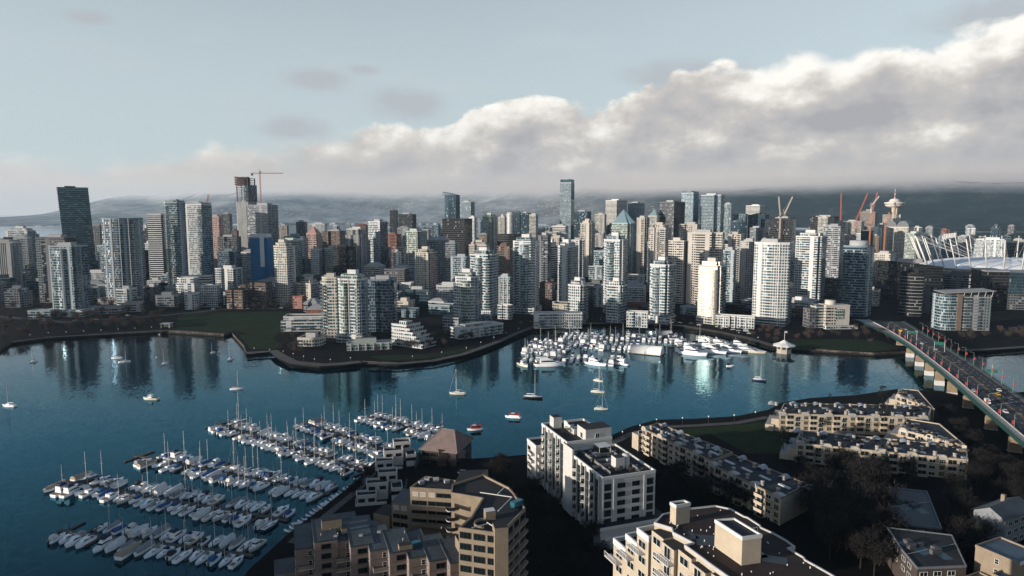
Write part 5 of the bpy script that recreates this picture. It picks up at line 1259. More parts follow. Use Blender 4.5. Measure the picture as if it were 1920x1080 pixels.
def sailboat(hc, cover, L=9.0, covered=False, dodger=None, tall=1.0):
    B, fb = L * .31, .95; r = thing('sailboat', '', 'sailboat');
    hl = hull_mesh(L, B, fb).build('hull', [HULLC[hc], M_DECK], r)
    b = MB(); wedge(b, -L * .12, L * .24, B * .30, B * .2, fb, fb + .62, .3, .05); b.build('cabin', M_HULLW, r)
    b = MB(); wedge(b, -L * .09, L * .17, B * .285, B * .225, fb + .22, fb + .45, .05, .02); b.build('cabin_window', M_BGLASS, r)
    b = MB(); b.box(-L * .40, -L * .14, -B * .17, B * .17, fb + .01, fb + .06, 0); b.box(-L * .40, -L * .14, -B * .24, -B * .17, fb + .01, fb + .28, 1); b.box(-L * .40, -L * .14, B * .17, B * .24, fb + .01, fb + .28, 1); b.build('cockpit', [M_TEAK, M_HULLW], r)
    h = L * 1.38 * tall; xm = L * .08
    b = MB(); b.tube((xm, 0, fb + .4), (xm, 0, fb + h), .105, .075, 6); b.tube((xm, -B * .28, fb + h * .55), (xm, B * .28, fb + h * .55), .035, .035, 4); m_ = b.build('mast', M_MAST, r)
    g = MB(); t = (xm, 0, fb + h)
    g.tube((L * .49, 0, fb + .3), t, .035, .03, 3, 0, False); g.tube((-L * .49, 0, fb + .1), t, .02, .02, 3, 0, False)
    for s in (-1, 1): g.tube((xm, s * B * .45, fb), (xm, s * B * .28, fb + h * .55), .02, .02, 3, 0, False); g.tube((xm, s * B * .28, fb + h * .55), t, .02, .02, 3, 0, False)
    g.build('rigging', M_DSTEEL if hc != 'cream' else M_MAST, m_)
    b = MB(); b.tube((xm - .1, 0, fb + 1.35), (-L * .34, 0, fb + 1.25), .07, .06, 5); bo = b.build('boom', M_MAST, r)
    if cover:
        b = MB(); b.tube((xm - .1, 0, fb + 1.62), (-L * .05, 0, fb + 1.55), .26, .24, 7); b.tube((-L * .05, 0, fb + 1.55), (-L * .34, 0, fb + 1.42), .24, .12, 7); b.build('sail_cover', CANV[cover], bo)
    if dodger:
        b = MB(); wedge(b, -L * .22, -L * .06, B * .28, B * .26, fb + .3, fb + 1.25, .45, .05); b.build('spray_hood', CANV[dodger], r)
    if covered:
        b = MB(); x0, x1 = -L * .42, L * .30
        for s in (-1, 1): b.face([(x0, 0, fb + 1.5), (x1, 0, fb + 1.35), (x1, s * B * .38, fb + .35), (x0, s * B * .46, fb + .4)][::s], 0)
        b.face([(x0, B * .46, fb + .4), (x0, -B * .46, fb + .4), (x0, 0, fb + 1.5)], 0); b.build('boat_cover', CANV[covered], r)
    return r
def motorboat(kind, hc='white', canvas=None, L=8.0):
    B, fb = L * .33, 1.0 + L * .02; nm = {'runabout': 'motorboat', 'cruiser': 'cabin_cruiser', 'flybridge': 'motor_yacht', 'covered': 'covered_boat', 'trawler': 'trawler', 'ship': 'tour_ship'}[kind]
    r = thing(nm, '', {'flybridge': 'motor yacht', 'ship': 'ship', 'trawler': 'trawler'}.get(kind, 'motorboat'));
    hull_mesh(L, B, fb, .88, 2.4, .55).build('hull', [HULLC[hc], M_DECK], r)
    if kind == 'runabout':
        b = MB(); wedge(b, -L * .02, L * .22, B * .36, B * .3, fb, fb + .5, .5, .0); b.build('cabin', M_HULLW, r)
        b = MB(); wedge(b, L * .0, L * .10, B * .34, B * .32, fb + .5, fb + 1.05, .7, .0); b.build('windscreen', M_BGLASS, r)
        b = MB(); b.box(-L * .56, -L * .49, -.25, .25, .1, fb + .35); b.build('outboard_motor', M_DSTEEL, r)
        b = MB(); b.box(-L * .38, -L * .08, -B * .3, B * .3, fb + .01, fb + .05, 0); b.build('cockpit', M_TEAK, r)
        if canvas: b = MB(); wedge(b, -L * .40, L * .04, B * .44, B * .38, fb + .25, fb + 1.6, .3, .12); b.build('canvas_top', CANV[canvas], r)
    elif kind == 'cruiser':
        b = MB(); wedge(b, -L * .18, L * .26, B * .40, B * .28, fb, fb + 1.15, .42, .03); b.build('cabin', M_HULLW, r)
        b = MB(); wedge(b, -L * .14, L * .19, B * .388, B * .315, fb + .42, fb + .88, .3, .02); b.build('cabin_window', M_BGLASS, r)
        b = MB(); b.box(-L * .44, -L * .19, -B * .34, B * .34, fb + .01, fb + .05); b.build('cockpit', M_TEAK, r)
        b = MB(); b.tube((-L * .2, -B * .3, fb + 1.1), (-L * .22, 0, fb + 1.9), .05, .05, 4); b.tube((-L * .2, B * .3, fb + 1.1), (-L * .22, 0, fb + 1.9), .05, .05, 4); b.build('radar_arch', M_HULLW, r)
        if canvas: b = MB(); wedge(b, -L * .46, -L * .14, B * .42, B * .4, fb + .3, fb + 1.75, .1, .15); b.build('canvas_top', CANV[canvas], r)
    elif kind in ('flybridge', 'ship'):
        b = MB(); wedge(b, -L * .30, L * .24, B * .42, B * .30, fb, fb + 1.9, .30, .02); b.build('cabin', M_HULLW, r)
        b = MB(); wedge(b, -L * .27, L * .20, B * .412, B * .33, fb + .85, fb + 1.45, .2, .02); b.build('cabin_window', M_BGLASS, r)
        b = MB(); wedge(b, -L * .30, L * .05, B * .38, B * .32, fb + 1.9, fb + 2.7, .3, .0); b.box(-L * .32, L * .03, -B * .36, B * .36, fb + 2.71, fb + 2.8) if kind == 'ship' else None; b.build('flybridge', M_HULLW, r)
        b = MB(); wedge(b, L * -.06, L * .055, B * .33, B * .31, fb + 2.5, fb + 3.0, .5, .5); b.build('windscreen', M_BGLASS, r)
        b = MB(); b.tube((-L * .16, 0, fb + 2.6), (-L * .2, 0, fb + 4.6), .08, .05, 5); b.obox(-L * .17, 0, fb + 3.6, fb + 3.8, 1.2, .4); b.build('radar_mast', M_HULLW, r)
        b = MB(); b.box(-L * .48, -L * .31, -B * .38, B * .38, fb + .01, fb + .06); b.build('aft_deck', M_TEAK, r)
        b = MB()
        for s in (-1, 1):
            for k in range(6): x = L * (.05 + .06 * k); wv = B * .44 * (1 - max(0, (x / L + .05) / .55) ** 2.4); b.tube((x, s * wv, fb * (1 + .5 * (x / L + .2))), (x, s * wv, fb * (1 + .5 * (x / L + .2)) + .8), .025, .025, 3)
        b.build('bow_rail', M_STEEL, r)
        if canvas: b = MB(); wedge(b, -L * .30, -L * .04, B * .38, B * .36, fb + 2.7, fb + 3.9, .1, .1); b.build('canvas_top', CANV[canvas], r)
    elif kind == 'covered':
        b = MB(); n = 6; x0, x1 = -L * .48, L * .40; hh = 1.7
        P = [[(x0 + (x1 - x0) * i / n, s * B * .52 * (1 - max(0, (i / n - .5) * 1.2) ** 2), fb + hh * k * (1 - .55 * (i / n) ** 2)) for s, k in ((-1, .05), (-.75, .6), (0, 1.0), (.75, .6), (1, .05))] for i in range(n + 1)]
        for i in range(n):
            for j in range(4): b.face([P[i][j], P[i + 1][j], P[i + 1][j + 1], P[i][j + 1]], 0, None, True)
        b.face(P[0][::-1], 0); b.face(P[n], 0); b.build('boat_cover', CANV[canvas or 'grey'], r)
    elif kind == 'trawler':
        b = MB(); wedge(b, -L * .10, L * .16, B * .36, B * .30, fb, fb + 2.0, .12, .02); b.build('cabin', M_HULLW, r)
        b = MB(); wedge(b, -L * .08, L * .155, B * .352, B * .31, fb + 1.1, fb + 1.65, .05, .02); b.build('cabin_window', M_BGLASS, r)
        b = MB(); b.box(-L * .13, L * .16, -B * .38, B * .38, fb + 2.01, fb + 2.12); b.build('cabin_roof', CANV[canvas or 'white'], r)
        b = MB(); b.tube((-L * .02, 0, fb + 2.1), (-L * .02, 0, fb + 5.2), .07, .05, 5); b.build('mast', M_MAST, r)
        b = MB(); b.box(-L * .42, -L * .12, -B * .34, B * .34, fb + .01, fb + .06); b.build('aft_deck', M_TEAK, r)
    return r
def tree_of(r):
    ch = [o for o in bpy.data.objects if o.parent == r]
    return [(c, [o for o in bpy.data.objects if o.parent == c]) for c in ch]
FLEET = {}
def boat(key, label, loc, rz, scale=1.0, group=None):
    """key -> prototype; the first call uses it, later calls copy it"""
    if key not in FLEET:
        r = BUILD[key](); FLEET[key] = (r, tree_of(r)); r.location = loc; r.rotation_euler.z = rz; r.scale = (scale,) * 3
        tag(r, label, None, group); return r
    r, t = FLEET[key]; return dup(r, t, loc, rz, label, scale, group)
BUILD = {
 'sw': lambda: sailboat('white', None), 'sb': lambda: sailboat('white', 'blue', dodger='navy'), 'sg': lambda: sailboat('white', 'grey', dodger='grey'), 'sn': lambda: sailboat('navy', 'white'), 'sm': lambda: sailboat('white', 'maroon', 10.5), 'sd': lambda: sailboat('cream', 'tan', 9.5), 'st': lambda: sailboat('white', None, covered='blue'), 'sk': lambda: sailboat('black', 'white', 12.0, tall=1.0), 'sc': lambda: sailboat('white', None, covered='grey'),
 'mr': lambda: motorboat('runabout', 'white', None, 6.8), 'mb': lambda: motorboat('runabout', 'white', 'blue', 7.4), 'mn': lambda: motorboat('runabout', 'white', 'black', 7.4), 'mw': lambda: motorboat('runabout', 'white', 'white', 7.4), 'cw': lambda: motorboat('cruiser', 'white', None, 8.6), 'cg': lambda: motorboat('cruiser', 'white', 'grey', 8.8), 'cb': lambda: motorboat('cruiser', 'blue', 'white', 8.6), 'cn': lambda: motorboat('cruiser', 'white', 'navy', 8.8),
 'fy': lambda: motorboat('flybridge', 'white', None, 14), 'fn': lambda: motorboat('flybridge', 'white', 'navy', 12), 'kt': lambda: motorboat('covered', 'white', 'tan', 11), 'kg': lambda: motorboat('covered', 'white', 'grey', 9), 'kw': lambda: motorboat('covered', 'white', 'white', 9), 'kb': lambda: motorboat('covered', 'white', 'blue', 7.5), 'tr': lambda: motorboat('trawler', 'cream', 'white', 11), 'tg': lambda: motorboat('trawler', 'white', 'green', 9), 'ship': lambda: motorboat('ship', 'cream', None, 30)}
DESC = {'sw': 'white sailboat with bare boom', 'sb': 'white sailboat with blue cover', 'sg': 'white sailboat with grey cover', 'sn': 'navy hulled sailboat', 'sm': 'white sailboat with maroon cover', 'sd': 'cream sailboat with tan cover', 'st': 'sailboat under a blue tent cover', 'sk': 'black hulled sailboat', 'sc': 'sailboat under a grey tent cover',
        'mr': 'open white motorboat', 'mb': 'motorboat with blue canvas top', 'mn': 'motorboat with black canvas top', 'mw': 'motorboat with white canvas top', 'cw': 'white cabin cruiser', 'cg': 'cabin cruiser with grey canopy', 'cb': 'blue hulled cruiser', 'cn': 'cabin cruiser with navy canopy', 'fy': 'white flybridge yacht', 'fn': 'flybridge yacht with navy canopy', 'kt': 'boat under tan tarp', 'kg': 'boat under grey tarp', 'kw': 'boat under white shrink wrap', 'kb': 'small boat under blue tarp', 'tr': 'cream trawler', 'tg': 'trawler with green roof'}
PICK = ['sw', 'sw', 'sb', 'sg', 'mb', 'kw', 'mw', 'sw', 'sw', 'sw', 'sb', 'sg', 'sg', 'sn', 'sd', 'sc', 'mr', 'mr', 'mb', 'mn', 'mw', 'mw', 'cw', 'cw', 'cw', 'cw', 'cg', 'cg', 'cn', 'kg', 'kw', 'kb', 'tr', 'fn']
brnd = random.Random(77)
def dock(nick, a, c, step=4.5, skip=(), wid=1.8, tail=0, fixed={}, sizes=(.80, 1.02), grp='boats berthed along the marina docks', picks=None, sides=(1, -1)):
    p, q = W(*a), W(*c); d = (q - p); L = d.length; d.normalize(); n = Vector((-d.y, d.x, 0)); az = math.atan2(d.y, d.x)
    if n.y < 0: n = -n
    r = thing('dock', f'timber floating dock, the {nick}', 'dock', p, az)
    b = MB(); b.box(-3, L + tail, -wid / 2, wid / 2, .1, .55); b.build('deck', M_WOOD, r)
    k = int(L / step)
    for i in range(0, k + 1, 2):
        for s in (-1, 1):
            b = MB(); b.box(i * step - .45, i * step + .45, min(s * wid / 2, s * (wid / 2 + 7)), max(s * wid / 2, s * (wid / 2 + 7)), .1, .5); b.build('finger_pier', M_WOOD, r)
    for i in range(0, k + 1, 3):
        b = MB(); b.tube((i * step, wid / 2 + .3, -2), (i * step, wid / 2 + .3, 3.2), .17, .15, 6); b.build('pile', M_WOOD, r)
    for s in sides:
        for i in range(k):
            if (s, i) in skip: continue
            key = fixed.get((s, i)) or brnd.choice(picks or PICK)
            if (s, i) not in fixed and brnd.random() < .05: continue
            f = brnd.uniform(*sizes); Lb = {'fy': 14, 'fn': 12, 'kt': 11, 'tr': 11, 'sm': 10.5, 'sk': 12}.get(key, 8.6) * f
            if key in ('fn', 'tr') and (s, i) not in fixed: f *= .8; Lb *= .8
            w = p + d * ((i + .5) * step + brnd.uniform(-.3, .3)) + n * s * (wid / 2 + .7 + Lb / 2)
            lab = f'{DESC[key]}, {ORD(i + 1)} from outer end, {"far" if s > 0 else "near"} side of {nick}'
            boat(key, lab, (w.x, w.y, brnd.uniform(-.05, .05)), math.atan2(n.y * s, n.x * s) + (math.pi if brnd.random() < .45 else 0) + brnd.uniform(-.06, .06), f, grp)
dock('bottom dock', (125, 998), (474, 1044), 4.0, skip={(1, 0), (1, 1), (-1, 4)}, fixed={(-1, 0): 'mw', (-1, 7): 'sc', (-1, 8): 'kt', (-1, 9): 'kg', (1, 4): 'kb', (1, 6): 'kw', (-1, 1): 'cw'})
dock('second dock', (122, 905), (540, 978), 3.9, skip={(1, 2)}, fixed={(1, 0): 'kt', (-1, 0): 'kt', (-1, 1): 'sw', (-1, 2): 'fn', (-1, 3): 'fn', (-1, 6): 'mb', (-1, 9): 'sw', (-1, 15): 'st', (-1, 20): 'kw', (1, 3): 'sb'})
dock('third dock', (262, 857), (616, 928), 3.9, skip={(1, 0), (1, 1), (-1, 0), (-1, 1)}, fixed={(-1, 2): 'cg', (-1, 3): 'kt', (1, 4): 'fn', (1, 7): 'kw', (-1, 5): 'cb', (1, 9): 'st'})
dock('fourth dock', (410, 797), (690, 886), 3.9, skip={(1, 0), (-1, 0)}, fixed={(1, 1): 'sk', (-1, 2): 'cw', (1, 8): 'kw', (-1, 15): 'sb'})
dock('fifth dock', (572, 795), (738, 852), 3.8, fixed={(1, 0): 'kt', (1, 1): 'kg', (-1, 4): 'kb', (1, 6): 'sb'})
dock('short far dock', (688, 782), (826, 819), 4.0, fixed={(1, 0): 'sm', (1, 1): 'sm', (1, 4): 'sm', (-1, 1): 'sw'})
def dinghies():
    p, q = W(548, 1001), W(676, 909); d = (q - p); L = d.length; d.normalize(); n = Vector((-d.y, d.x, 0)); az = math.atan2(d.y, d.x)
    r = thing('dock', 'narrow timber float along the south shore walkway carrying the dinghies', 'dock', p, az); b = MB(); b.box(-4, L + 6, -1.5, 1.0, .1, .5); b.build('deck', M_WOOD, r)
    ks = ['mr', 'mr', 'kw', 'mr', 'kb', 'mr', 'mr', 'kg', 'mr', 'kw']
    for i in range(int(L / 2.6)):
        w = p + d * (i * 2.6 + 1) + n * 2.6
        boat(ks[i % 10], f'{DESC[ks[i % 10]]} in the row by the shore walkway, {ORD(i + 1)} from bottom', (w.x, w.y, 0), math.atan2(n.y, n.x) + brnd.uniform(-.15, .15), .5, 'dinghies along the shore walkway')
dinghies()
# far marina
def far_marina():
    G = 'boats in the marina across the water'
    FP = ['fy', 'fn', 'fn', 'cw', 'cw', 'cg', 'cn', 'fy', 'cw', 'sw', 'sg', 'fn']
    def row(nick, a, c, sides, step=6.0, picks=FP, sizes=(1.0, 1.35), fixed={}):
        dock(nick, a, c, step, sizes=sizes, grp=G, picks=picks, sides=sides, fixed=fixed)
    row('far marina front dock', (980, 672), (1172, 679), (1, -1), 5.2)
    row('far marina second dock', (985, 656), (1066, 660), (1, -1), 4.6)
    row('far marina third dock', (996, 642), (1056, 646), (1, -1), 4.6)
    row('far marina middle dock', (1065, 647), (1208, 654), (1, -1), 4.8)
    row('far marina back dock', (1056, 631), (1290, 640), (1, -1), 4.8)
    row('far marina right dock', (1262, 650), (1300, 654), (1,), 6.4)
    for i, (key, px, py, deg, f, lab) in enumerate([
        ('fy', 1030, 686, 2, 1.7, 'long white yacht lying broadside at the front of the far marina'), ('tr', 981, 686, -60, 1.25, 'white trawler at the left front corner of the far marina'),
        ('fy', 1118, 684, -40, 1.3, 'white yacht with bow towards the viewer near the middle front of the far marina'), ('fy', 1160, 683, 150, 1.2, 'white yacht with red cloth at the right front of the far marina'),
        ('fy', 1300, 665, -35, 1.7, 'white yacht left of the four large yachts at right of the far marina'), ('fy', 1338, 662, -38, 1.6, 'white yacht second of the four large yachts by the tour ship'), ('fy', 1368, 660, -38, 1.5, 'white yacht right beside the cream tour ship'), ('ship', 1404, 660, -32, .95, 'largest ship of the far marina, cream hull and white decks, near the pavilion'),
        ('cw', 1278, 660, 160, 1.3, 'white cruiser left of the four large yachts'), ('fy', 1322, 648, -30, 1.35, 'white yacht behind the four large yachts, left one of two'), ('fy', 1350, 648, -30, 1.35, 'white yacht behind the four large yachts, right one of two'), ('sk', 1310, 640, 10, .95, 'black hulled sailboat behind the large yachts at right of the far marina'), ('fn', 1385, 648, -25, 1.2, 'yacht with navy canopy behind the cream tour ship'), ('fy', 1284, 646, -20, 1.2, 'white yacht between the grey boat shed and the large yachts'), ('fn', 1262, 638, 10, 1.2, 'yacht with navy canopy behind the white boat shed')]):
        boat(key, lab, W(px, py, 0), R(deg), f, G)
    # white fabric boat sheds on floats
    for px, py, L, Wd, hh, rz, c, lab in ((1213, 663, 26, 11, 6.5, -28, 'white', 'big white fabric boat shed on a float in the far marina'), (1244, 632, 15, 8, 5.5, 0, 'grey', 'grey domed boat shed at the back of the far marina')):
        r = thing('boat_shed', lab, 'boat shed', W(px, py, 0), R(rz)); b = MB(); b.box(-L / 2 - 1, L / 2 + 1, -Wd / 2 - .8, Wd / 2 + .8, .1, .6); b.build('float', M_WOOD, r)
        b = MB(); n = 10
        for i in range(n):
            a0, a1 = math.pi * i / n, math.pi * (i + 1) / n; f = lambda a, x: (x, -Wd / 2 * math.cos(a), .6 + hh * math.sin(a))
            b.face([f(a0, -L / 2), f(a0, L / 2), f(a1, L / 2), f(a1, -L / 2)], 0, None, True)
        for x, s in ((-L / 2, -1), (L / 2, 1)): pts = [(x, -Wd / 2 * math.cos(math.pi * i / n), .6 + hh * math.sin(math.pi * i / n)) for i in range(n + 1)]; b.face(pts if s > 0 else pts[::-1], 0)
        b.build('fabric_cover', CANV[c], r)
        for x in (-L / 2, 0, L / 2): b = MB(); b.tube((x, -Wd / 2 - .9, -1), (x, -Wd / 2 - .9, 3), .16, .16, 6); b.build('pile', M_WOOD, r)
far_marina()
def moored():
    G = 'boats moored out on the open water'
    for key, px, py, deg, f, lab in [
        ('sw', 17, 762, 170, 1.05, 'white sailboat moored alone at the far left of the water'), ('sg', 62, 679, 260, .8, 'small pale sailboat near the left end of the promenade'), ('sw', 219, 672, 190, .95, 'sailboat with grey mast, left one of the close pair at left'), ('sw', 234, 679, 20, .95, 'sailboat with tall white mast, right one of the close pair at left'),
        ('sw', 308, 683, 265, .95, 'sailboat seen end on, right of the close pair'), ('sw', 398, 662, 260, .7, 'tiny sailboat nearest the lawn seawall'), ('sg', 431, 675, 265, .95, 'sailboat seen end on just off the wharf corner'), ('sm', 444, 730, 5, .8, 'dark little boat with stubby mast off the marina'),
        ('sd', 858, 739, 178, 1.15, 'cream sailboat with one tall mast in mid channel'), ('sk', 1000, 746, -14, 1.05, 'black hulled sailboat with raked mast in mid channel'), ('sd', 1122, 715, -40, .8, 'sailboat furthest back in the file of three at mid right'), ('sd', 1121, 736, -22, .95, 'middle sailboat in the file of three at mid right'), ('sd', 1127, 768, -12, .85, 'nearest sailboat in the file of three at mid right'),
        ('sn', 1424, 714, -30, 1.05, 'navy sailboat moored right of the glare on the water'), ('mn', 1369, 687, 0, .85, 'small dark motorboat crossing right of the glare'), ('tr', 283, 749, 175, .95, 'stubby work boat with red stern off the promenade')]:
        boat(key, lab, W(px, py, 0), R(deg), f, G)
    # little passenger ferries with red canopies
    for px, py, deg, lab in ((890, 806, 195, 'small red and white passenger ferry trailing a wake'), (962, 783, 170, 'white launch with red canopy ahead of the ferry wake')):
        r = thing('passenger_ferry', lab, 'ferry', W(px, py, 0), R(deg)); L = 8.5 if px < 900 else 9.5
        hull_mesh(L, 3.0, .9, .85, 2.2, .4).build('hull', [HULLC['white'], M_DECK], r)
        b = MB(); wedge(b, -L * .38, L * .26, 1.3, 1.0, .9, 1.7, .1, .02); b.build('cabin', HULLC['red'] if px < 900 else M_HULLW, r)
        b = MB(); wedge(b, -L * .37, L * .24, 1.24, .95, 1.7, 2.35, .1, .02); b.build('cabin_window', M_BGLASS, r)
        b = MB(); b.box(-L * .42, L * .24, -1.4, 1.4, 2.35, 2.55, 0, 0, True); b.box(-L * .1, L * .1, -.9, .9, 2.56, 2.8, 1); b.build('canopy', [CANV['red'], CANV['white']], r)
    # mooring buoys
    for i, (px, py, lab) in enumerate([(121, 667, 'white mooring buoy left of the close sailboat pair'), (294, 671, 'white mooring buoy left of the end on sailboat'), (1237, 680, 'white buoy at the corner of the far marina'), (411, 661, 'white buoy between the tiny sailboat and the wharf'), (299, 628, 'white buoy by the ferry shelter')]):
        b = MB(); b.lathe([(.01, -.3), (.6, -.1), (.75, .4), (.55, .9), (.01, 1.1)], 10); b.tube((0, 0, 1.0), (0, 0, 1.5), .08, .08, 5)
        o = b.build('mooring_buoy', CANV['white'], None, W(px, py, 0)); tag(o, lab, 'buoy', 'mooring buoys')
moored()
# ------------------------------------------------------------------ near-shore buildings
M_CREAM = mat('cream_stucco', (.40, .335, .25), .85, var=.2); M_TAN = mat('tan_concrete', (.235, .185, .132), .85, var=.3); M_PINKW = mat('pink_stucco', (.21, .16, .135), .85, var=.3)
M_WHITEW = mat('white_stucco', (.46, .445, .42), .8, var=.15); M_WHITET = mat('white_trim', (.60, .58, .54), .7, var=.1)
M_DROOF = mat('dark_membrane', (.022, .021, .022), .85, var=.5, scale=.12); M_BROOF = mat('brown_membrane', (.030, .018, .016), .9, var=.45, scale=.15); M_SROOF = mat('slate_membrane', (.055, .068, .076), .7, var=.6, scale=.1); M_NROOF = mat('navy_membrane', (.020, .024, .032), .8, var=.4, scale=.15)
M_PANE = mat('window_pane', (.012, .020, .022), .06, .3, var=.5, scale=.3); M_PANET = mat('teal_pane', (.02, .06, .065), .07, .45, var=.6, scale=.3); M_BROWNW = mat('brown_cladding', (.060, .045, .040), .9, var=.3); M_DFRAME = mat('dark_frame', (.03, .032, .034), .5)
PROTO = {}
def wproto(key, w, h, frame, pane, mull=1, bars=0):
    """a window: frame proud of the wall, panes set just behind the frame's face; faces -y, origin bottom centre"""
    b = MB(); t = .09; x0, x1 = -w / 2, w / 2
    b.box(x0, x0 + t, -.10, .05, 0, h); b.box(x1 - t, x1, -.10, .05, 0, h); b.box(x0 + t, x1 - t, -.10, .05, 0, t); b.box(x0 + t, x1 - t, -.10, .05, h - t, h)
    for i in range(1, mull + 1): x = x0 + w * i / (mull + 1); b.box(x - .035, x + .035, -.09, .05, t, h - t)
    for i in range(1, bars + 1): z = h * i / (bars + 1); b.box(x0 + t, x1 - t, -.085, .05, z - .035, z + .035)
    b.face([(x0 + t, -.045, t), (x1 - t, -.045, t), (x1 - t, -.045, h - t), (x0 + t, -.045, h - t)], 1)
    me = b.build('window', [frame, pane]); PROTO[key] = me.data; bpy.data.objects.remove(me)
def bproto(key, w, d, guard, solid=True, rnd_=False, h=1.05):
    b = MB()
    if rnd_:
        n = 8; poly = [(-w / 2 + w * i / n, -d * math.sin(math.pi * i / n) - .02) for i in range(n + 1)]
        b.prism(poly, -.15, .1, 0, 0, True, True)
        for i in range(n): a, c = poly[i], poly[i + 1]; b.face([(*a, .1), (*c, .1), (*c, h), (*a, h)], 1); b.face([(*c, .1), (*a, .1), (*a, h), (*c, h)], 1)
    else:
        b.box(-w / 2, w / 2, -d, 0, -.15, .08, 0, 0, True)
        if solid: b.box(-w / 2, w / 2, -d, -d + .12, .081, h, 1); b.box(-w / 2, -w / 2 + .1, -d + .121, 0, .081, h, 1); b.box(w / 2 - .1, w / 2, -d + .121, 0, .081, h, 1)
        else:
            b.box(-w / 2, w / 2, -d, -d + .07, h - .08, h, 1, 1, True)
            for i in range(int(w / .5) + 1): x = -w / 2 + w * i / int(w / .5); b.box(x - .03, x + .03, -d, -d + .06, .081, h - .08, 1)
    me = b.build('balcony', [M_WHITEW, guard]); PROTO[key] = me.data; bpy.data.objects.remove(me)
def put(key, name, parent, x, y, z, a):
    o = bpy.data.objects.new(name, PROTO[key]); col.objects.link(o); o.parent = parent; o.location = (x, y, z); o.rotation_euler.z = a; return o
def facade_pts(p, q, us):
    """points along a wall p->q (outward normal to the right of travel), with the angle a window needs"""
    p, q = Vector(p), Vector(q); d = (q - p).normalized(); a = math.atan2(d.y, d.x); return [(p + d * u, a) for u in us]
for k, v in {'big_teal': (2.6, 2.3, M_DFRAME, M_PANET, 2, 1), 'glass_bay': (3.1, 2.9, M_DFRAME, M_PANET, 3, 1), 'flat_pair': (2.4, 1.5, M_WHITET, M_PANE, 1), 'flat_wide': (3.0, 1.7, M_DFRAME, M_PANE, 2), 'tall_door': (1.9, 2.2, M_WHITET, M_PANE, 1), 'single': (1.2, 1.5, M_WHITET, M_PANE, 0, 1), 'band': (4.6, 1.5, M_DFRAME, M_PANE, 4), 'pale': (2.0, 1.5, M_WHITET, mat('blind_pane', (.40, .36, .30), .4, var=.2), 1), 'tancut': (2.6, 1.5, M_DFRAME, M_PANE, 1), 'arch': (2.2, 1.9, M_CREAM, M_PANE, 2, 1)}.items(): wproto(k, *v)
for k, v in {'round_white': (2.9, 1.5, M_WHITEW, True, True), 'slab_white': (4.2, 1.6, M_WHITEW), 'rail_white': (4.4, 1.5, M_WHITET, False), 'slab_cream': (4.0, 1.5, M_CREAM), 'slab_tan': (5.0, 1.6, M_TAN), 'glass_rail': (3.6, 1.4, M_GUARD)}.items(): bproto(k, *v)
def frame_block(name, label, cat, origin, rz): return thing(name, label, cat, origin, rz)
def parapet(r, poly, z, w=.35, h=.7, mt=None, name='parapet'):
    poly = ccw(poly); o_, i_ = inset(poly, -.08), inset(poly, w); b = MB(); n = len(poly)
    for i in range(n):
        j = (i + 1) % n
        b.face([(*o_[i], z - .3), (*o_[j], z - .3), (*o_[j], z + h), (*o_[i], z + h)]); b.face([(*o_[i], z + h), (*o_[j], z + h), (*i_[j], z + h), (*i_[i], z + h)]); b.face([(*i_[j], z + .01), (*i_[i], z + .01), (*i_[i], z + h), (*i_[j], z + h)])
    return b.build(name, mt or M_WHITET, r)
def vents(r, pts, z, rnd, n=12):
    b = MB()
    for k in range(n):
        x, y = rnd.choice(pts) if False else (rnd.uniform(pts[0], pts[1]), rnd.uniform(pts[2], pts[3]))
        if rnd.random() < .6: b.tube((x, y, z), (x, y, z + rnd.uniform(.4, .9)), .16, .16, 7)
        else: b.box(x - .5, x + .5, y - .4, y + .4, z, z + rnd.uniform(.4, 1.0))
    b.build('roof_vents', M_ROOFP, r)

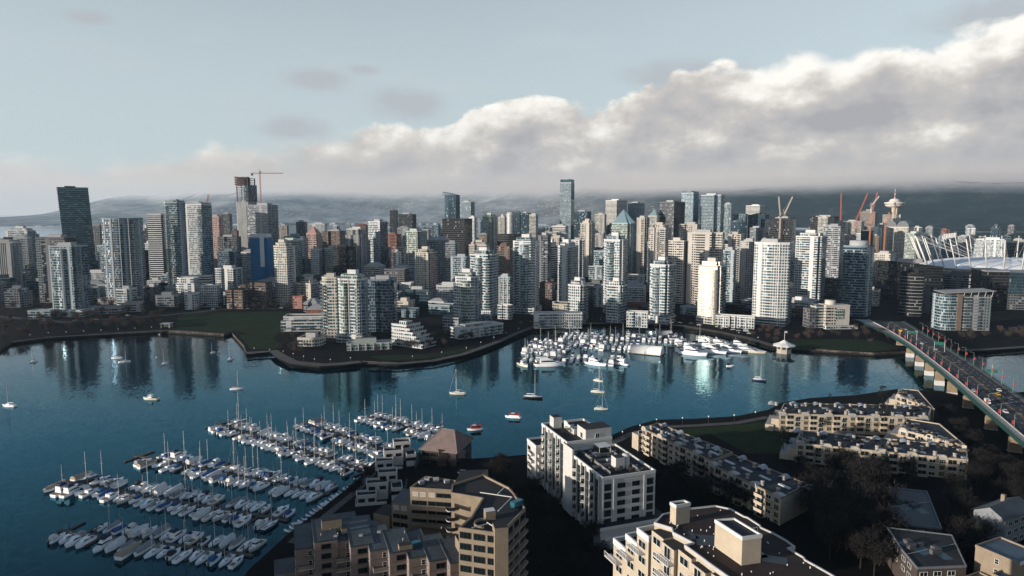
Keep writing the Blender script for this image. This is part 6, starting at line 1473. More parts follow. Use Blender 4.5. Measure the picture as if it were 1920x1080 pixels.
def midrise():
    """white and green-glass block stepping along the lane"""
    r = thing('midrise_block', 'white and green glass mid rise with curved balconies and roof terrace, centre foreground', 'apartment block', (30.6, 222, GZ), R(19.9))
    fh = 3.05; H1, H2, H3 = 22.6, 25.6, 16.2
    b = MB()
    lo = [(0, 0), (20.5, 0), (20.5, 29), (0, 29)]; up = [(0, 29), (19, 29), (19, 54), (0, 54)]; te = [(-2.5, 54), (16, 54), (16, 64), (-2.5, 64)]
    for p, h in ((lo, H1), (up, H2), (te, H3)): b.prism(p, 0, h, 0, 1)
    b.prism([(-.8, 22.5), (0, 22.5), (0, 30.5), (-.8, 30.5)], 0, H2 + .2, 0, 1)
    b.build('wall', [M_WHITEW, M_DROOF], r)
    for p, h in ((lo, H1), (up, H2), (te, H3)): parapet(r, p, h, .4, .8)
    b = MB(); b.box(-3, 24, -4.5, -.01, 0, 7.2, 0, 1); b.box(20.51, 24, 0, 18, 0, 7.2, 0, 1); b.build('podium', [M_WHITEW, M_DROOF], r)
    for z in (3.5, 7.2): q = MB(); q.box(-3.2, 24.2, -4.8, -4.5, z - .2, z + .8); q.build('terrace_wall', M_WHITET, r)
    # left long side: glass bays, white piers, rounded balconies
    bays = [2.0, 9.0, 16.0, 31.0, 38.5, 46.0]
    for v in bays:
        hmax = H1 if v < 28 else H2
        for f in range(1, int(hmax / fh)): put('glass_bay', 'window', r, -.02, v + 1.6, f * fh + .05, -math.pi / 2); put('round_white', 'balcony', r, 0, v + 5.0, f * fh + .1, -math.pi / 2)
        q = MB(); q.box(-.7, -.01, v - .55, v - .05, 0, hmax + .5); q.box(-.7, -.01, v + 3.25, v + 3.5, 0, hmax + .5); q.build('pier', M_WHITEW, r)
        q = MB(); q.box(-.12, -.012, v + 3.55, v + 6.3, fh, hmax - .4); q.build('recess_shade', M_PANE, r)  # flat dark panel painting the shade behind the balconies
    for f in range(1, 5):
        put('slab_white', 'balcony', r, -2.5, 57.5, f * fh + .1, -math.pi / 2); put('slab_white', 'balcony', r, 0.3, 54, f * fh + .1, 0); put('flat_wide', 'window', r, -2.52, 61.6, f * fh + .6, -math.pi / 2)
    # front face: corner glass, framed windows
    for f in range(2, 7):
        z = f * fh + .35
        put('big_teal', 'window', r, 2.0, -.02, z - .15, 0)
        for u in (7.2, 12.8): put('flat_wide', 'window', r, u, -.02, z + .2, 0)
        put('big_teal', 'window', r, 18.4, -.02, z - .15, 0)
        put('flat_pair', 'window', r, 20.52, 5, z + .2, math.pi / 2); put('flat_pair', 'window', r, 20.52, 13, z + .2, math.pi / 2); put('flat_pair', 'window', r, 20.52, 22, z + .2, math.pi / 2)
    for f in range(1, 8): q = MB(); q.box(-.06, 20.56, -.07, -.01, f * fh + .02, f * fh + .12); q.build('floor_line', M_CONCW, r)
    for u in (.2, 4.2, 16.0): q = MB(); q.box(u - .15, u + .15, -.22, -.071, 7.2, H1 - .3); q.build('mullion', M_WHITET, r)
    # roof: stair houses, white screen wall, planters, pergolas
    b = MB(); b.box(8.5, 12.0, 6.5, 10.0, H1, H1 + 4.2, 0, 1); b.build('stair_house', [M_WHITEW, M_DROOF], r)
    b = MB(); b.lathe([(1.3, H1), (1.3, H1 + 4.6), (.01, H1 + 4.7)], 12, 0, 13.4, 8.2); b.build('chimney', M_WHITEW, r)
    b = MB(); b.box(8, 19, 29.5, 37, H2, H2 + 4.4, 0, 1); b.build('penthouse', [M_WHITEW, M_DROOF], r)
    put('tall_door', 'window', r, 7.98, 33, H2 + .3, -math.pi / 2); put('tall_door', 'window', r, 13, 29.48, H2 + .4, 0)
    b = MB(); b.box(2.5, 6.0, 47.5, 51.5, H2, H2 + 4.6, 0, 1); b.build('stair_house', [M_WHITEW, M_DROOF], r)
    b = MB()
    for v in (38, 41, 44): b.box(7.0, 7.4, v, v + 3.2, H2, H2 + 2.0 + (v - 38) * .2); b.box(7.4, 10, v, v + .3, H2, H2 + 2.2)
    b.build('screen_wall', M_WHITET, r)
    b = MB(); b.face([(10, 22, H1 + 2.6), (15, 22, H1 + 2.6), (15, 26.5, H1 + 2.9), (10, 26.5, H1 + 2.9)]); b.tube((10.2, 22.2, H1), (10.2, 22.2, H1 + 2.6), .08, .08, 5); b.tube((14.8, 22.2, H1), (14.8, 22.2, H1 + 2.6), .08, .08, 5); b.build('awning', CANV['white'], r)
    rnd = random.Random(4)
    for k in range(34):
        b = MB(); x, y = rnd.uniform(1.5, 18), rnd.uniform(2, 27)
        b.box(x, x + rnd.uniform(.6, 2.2), y, y + rnd.uniform(.4, 2.5), H1, H1 + rnd.uniform(.3, 1.3), 0); b.build('planter', rnd.choice((M_MECH, M_BROWNW, M_ROOF)), r)
    q = MB()
    for x in (4.5, 15.2): q.box(x, x + .25, 3, 27, H1, H1 + 1.1)
    for y in (10.5, 15, 20): q.box(4.8, 15, y, y + .2, H1, H1 + 1.2)
    q.build('terrace_divider', mat('divider_grey', (.16, .16, .16)), r)
    b = MB()
    for k in range(420):
        a, e, s = rnd.uniform(0, 6.28), rnd.random(), rnd.uniform(.2, .45); x, y, z = 5 + 2.2 * math.cos(a) * e, 41 + 3.2 * math.sin(a) * e, H2 + .4 + rnd.random() * 2.6 * (1 - e * .5)
        d1 = Vector((rnd.uniform(-1, 1), rnd.uniform(-1, 1), rnd.uniform(-1, 1))) * s; d2 = Vector((rnd.uniform(-1, 1), rnd.uniform(-1, 1), rnd.uniform(-1, 1))) * s
        b.face([Vector((x, y, z)), Vector((x, y, z)) + d1, Vector((x, y, z)) + d2])
    b.build('roof_shrubs', mat('shrub_leaf', (.016, .024, .014), .9), r)
    vents(r, (2, 18, 3, 52), H1 + .05, rnd, 16)
midrise()

def cream_block():
    """large cream apartment house, only its top floors in frame"""
    z = 58.0; o = Vector((33.7, 102.3, 0)); r = thing('cream_block', 'cream apartment house with brown flat roof and white edge line, bottom centre right', 'apartment block', (o.x, o.y, 0))
    px = [(1227, 982), (1243, 966), (1262, 962), (1296, 955), (1342, 950), (1370, 956), (1395, 970), (1402, 972), (1425, 987), (1427, 991), (1447, 1000), (1474, 1015), (1490, 1027), (1478, 1030), (1507, 1047), (1510, 1052), (1532, 1064), (1560, 1080), (1650, 1140), (1470, 1150), (1362, 1081), (1327, 1056), (1322, 1052), (1284, 1024), (1300, 1020), (1262, 1000), (1260, 992)]
    poly = [((W(x, y, z) - o).x, (W(x, y, z) - o).y) for x, y in px]; poly = ccw(poly)
    b = MB(); b.prism(poly, 10, z, 0, 1); b.build('wall', [M_CREAM, M_BROOF], r); parapet(r, poly, z, .16, .3, mat('coping_pale', (.42, .41, .40)))
    c, s = math.cos(R(21.8)), math.sin(R(21.8)); e1, e2 = Vector((c, s, 0)), Vector((-s, c, 0)); a = math.atan2(s, c)
    L = lambda u, v: e1 * u + e2 * v
    # stepped shoulder at the far end
    for v0, v1, zz in ((19.5, 23.4, 55.0), (23.4, 27.4, 52.0), (27.4, 32.0, 49.0)):
        p = [tuple(L(u, v)[:2]) for u, v in ((-1.4, v0), (9, v0), (9, v1), (-1.4, v1))]
        b = MB(); b.prism(p, 10, zz, 0, 1); b.build('shoulder', [M_CREAM, M_DROOF], r); parapet(r, p, zz, .25, .9)
    # stepped bays and balconies down the sunlit side
    for zz in (54.6, 51.6, 48.6, 45.6, 42.6, 39.6, 36.6):
        for i, v in enumerate((17.0, 13.2, 9.2, 5.0, .6, -3.6, -8.0)):
            p = L(-.75 - (.5 if i % 2 else 0) - max(0, v) * .03, v)
            if i % 2 == 0: put('flat_pair', 'window', r, p.x, p.y, zz + .7, a - math.pi / 2)
            else: put('rail_white', 'balcony', r, p.x, p.y, zz, a - math.pi / 2); put('tall_door', 'window', r, p.x, p.y, zz + .15, a - math.pi / 2)
    for i, v in enumerate((17.0, 13.2, 9.2, 5.0, .6, -3.6, -8.0)):
        q = MB(); p = L(0.4, v); w = 3.9; q.obox(p.x, p.y, 10, 57.4 - (i % 2) * .3, 2.2 + (1.0 if i % 2 else 0) + max(0, v) * .06, w - .2, a, 0, 1); q.build('bay_window', [M_CREAM, M_DROOF], r)
    for v0, zz in ((21.5, 52.0), (25.4, 49.0), (29.6, 46.0)):
        for k in range(3):
            p = L(-1.42, v0); put('flat_pair', 'window', r, p.x, p.y, zz + .7 - 3 * k, a - math.pi / 2)
        p = L(-1.42, v0 + 1.2); put('rail_white', 'balcony', r, p.x, p.y, zz, a - math.pi / 2)
    # roof boxes
    def rbox(name, corners, z0, z1, mt):
        p = ccw([((W(x, y, z1) - o).x, (W(x, y, z1) - o).y) for x, y in corners]); b = MB(); b.prism(p, z0, z1, 0, 1); b.build(name, [mt, M_NROOF], r); parapet(r, p, z1, .18, .3, None, 'coping'); return p
    p = rbox('lift_house', [(1341, 977), (1377, 974), (1428, 1005), (1392, 1010)], z, z + 4.6, M_CREAM)
    q = W(1400, 1024, z + 1) - o
    put('single', 'window', r, q.x - .2, q.y - .15, z + 1.2, a); put('single', 'window', r, q.x + 1.4, q.y + .45, z + 2.6, a)
    rbox('stair_house', [(1257, 944), (1283, 940), (1294, 945), (1268, 950)], z, z + 3.6, M_CREAM)
    rnd = random.Random(9); b = MB()
    for k in range(46):
        v = rnd.uniform(-8, 20); u = rnd.uniform(2, 15); p = L(u, v)
        b.tube((p.x, p.y, z), (p.x, p.y, z + rnd.uniform(.12, .35)), .09, .09, 6)
    b.build('roof_vents', M_WHITET, r)
    b = MB()
    for k in range(5): p = L(3 + k * 2, 14 - k * 3.2); b.obox(p.x, p.y, z + .004, z + .010, 2.5 + k % 2 * 1.5, 4.0, a + k)
    b.build('water_stain', mat('damp_membrane', (.018, .026, .034), .35, var=.3), r)
cream_block()

def tan_complex():
    z = 36.0; o = W(900, 960, z); o.z = 0; r = thing('tan_complex', 'tan concrete apartment tower with curved balcony corner and black roof terraces', 'apartment block', o)
    def P(pts, zz): return ccw([((W(x, y, zz) - o).x, (W(x, y, zz) - o).y) for x, y in pts])
    main = P([(860, 993), (938, 1004), (985, 956), (956, 918), (906, 893), (848, 911), (846, 927), (905, 937), (884, 972)], z)
    b = MB(); b.prism(main, 4, z, 0, 1); b.build('wall', [M_TAN, M_DROOF], r); parapet(r, main, z, .3, .6, M_TAN)
    # glazed bands and balconies: near face and right face
    nA, nB, nC = [(W(x, y, z) - o) for x, y in ((860, 993), (938, 1004), (985, 956))]
    for f in range(9):
        zz = z - 2.6 - f * 2.95
        for (pa, pb) in ((nA, nB), (nB, nC)):
            l = (pb - pa).length; n = 3 if pa is nA else 4
            for i in range(n):
                for p, a in facade_pts((pa.x, pa.y), (pb.x, pb.y), [l * (i + .5) / n]): put('band' if l / n > 4.9 else 'flat_wide', 'window', r, p.x, p.y, zz + .5, a)
        for p, a in facade_pts((nB.x, nB.y), (nC.x, nC.y), [(nC - nB).length * .5]):
            q = MB(); d = Vector((math.sin(a), -math.cos(a))); c = p + d * .45; q.obox(c.x, c.y, zz - .4, zz + .3, (nC - nB).length, .9, a, 0, 0, True); q.build('balcony', M_TAN, r)
    # stair tower at the near corner with bevelled cap
    c = W(938, 1000, z) - o; b = MB(); b.obox(c.x, c.y, 4, z + 2.2, 3.4, 3.4, .2, 0, 1); b.build('stair_tower', [M_TAN, M_DROOF], r)
    # curved balconies at the inner corner
    bproto('curve_tan', 4.4, 2.4, M_TAN, True, True, 1.0)
    for f in range(7):
        p = W(849, 930, z) - o; put('curve_tan', 'balcony', r, p.x, p.y - 1.2, z - 3.0 - f * 2.95, R(-25))
        p = W(893, 960, z) - o; put('tancut', 'window', r, p.x - .4, p.y - .3, z - 2.4 - f * 2.95, R(-62))
    for i, f in enumerate(range(3)):
        p = W(866, 925, z) - o; put('tancut', 'window', r, p.x, p.y - .25, z - 2.3 - f * 2.95, R(3))
    # roof clutter: white terrace rails, round planter, blue glass screen
    b = MB()
    for (x0, y0), (x1, y1) in (((900, 929), (960, 938)), ((960, 938), (934, 964)), ((945, 920), (933, 932)), ((885, 996), (915, 988)), ((913, 986), (936, 1000))):
        p, q = W(x0, y0, z) - o, W(x1, y1, z) - o; p.z = q.z = z + .9; b.tube(p, q, .13, .13, 5)
    b.build('terrace_rail', M_WHITET, r)
    b = MB(); p = W(918, 972, z) - o; b.obox(p.x, p.y, z, z + 2.4, 2.6, 2.2, .3, 0, 1); b.build('stair_house', [M_TAN, M_WHITET], r)
    b = MB()
    for i in range(14):
        a0 = math.pi * (.5 + i / 13); p = W(906, 984, z) - o; b.obox(p.x + 2.2 * math.cos(a0), p.y + 2.2 * math.sin(a0), z, z + .7, .55, .3, a0 + math.pi / 2)
    b.build('round_planter', M_TAN, r)
    b = MB(); p = W(969, 950, z) - o; b.obox(p.x, p.y, z + .2, z + 1.7, 3.5, 1.6, .8); b.build('glass_screen', mat('teal_screen', (.03, .16, .20), .2, .3), r)
    # wing reaching back-left, three storeys in view
    zw = 24.0; wp = P([(769, 917), (846, 922), (862, 905), (798, 896)], zw); b = MB(); b.prism(wp, 3, zw, 0, 1); b.build('wing', [M_TAN, M_DROOF], r); parapet(r, wp, zw, .3, .7, M_TAN)
    wa, wb = W(769, 917, zw) - o, W(846, 922, zw) - o
    for f in range(4):
        for i, (p, a) in enumerate(facade_pts((wa.x, wa.y), (wb.x, wb.y), [1.8, 4.3, 7.4, 10.2, 12.6])):
            put('pale' if f == 0 and i < 3 else 'tancut', 'window', r, p.x, p.y, zw - 2.3 - f * 2.95, a)
        for p, a in facade_pts((wa.x, wa.y), (wb.x, wb.y), [7.2]): q = MB(); d = Vector((math.sin(a), -math.cos(a))); c = p + d * .7; q.obox(c.x, c.y, zw - 3.6 - f * 2.95, zw - 2.75 - f * 2.95, 13.0, 1.4, a, 0, 0, True) if f else None; (q.build('balcony', M_TAN, r) if f else None)
    b = MB(); p = W(832, 906, zw) - o
    for k, (x, y) in enumerate(((800, 901), (818, 902), (838, 905), (790, 908))): p = W(x, y, zw) - o; b.obox(p.x, p.y, zw, zw + .9 + .3 * (k % 2), 1.8, 1.2, .2 * k)
    b.build('roof_vents', M_MECH, r)
    zl = 17.5; lp = P([(734, 942), (770, 947), (786, 920), (756, 915)], zl); b = MB(); b.prism(lp, 3, zl, 0, 1); b.build('wing', [M_TAN, M_SROOF], r)
    la, lb = W(734, 942, zl) - o, W(770, 947, zl) - o
    for f in range(3):
        for p, a in facade_pts((la.x, la.y), (lb.x, lb.y), [1.8, 4.6]): put('pale' if f == 0 else 'tancut', 'window', r, p.x, p.y, zl - 2.3 - 2.95 * f, a)
    lp = P([(700, 962), (730, 968), (745, 950), (722, 944)], 11); b = MB(); b.prism(lp, 3, 11, 0, 1); b.build('wing', [M_TAN, M_DROOF], r)
    # dark rear tower block with low parapet behind
    zb = 33.0; bp_ = P([(852, 905), (890, 899), (915, 880), (865, 882)], zb); b = MB(); b.prism(bp_, 3, zb, 0, 1); b.build('rear_block', [M_TAN, M_DROOF], r)
    # curving drive wall in the court
    b = MB(); pts = [W(x, y, 12) - o for x, y in ((852, 978), (838, 985), (838, 992), (850, 1004), (862, 1015))]
    for p, q in zip(pts, pts[1:]): d = q - p; b.obox((p.x + q.x) / 2, (p.y + q.y) / 2, 3, 12.6, d.length, .4, math.atan2(d.y, d.x))
    b.build('drive_wall', M_TAN, r)
tan_complex()

def zigzag_block():
    z0 = 25.0; o = W(553, 1017, z0); o.z = 0; r = thing('zigzag_block', 'pink and tan apartments with slate grey saw tooth roof line along the bottom edge', 'apartment block', o)
    c, s = math.cos(R(19)), math.sin(R(19)); a = R(19)
    e1, e2 = Vector((c, s, 0)), Vector((-s, c, 0)); rnd = random.Random(12)
    units = [(0, 0, 0), (5.6, -1.0, .6), (10.2, 1.2, -.3), (16.0, -2.8, .2), (21.6, -4.6, 0), (27.2, -6.4, .3), (32.6, -8.2, -.2), (38.2, -10.2, 0), (43.8, -12.0, .4)]
    for i, (x, y, dz) in enumerate(units):
        p = Vector((x, y, 0)); w, d, z = 6.2, 15.5 - (i % 3) * 1.0, z0 + dz - (2.0 if i == 0 else 0)
        cc = p + e1 * w / 2 + e2 * d / 2
        b = MB(); b.obox(cc.x, cc.y, 3, z, w, d, a, 0, 1); b.build('wall', [M_PINKW, M_SROOF], r)
        poly = [tuple((p + e1 * u + e2 * v)[:2]) for u, v in ((0, 0), (w, 0), (w, d), (0, d))]; parapet(r, poly, z, .12, .12, M_SROOF, 'roof_edge')
        for f in range(7):
            zz = z - 2.5 - f * 2.8; q = p + e1 * (w * .5)
            if i % 2: put('tancut', 'window', r, q.x, q.y, zz, a)
            else: put('single', 'window', r, q.x + c * .8, q.y + s * .8, zz, a)
            q = p + e2 * 1.6; put('single', 'window', r, q.x, q.y, zz, a - math.pi / 2)
            g = MB(); q = p + e1 * w / 2 - e2 * .03; g.obox(q.x, q.y, zz - .35, zz - .28, w, .04, a); g.build('joint_line', M_BROWNW, r)
        if i % 2 == 0:
            for f in range(6): q = p + e1 * (w * .5); put('slab_tan', 'balcony', r, q.x, q.y, z - 5.6 - f * 2.8, a)
    for px, py, w, d, h in ((622, 993, 5.5, 2.2, 3.2), (760, 1030, 3.6, 2.0, 1.6), (645, 998, 1.6, 1.2, 1.3), (872, 1030, 4.5, 4.0, 3.4)):
        q = W(px, py, z0) - o; b = MB(); b.obox(q.x, q.y, z0 - .2, z0 + h, w, d, a, 0, 1); b.build('stair_house', [M_TAN, M_DROOF], r)
    b = MB(); q = W(775, 1022, z0) - o; b.obox(q.x, q.y, z0 - .2, z0 + .8, 3.8, 1.6, a + .2); b.build('skylight', mat('teal_screen', (.03, .16, .2)), r)
    vents(r, (6, 40, 0, 8), z0 + .3, rnd, 10)
    # lower bays spilling towards the bottom edge
    for (x, y, z, w, d) in ((-5, 6, 15, 6, 9), (-2, -5, 14, 7, 8)):
        b = MB(); b.obox(x, y, 3, z, w, d, a, 0, 1); b.build('wing', [M_PINKW, M_SROOF], r)
    # roofs stepping back up to the lane
    for px, py, z, w, d in ((668, 978, 18, 9, 8), (640, 985, 19, 9, 9), (686, 990, 20, 8, 9), (636, 968, 12, 11, 5)):
        q = W(px, py, z) - o; b = MB(); b.obox(q.x, q.y, 3, z, w, d, a, 0, 1); b.build('wing', [M_TAN, M_SROOF], r)
zigzag_block()

def hip_pavilion():
    r = thing('hipped_pavilion', 'brown boat club with steep hipped shingle roof standing over the marina edge', 'club house', W(838, 862, 0))
    o = r.location.copy(); ze, zr = 9.5, 18.0
    E = [W(x, y, ze) - o for x, y in ((786, 843), (857, 851), (889, 822), (822, 812))]; Rg = [W(828, 804, zr) - o, W(852, 807, zr) - o]
    E = [Vector((p.x, p.y, ze)) for p in E]; Rg = [Vector((p.x, p.y, zr)) for p in Rg]
    b = MB(); A, B_, C, D = E; r0, r1 = Rg
    b.face([A, B_, r1, r0]); b.face([B_, C, r1]); b.face([C, D, r0, r1]); b.face([D, A, r0]); b.face([D, C, B_, A], 0)
    b.build('roof', mat('brown_shingle', (.17, .125, .115), .9, var=.35, scale=.5), r)
    b = MB()
    for p, q in ((A, r0), (B_, r1), (C, r1), (r0, r1), (A, B_), (B_, C)): b.tube(p + Vector((0, 0, .15)), q + Vector((0, 0, .15)), .22, .22, 5)
    b.build('ridge_cap', mat('ridge_brown', (.22, .17, .155), .8), r)
    poly = ccw([(p.x * .9, p.y * .9) for p in E]); b = MB(); b.prism(poly, -1, ze - .01, 0, 0); b.build('wall', M_BROWNW, r)
    P = [Vector((p[0], p[1], 0)) for p in poly]
    for i in range(4):
        pa, pb = P[i], P[(i + 1) % 4]; l = (pb - pa).length
        for k in range(int(l / 3.4)):
            for p, a in facade_pts((pa.x, pa.y), (pb.x, pb.y), [2 + k * 3.4]): put('flat_wide', 'window', r, p.x, p.y, 6.4, a); put('flat_wide', 'window', r, p.x, p.y, 3.0, a)
    q = W(838, 850, 8) - o; b = MB(); b.obox(q.x - 2, q.y - 1, 0, 10.5, 3.6, 3.6, .2); b.build('chimney', M_BROWNW, r)
    b = MB(); b.obox(q.x + 4, q.y + 0, 6.2, 8.9, 8, 3, .15, 0, 0, True); b.build('balcony', mat('pavilion_band', (.2, .17, .165)), r)
    for k in range(8):
        a = 2 * math.pi * k / 8; b = MB(); b.tube((11 * math.cos(a), 9 * math.sin(a) - 2, -2), (11 * math.cos(a), 9 * math.sin(a) - 2, 3), .3, .3, 6); b.build('pile', M_WOOD, r)
hip_pavilion()

def white_terraces():
    for nm, px, py, rz, lab in (('white_terrace', 742, 872, 14, 'upper cluster of small white stepped terraces beside the hipped pavilion'), ('white_terrace', 712, 936, 12, 'lower cluster of white stepped terraces above the dinghy row')):
        r = thing(nm, lab, 'terrace', W(px, py, GZ), R(rz))
        for i, (x, y, z, w, d) in enumerate(((-6, -3, 4.2, 9, 6), (-1, 2.5, 7.4, 10, 6), (4, 8, 10.0, 9, 6.5), (8, 1, 5.5, 5, 9))):
            b = MB(); b.box(x - w / 2, x + w / 2, y - d / 2, y + d / 2, 0, z, 0, 1); b.build('storey', [M_WHITEW, M_DROOF], r)
            parapet(r, [(x - w / 2, y - d / 2), (x + w / 2, y - d / 2), (x + w / 2, y + d / 2), (x - w / 2, y + d / 2)], z, .3, 1.0, M_WHITEW)
            for k in (-.25, .25): put('flat_wide', 'window', r, x + k * w, y - d / 2 - .02, z - 2.5, 0)
        b = MB()
        for k in range(7): b.box(9.5 + k * .5, 10 + k * .5, -7 + k * 1.2, -5 + k * 1.2, 0, 2 + k * 1.0)
        b.build('stair', mat('teal_stair', (.05, .09, .10)), r)
        b = MB(); b.tube((-11, -6, 0), (-11, -6, 4), .12, .12, 5); b.box(-11, 3, -6.2, -6.0, 0, 1.4); b.build('garden_wall', M_WHITEW, r)
white_terraces()
wproto('shade_pane', 3.3, 2.35, M_CREAM, M_PANE, 1)  # dark pane standing in for the deep shade of a balcony opening
for o_ in [o for o in bpy.data.objects if o.name.startswith('white_terrace')]: o_.scale = (.84, .84, .84)
def arcade(r, p, q, floors, zt, step=4.2, hood=True, wall=M_CREAM, roof_d=16.0, chim=True):
    """facade run of a low condominium: windows, balconies, arched dormer hoods, chimney pots"""
    p, q = Vector((p.x, p.y)), Vector((q.x, q.y)); l = (q - p).length; n = int(l / step); d = (q - p).normalized(); nrm = Vector((d.y, -d.x)); a = math.atan2(d.y, d.x)
    for f in range(floors):
        m = MB(); c = (p + q) / 2 + nrm * .05; m.obox(c.x, c.y, zt - 2.95 - f * 2.8, zt - 2.8 - f * 2.8, l - .2, .14, a, 0, 0, True); m.build('cornice', M_TAN, r)
    for i in range(n):
        c = p + d * (i + .5) * l / n
        if i % 3 == 0: m = MB(); e = c + d * (l / n * .5) + nrm * .12; m.obox(e.x, e.y, 2, zt - .1, .5, .4, a); m.build('pilaster', wall, r)
        for f in range(floors):
            zz = zt - 2.6 - f * 2.8
            if i % 3 == 1: put('slab_cream', 'balcony', r, c.x, c.y, zz - .15, a); put('shade_pane', 'window', r, c.x, c.y, zz, a)  # balcony bays get the dark pane as painted shade
            else: put('arch' if i % 3 == 0 else 'flat_pair', 'window', r, c.x, c.y, zz + .3, a)
        if hood and i % 3 == 0:
            for off, sg in ((0.0, 1),) + (((roof_d, -1),) if chim else ()):
                cc = c - nrm * (off - (.35 if sg > 0 else -.35)); m = MB(); k = 8; w = 1.7
                pts = [(-w * math.cos(math.pi * j / k), 1.3 * math.sin(math.pi * j / k)) for j in range(k + 1)]
                for (x0, y0), (x1, y1) in zip(pts, pts[1:]):
                    A = cc + d * x0; B = cc + d * x1; back = -nrm * 3.2 * sg
                    m.face([(A.x, A.y, zt + .3 + y0), (B.x, B.y, zt + .3 + y1), (B.x + back.x, B.y + back.y, zt + .3 + y1 * .4), (A.x + back.x, A.y + back.y, zt + .3 + y0 * .4)], 0)
                m.face([((cc + d * x).x, (cc + d * x).y, zt + .3 + y) for x, y in pts], 1)
                m.obox(cc.x - nrm.x * .15, cc.y - nrm.y * .15, zt - .6, zt + .3, 3.6, .3, a); m.build('dormer', [mat('dormer_metal', (.34, .36, .37), .5, .2), wall], r)
        if chim and i % 2 == 0:
            for off in (3.0, roof_d - 3.0):
                cc = c - nrm * off + d * 1.5; m = MB(); m.lathe([(.75, zt), (.75, zt + 1.5), (.85, zt + 1.55), (.85, zt + 1.8), (.01, zt + 1.85)], 10, 0, cc.x, cc.y); m.build('chimney', mat('chimney_pale', (.34, .31, .28), .85), r)
def long_condo():
    z = 14.0; o = W(1340, 860, z); o.z = 0; r = thing('condo_block', 'long four storey cream condominium with dark roof, skylights and chimney pots', 'apartment block', o)
    A, B_, C, D = [W(x, y, z) - o for x, y in ((1203, 803), (1470, 929), (1516, 905), (1234, 794))]
    for p in (A, B_, C, D): p.z = 0
    m1, m2 = A.lerp(B_, .56), D.lerp(C, .56); sh = (B_ - A).normalized(); nn = Vector((sh.y, -sh.x, 0))
    for i, (q, zz) in enumerate(((( A, m1, m2, D), z), ((m1 + nn * 1.5, B_ + nn * 1.5, C, m2), z - .8))):
        poly = ccw([(p.x, p.y) for p in q]); b = MB(); b.prism(poly, 2, zz, 0, 1); b.build('wall', [M_CREAM, M_NROOF], r); parapet(r, poly, zz, .4, .4, M_TAN)
        arcade(r, q[0], q[1], 4, zz, 3.7, True, M_CREAM, (q[3] - q[0]).length)
        l = (q[1] - q[0]).length; n = int(l / 8)
        for k in range(n):
            c = q[0].lerp(q[1], (k + .5) / n).lerp(q[3].lerp(q[2], (k + .5) / n), .5); b = MB(); b.obox(c.x, c.y, zz, zz + .45, 5.4, 1.1, math.atan2(sh.y, sh.x)); b.build('skylight', mat('skylight_white', (.42, .43, .43), .4), r)
    pa, pb = A, D
    for p, a in facade_pts((D.x, D.y), (A.x, A.y), [3, 8, 13]):
        for f in range(4): put('flat_pair', 'window', r, p.x, p.y, z - 2.4 - 2.8 * f, a)
    b = MB(); c = A.lerp(D, .5) - sh * 2; b.obox(c.x, c.y, 2, z - 3.5, 5, 14, math.atan2(sh.y, sh.x), 0, 1); b.build('terrace', [M_CREAM, M_ROOFP], r)
long_condo()
def condo_court():
    z = 12.2
    specs = [('cream condominium wing nearest the water with arched gables and terrace end', [(1461, 777), (1740, 784), (1748, 762), (1470, 757)], 3, 12.4), ('cream condominium wing facing the viewer across the dark court, lower of the pair', [(1493, 832), (1815, 864), (1812, 838), (1500, 808)], 3, 11.5),
             ('cream stepped condominium wing linking the two long wings at right', [(1686, 806), (1752, 822), (1812, 838), (1762, 796), (1700, 786)], 3, 12.6), ('small cream condominium wing by the bridge piers, far right of the court', [(1680, 742), (1712, 752), (1752, 768), (1722, 733), (1690, 730)], 3, 12.6)]
    for lab, px, fl, zz in specs:
        o = W(*px[0], zz); o.z = 0; r = thing('condo_block', lab, 'apartment block', o)
        P = [W(x, y, zz) - o for x, y in px]
        for p in P: p.z = 0
        poly = ccw([(p.x, p.y) for p in P]); b = MB(); b.prism(poly, 2, zz, 0, 1); b.build('wall', [M_CREAM, M_NROOF], r); parapet(r, poly, zz, .4, .5, M_CREAM)
        a, c = P[0], P[1]; arcade(r, a, c, fl, zz, 3.7, True, M_CREAM, (P[-1] - P[0]).length * .9, len(P) == 4)
        if len(P) == 5: arcade(r, P[1], P[2], fl, zz, 4.6, False, M_CREAM, 8, False); arcade(r, P[4], P[0], fl, zz, 4.4, False, M_CREAM, 8, False)
        # stepped balconies at the left end
        rnd = random.Random(len(lab))
        for k in range(60):
            b = MB(); t, s = rnd.random(), rnd.uniform(.08, .9); q0 = P[0].lerp(P[1], t); q1 = P[-1].lerp(P[2], t); c = q0.lerp(q1, s)
            w = rnd.uniform(.8, 3.2); b.obox(c.x, c.y, zz, zz + rnd.uniform(.15, 1.1), w, rnd.uniform(.6, 2.0), rnd.choice((0, .12, .3)), 0); b.build('roof_box', rnd.choice((mat('frosted_roof', (.20, .22, .25), .7, var=.4, scale=.5), M_DROOF, M_DROOF, M_TAN)), r)
        for k, dz in ((0, -3.0), (1, -6.0)):
            d = (P[0] - P[1]).normalized(); c = P[0].lerp(P[-1], .5) + d * (2 + k * 3); l = (P[-1] - P[0]).length * .8; ang = math.atan2((P[-1] - P[0]).y, (P[-1] - P[0]).x)
            b = MB(); b.obox(c.x, c.y, 2, zz + dz, l, 4, ang, 0, 1); b.build('terrace', [M_CREAM, M_ROOFP], r)
condo_court()
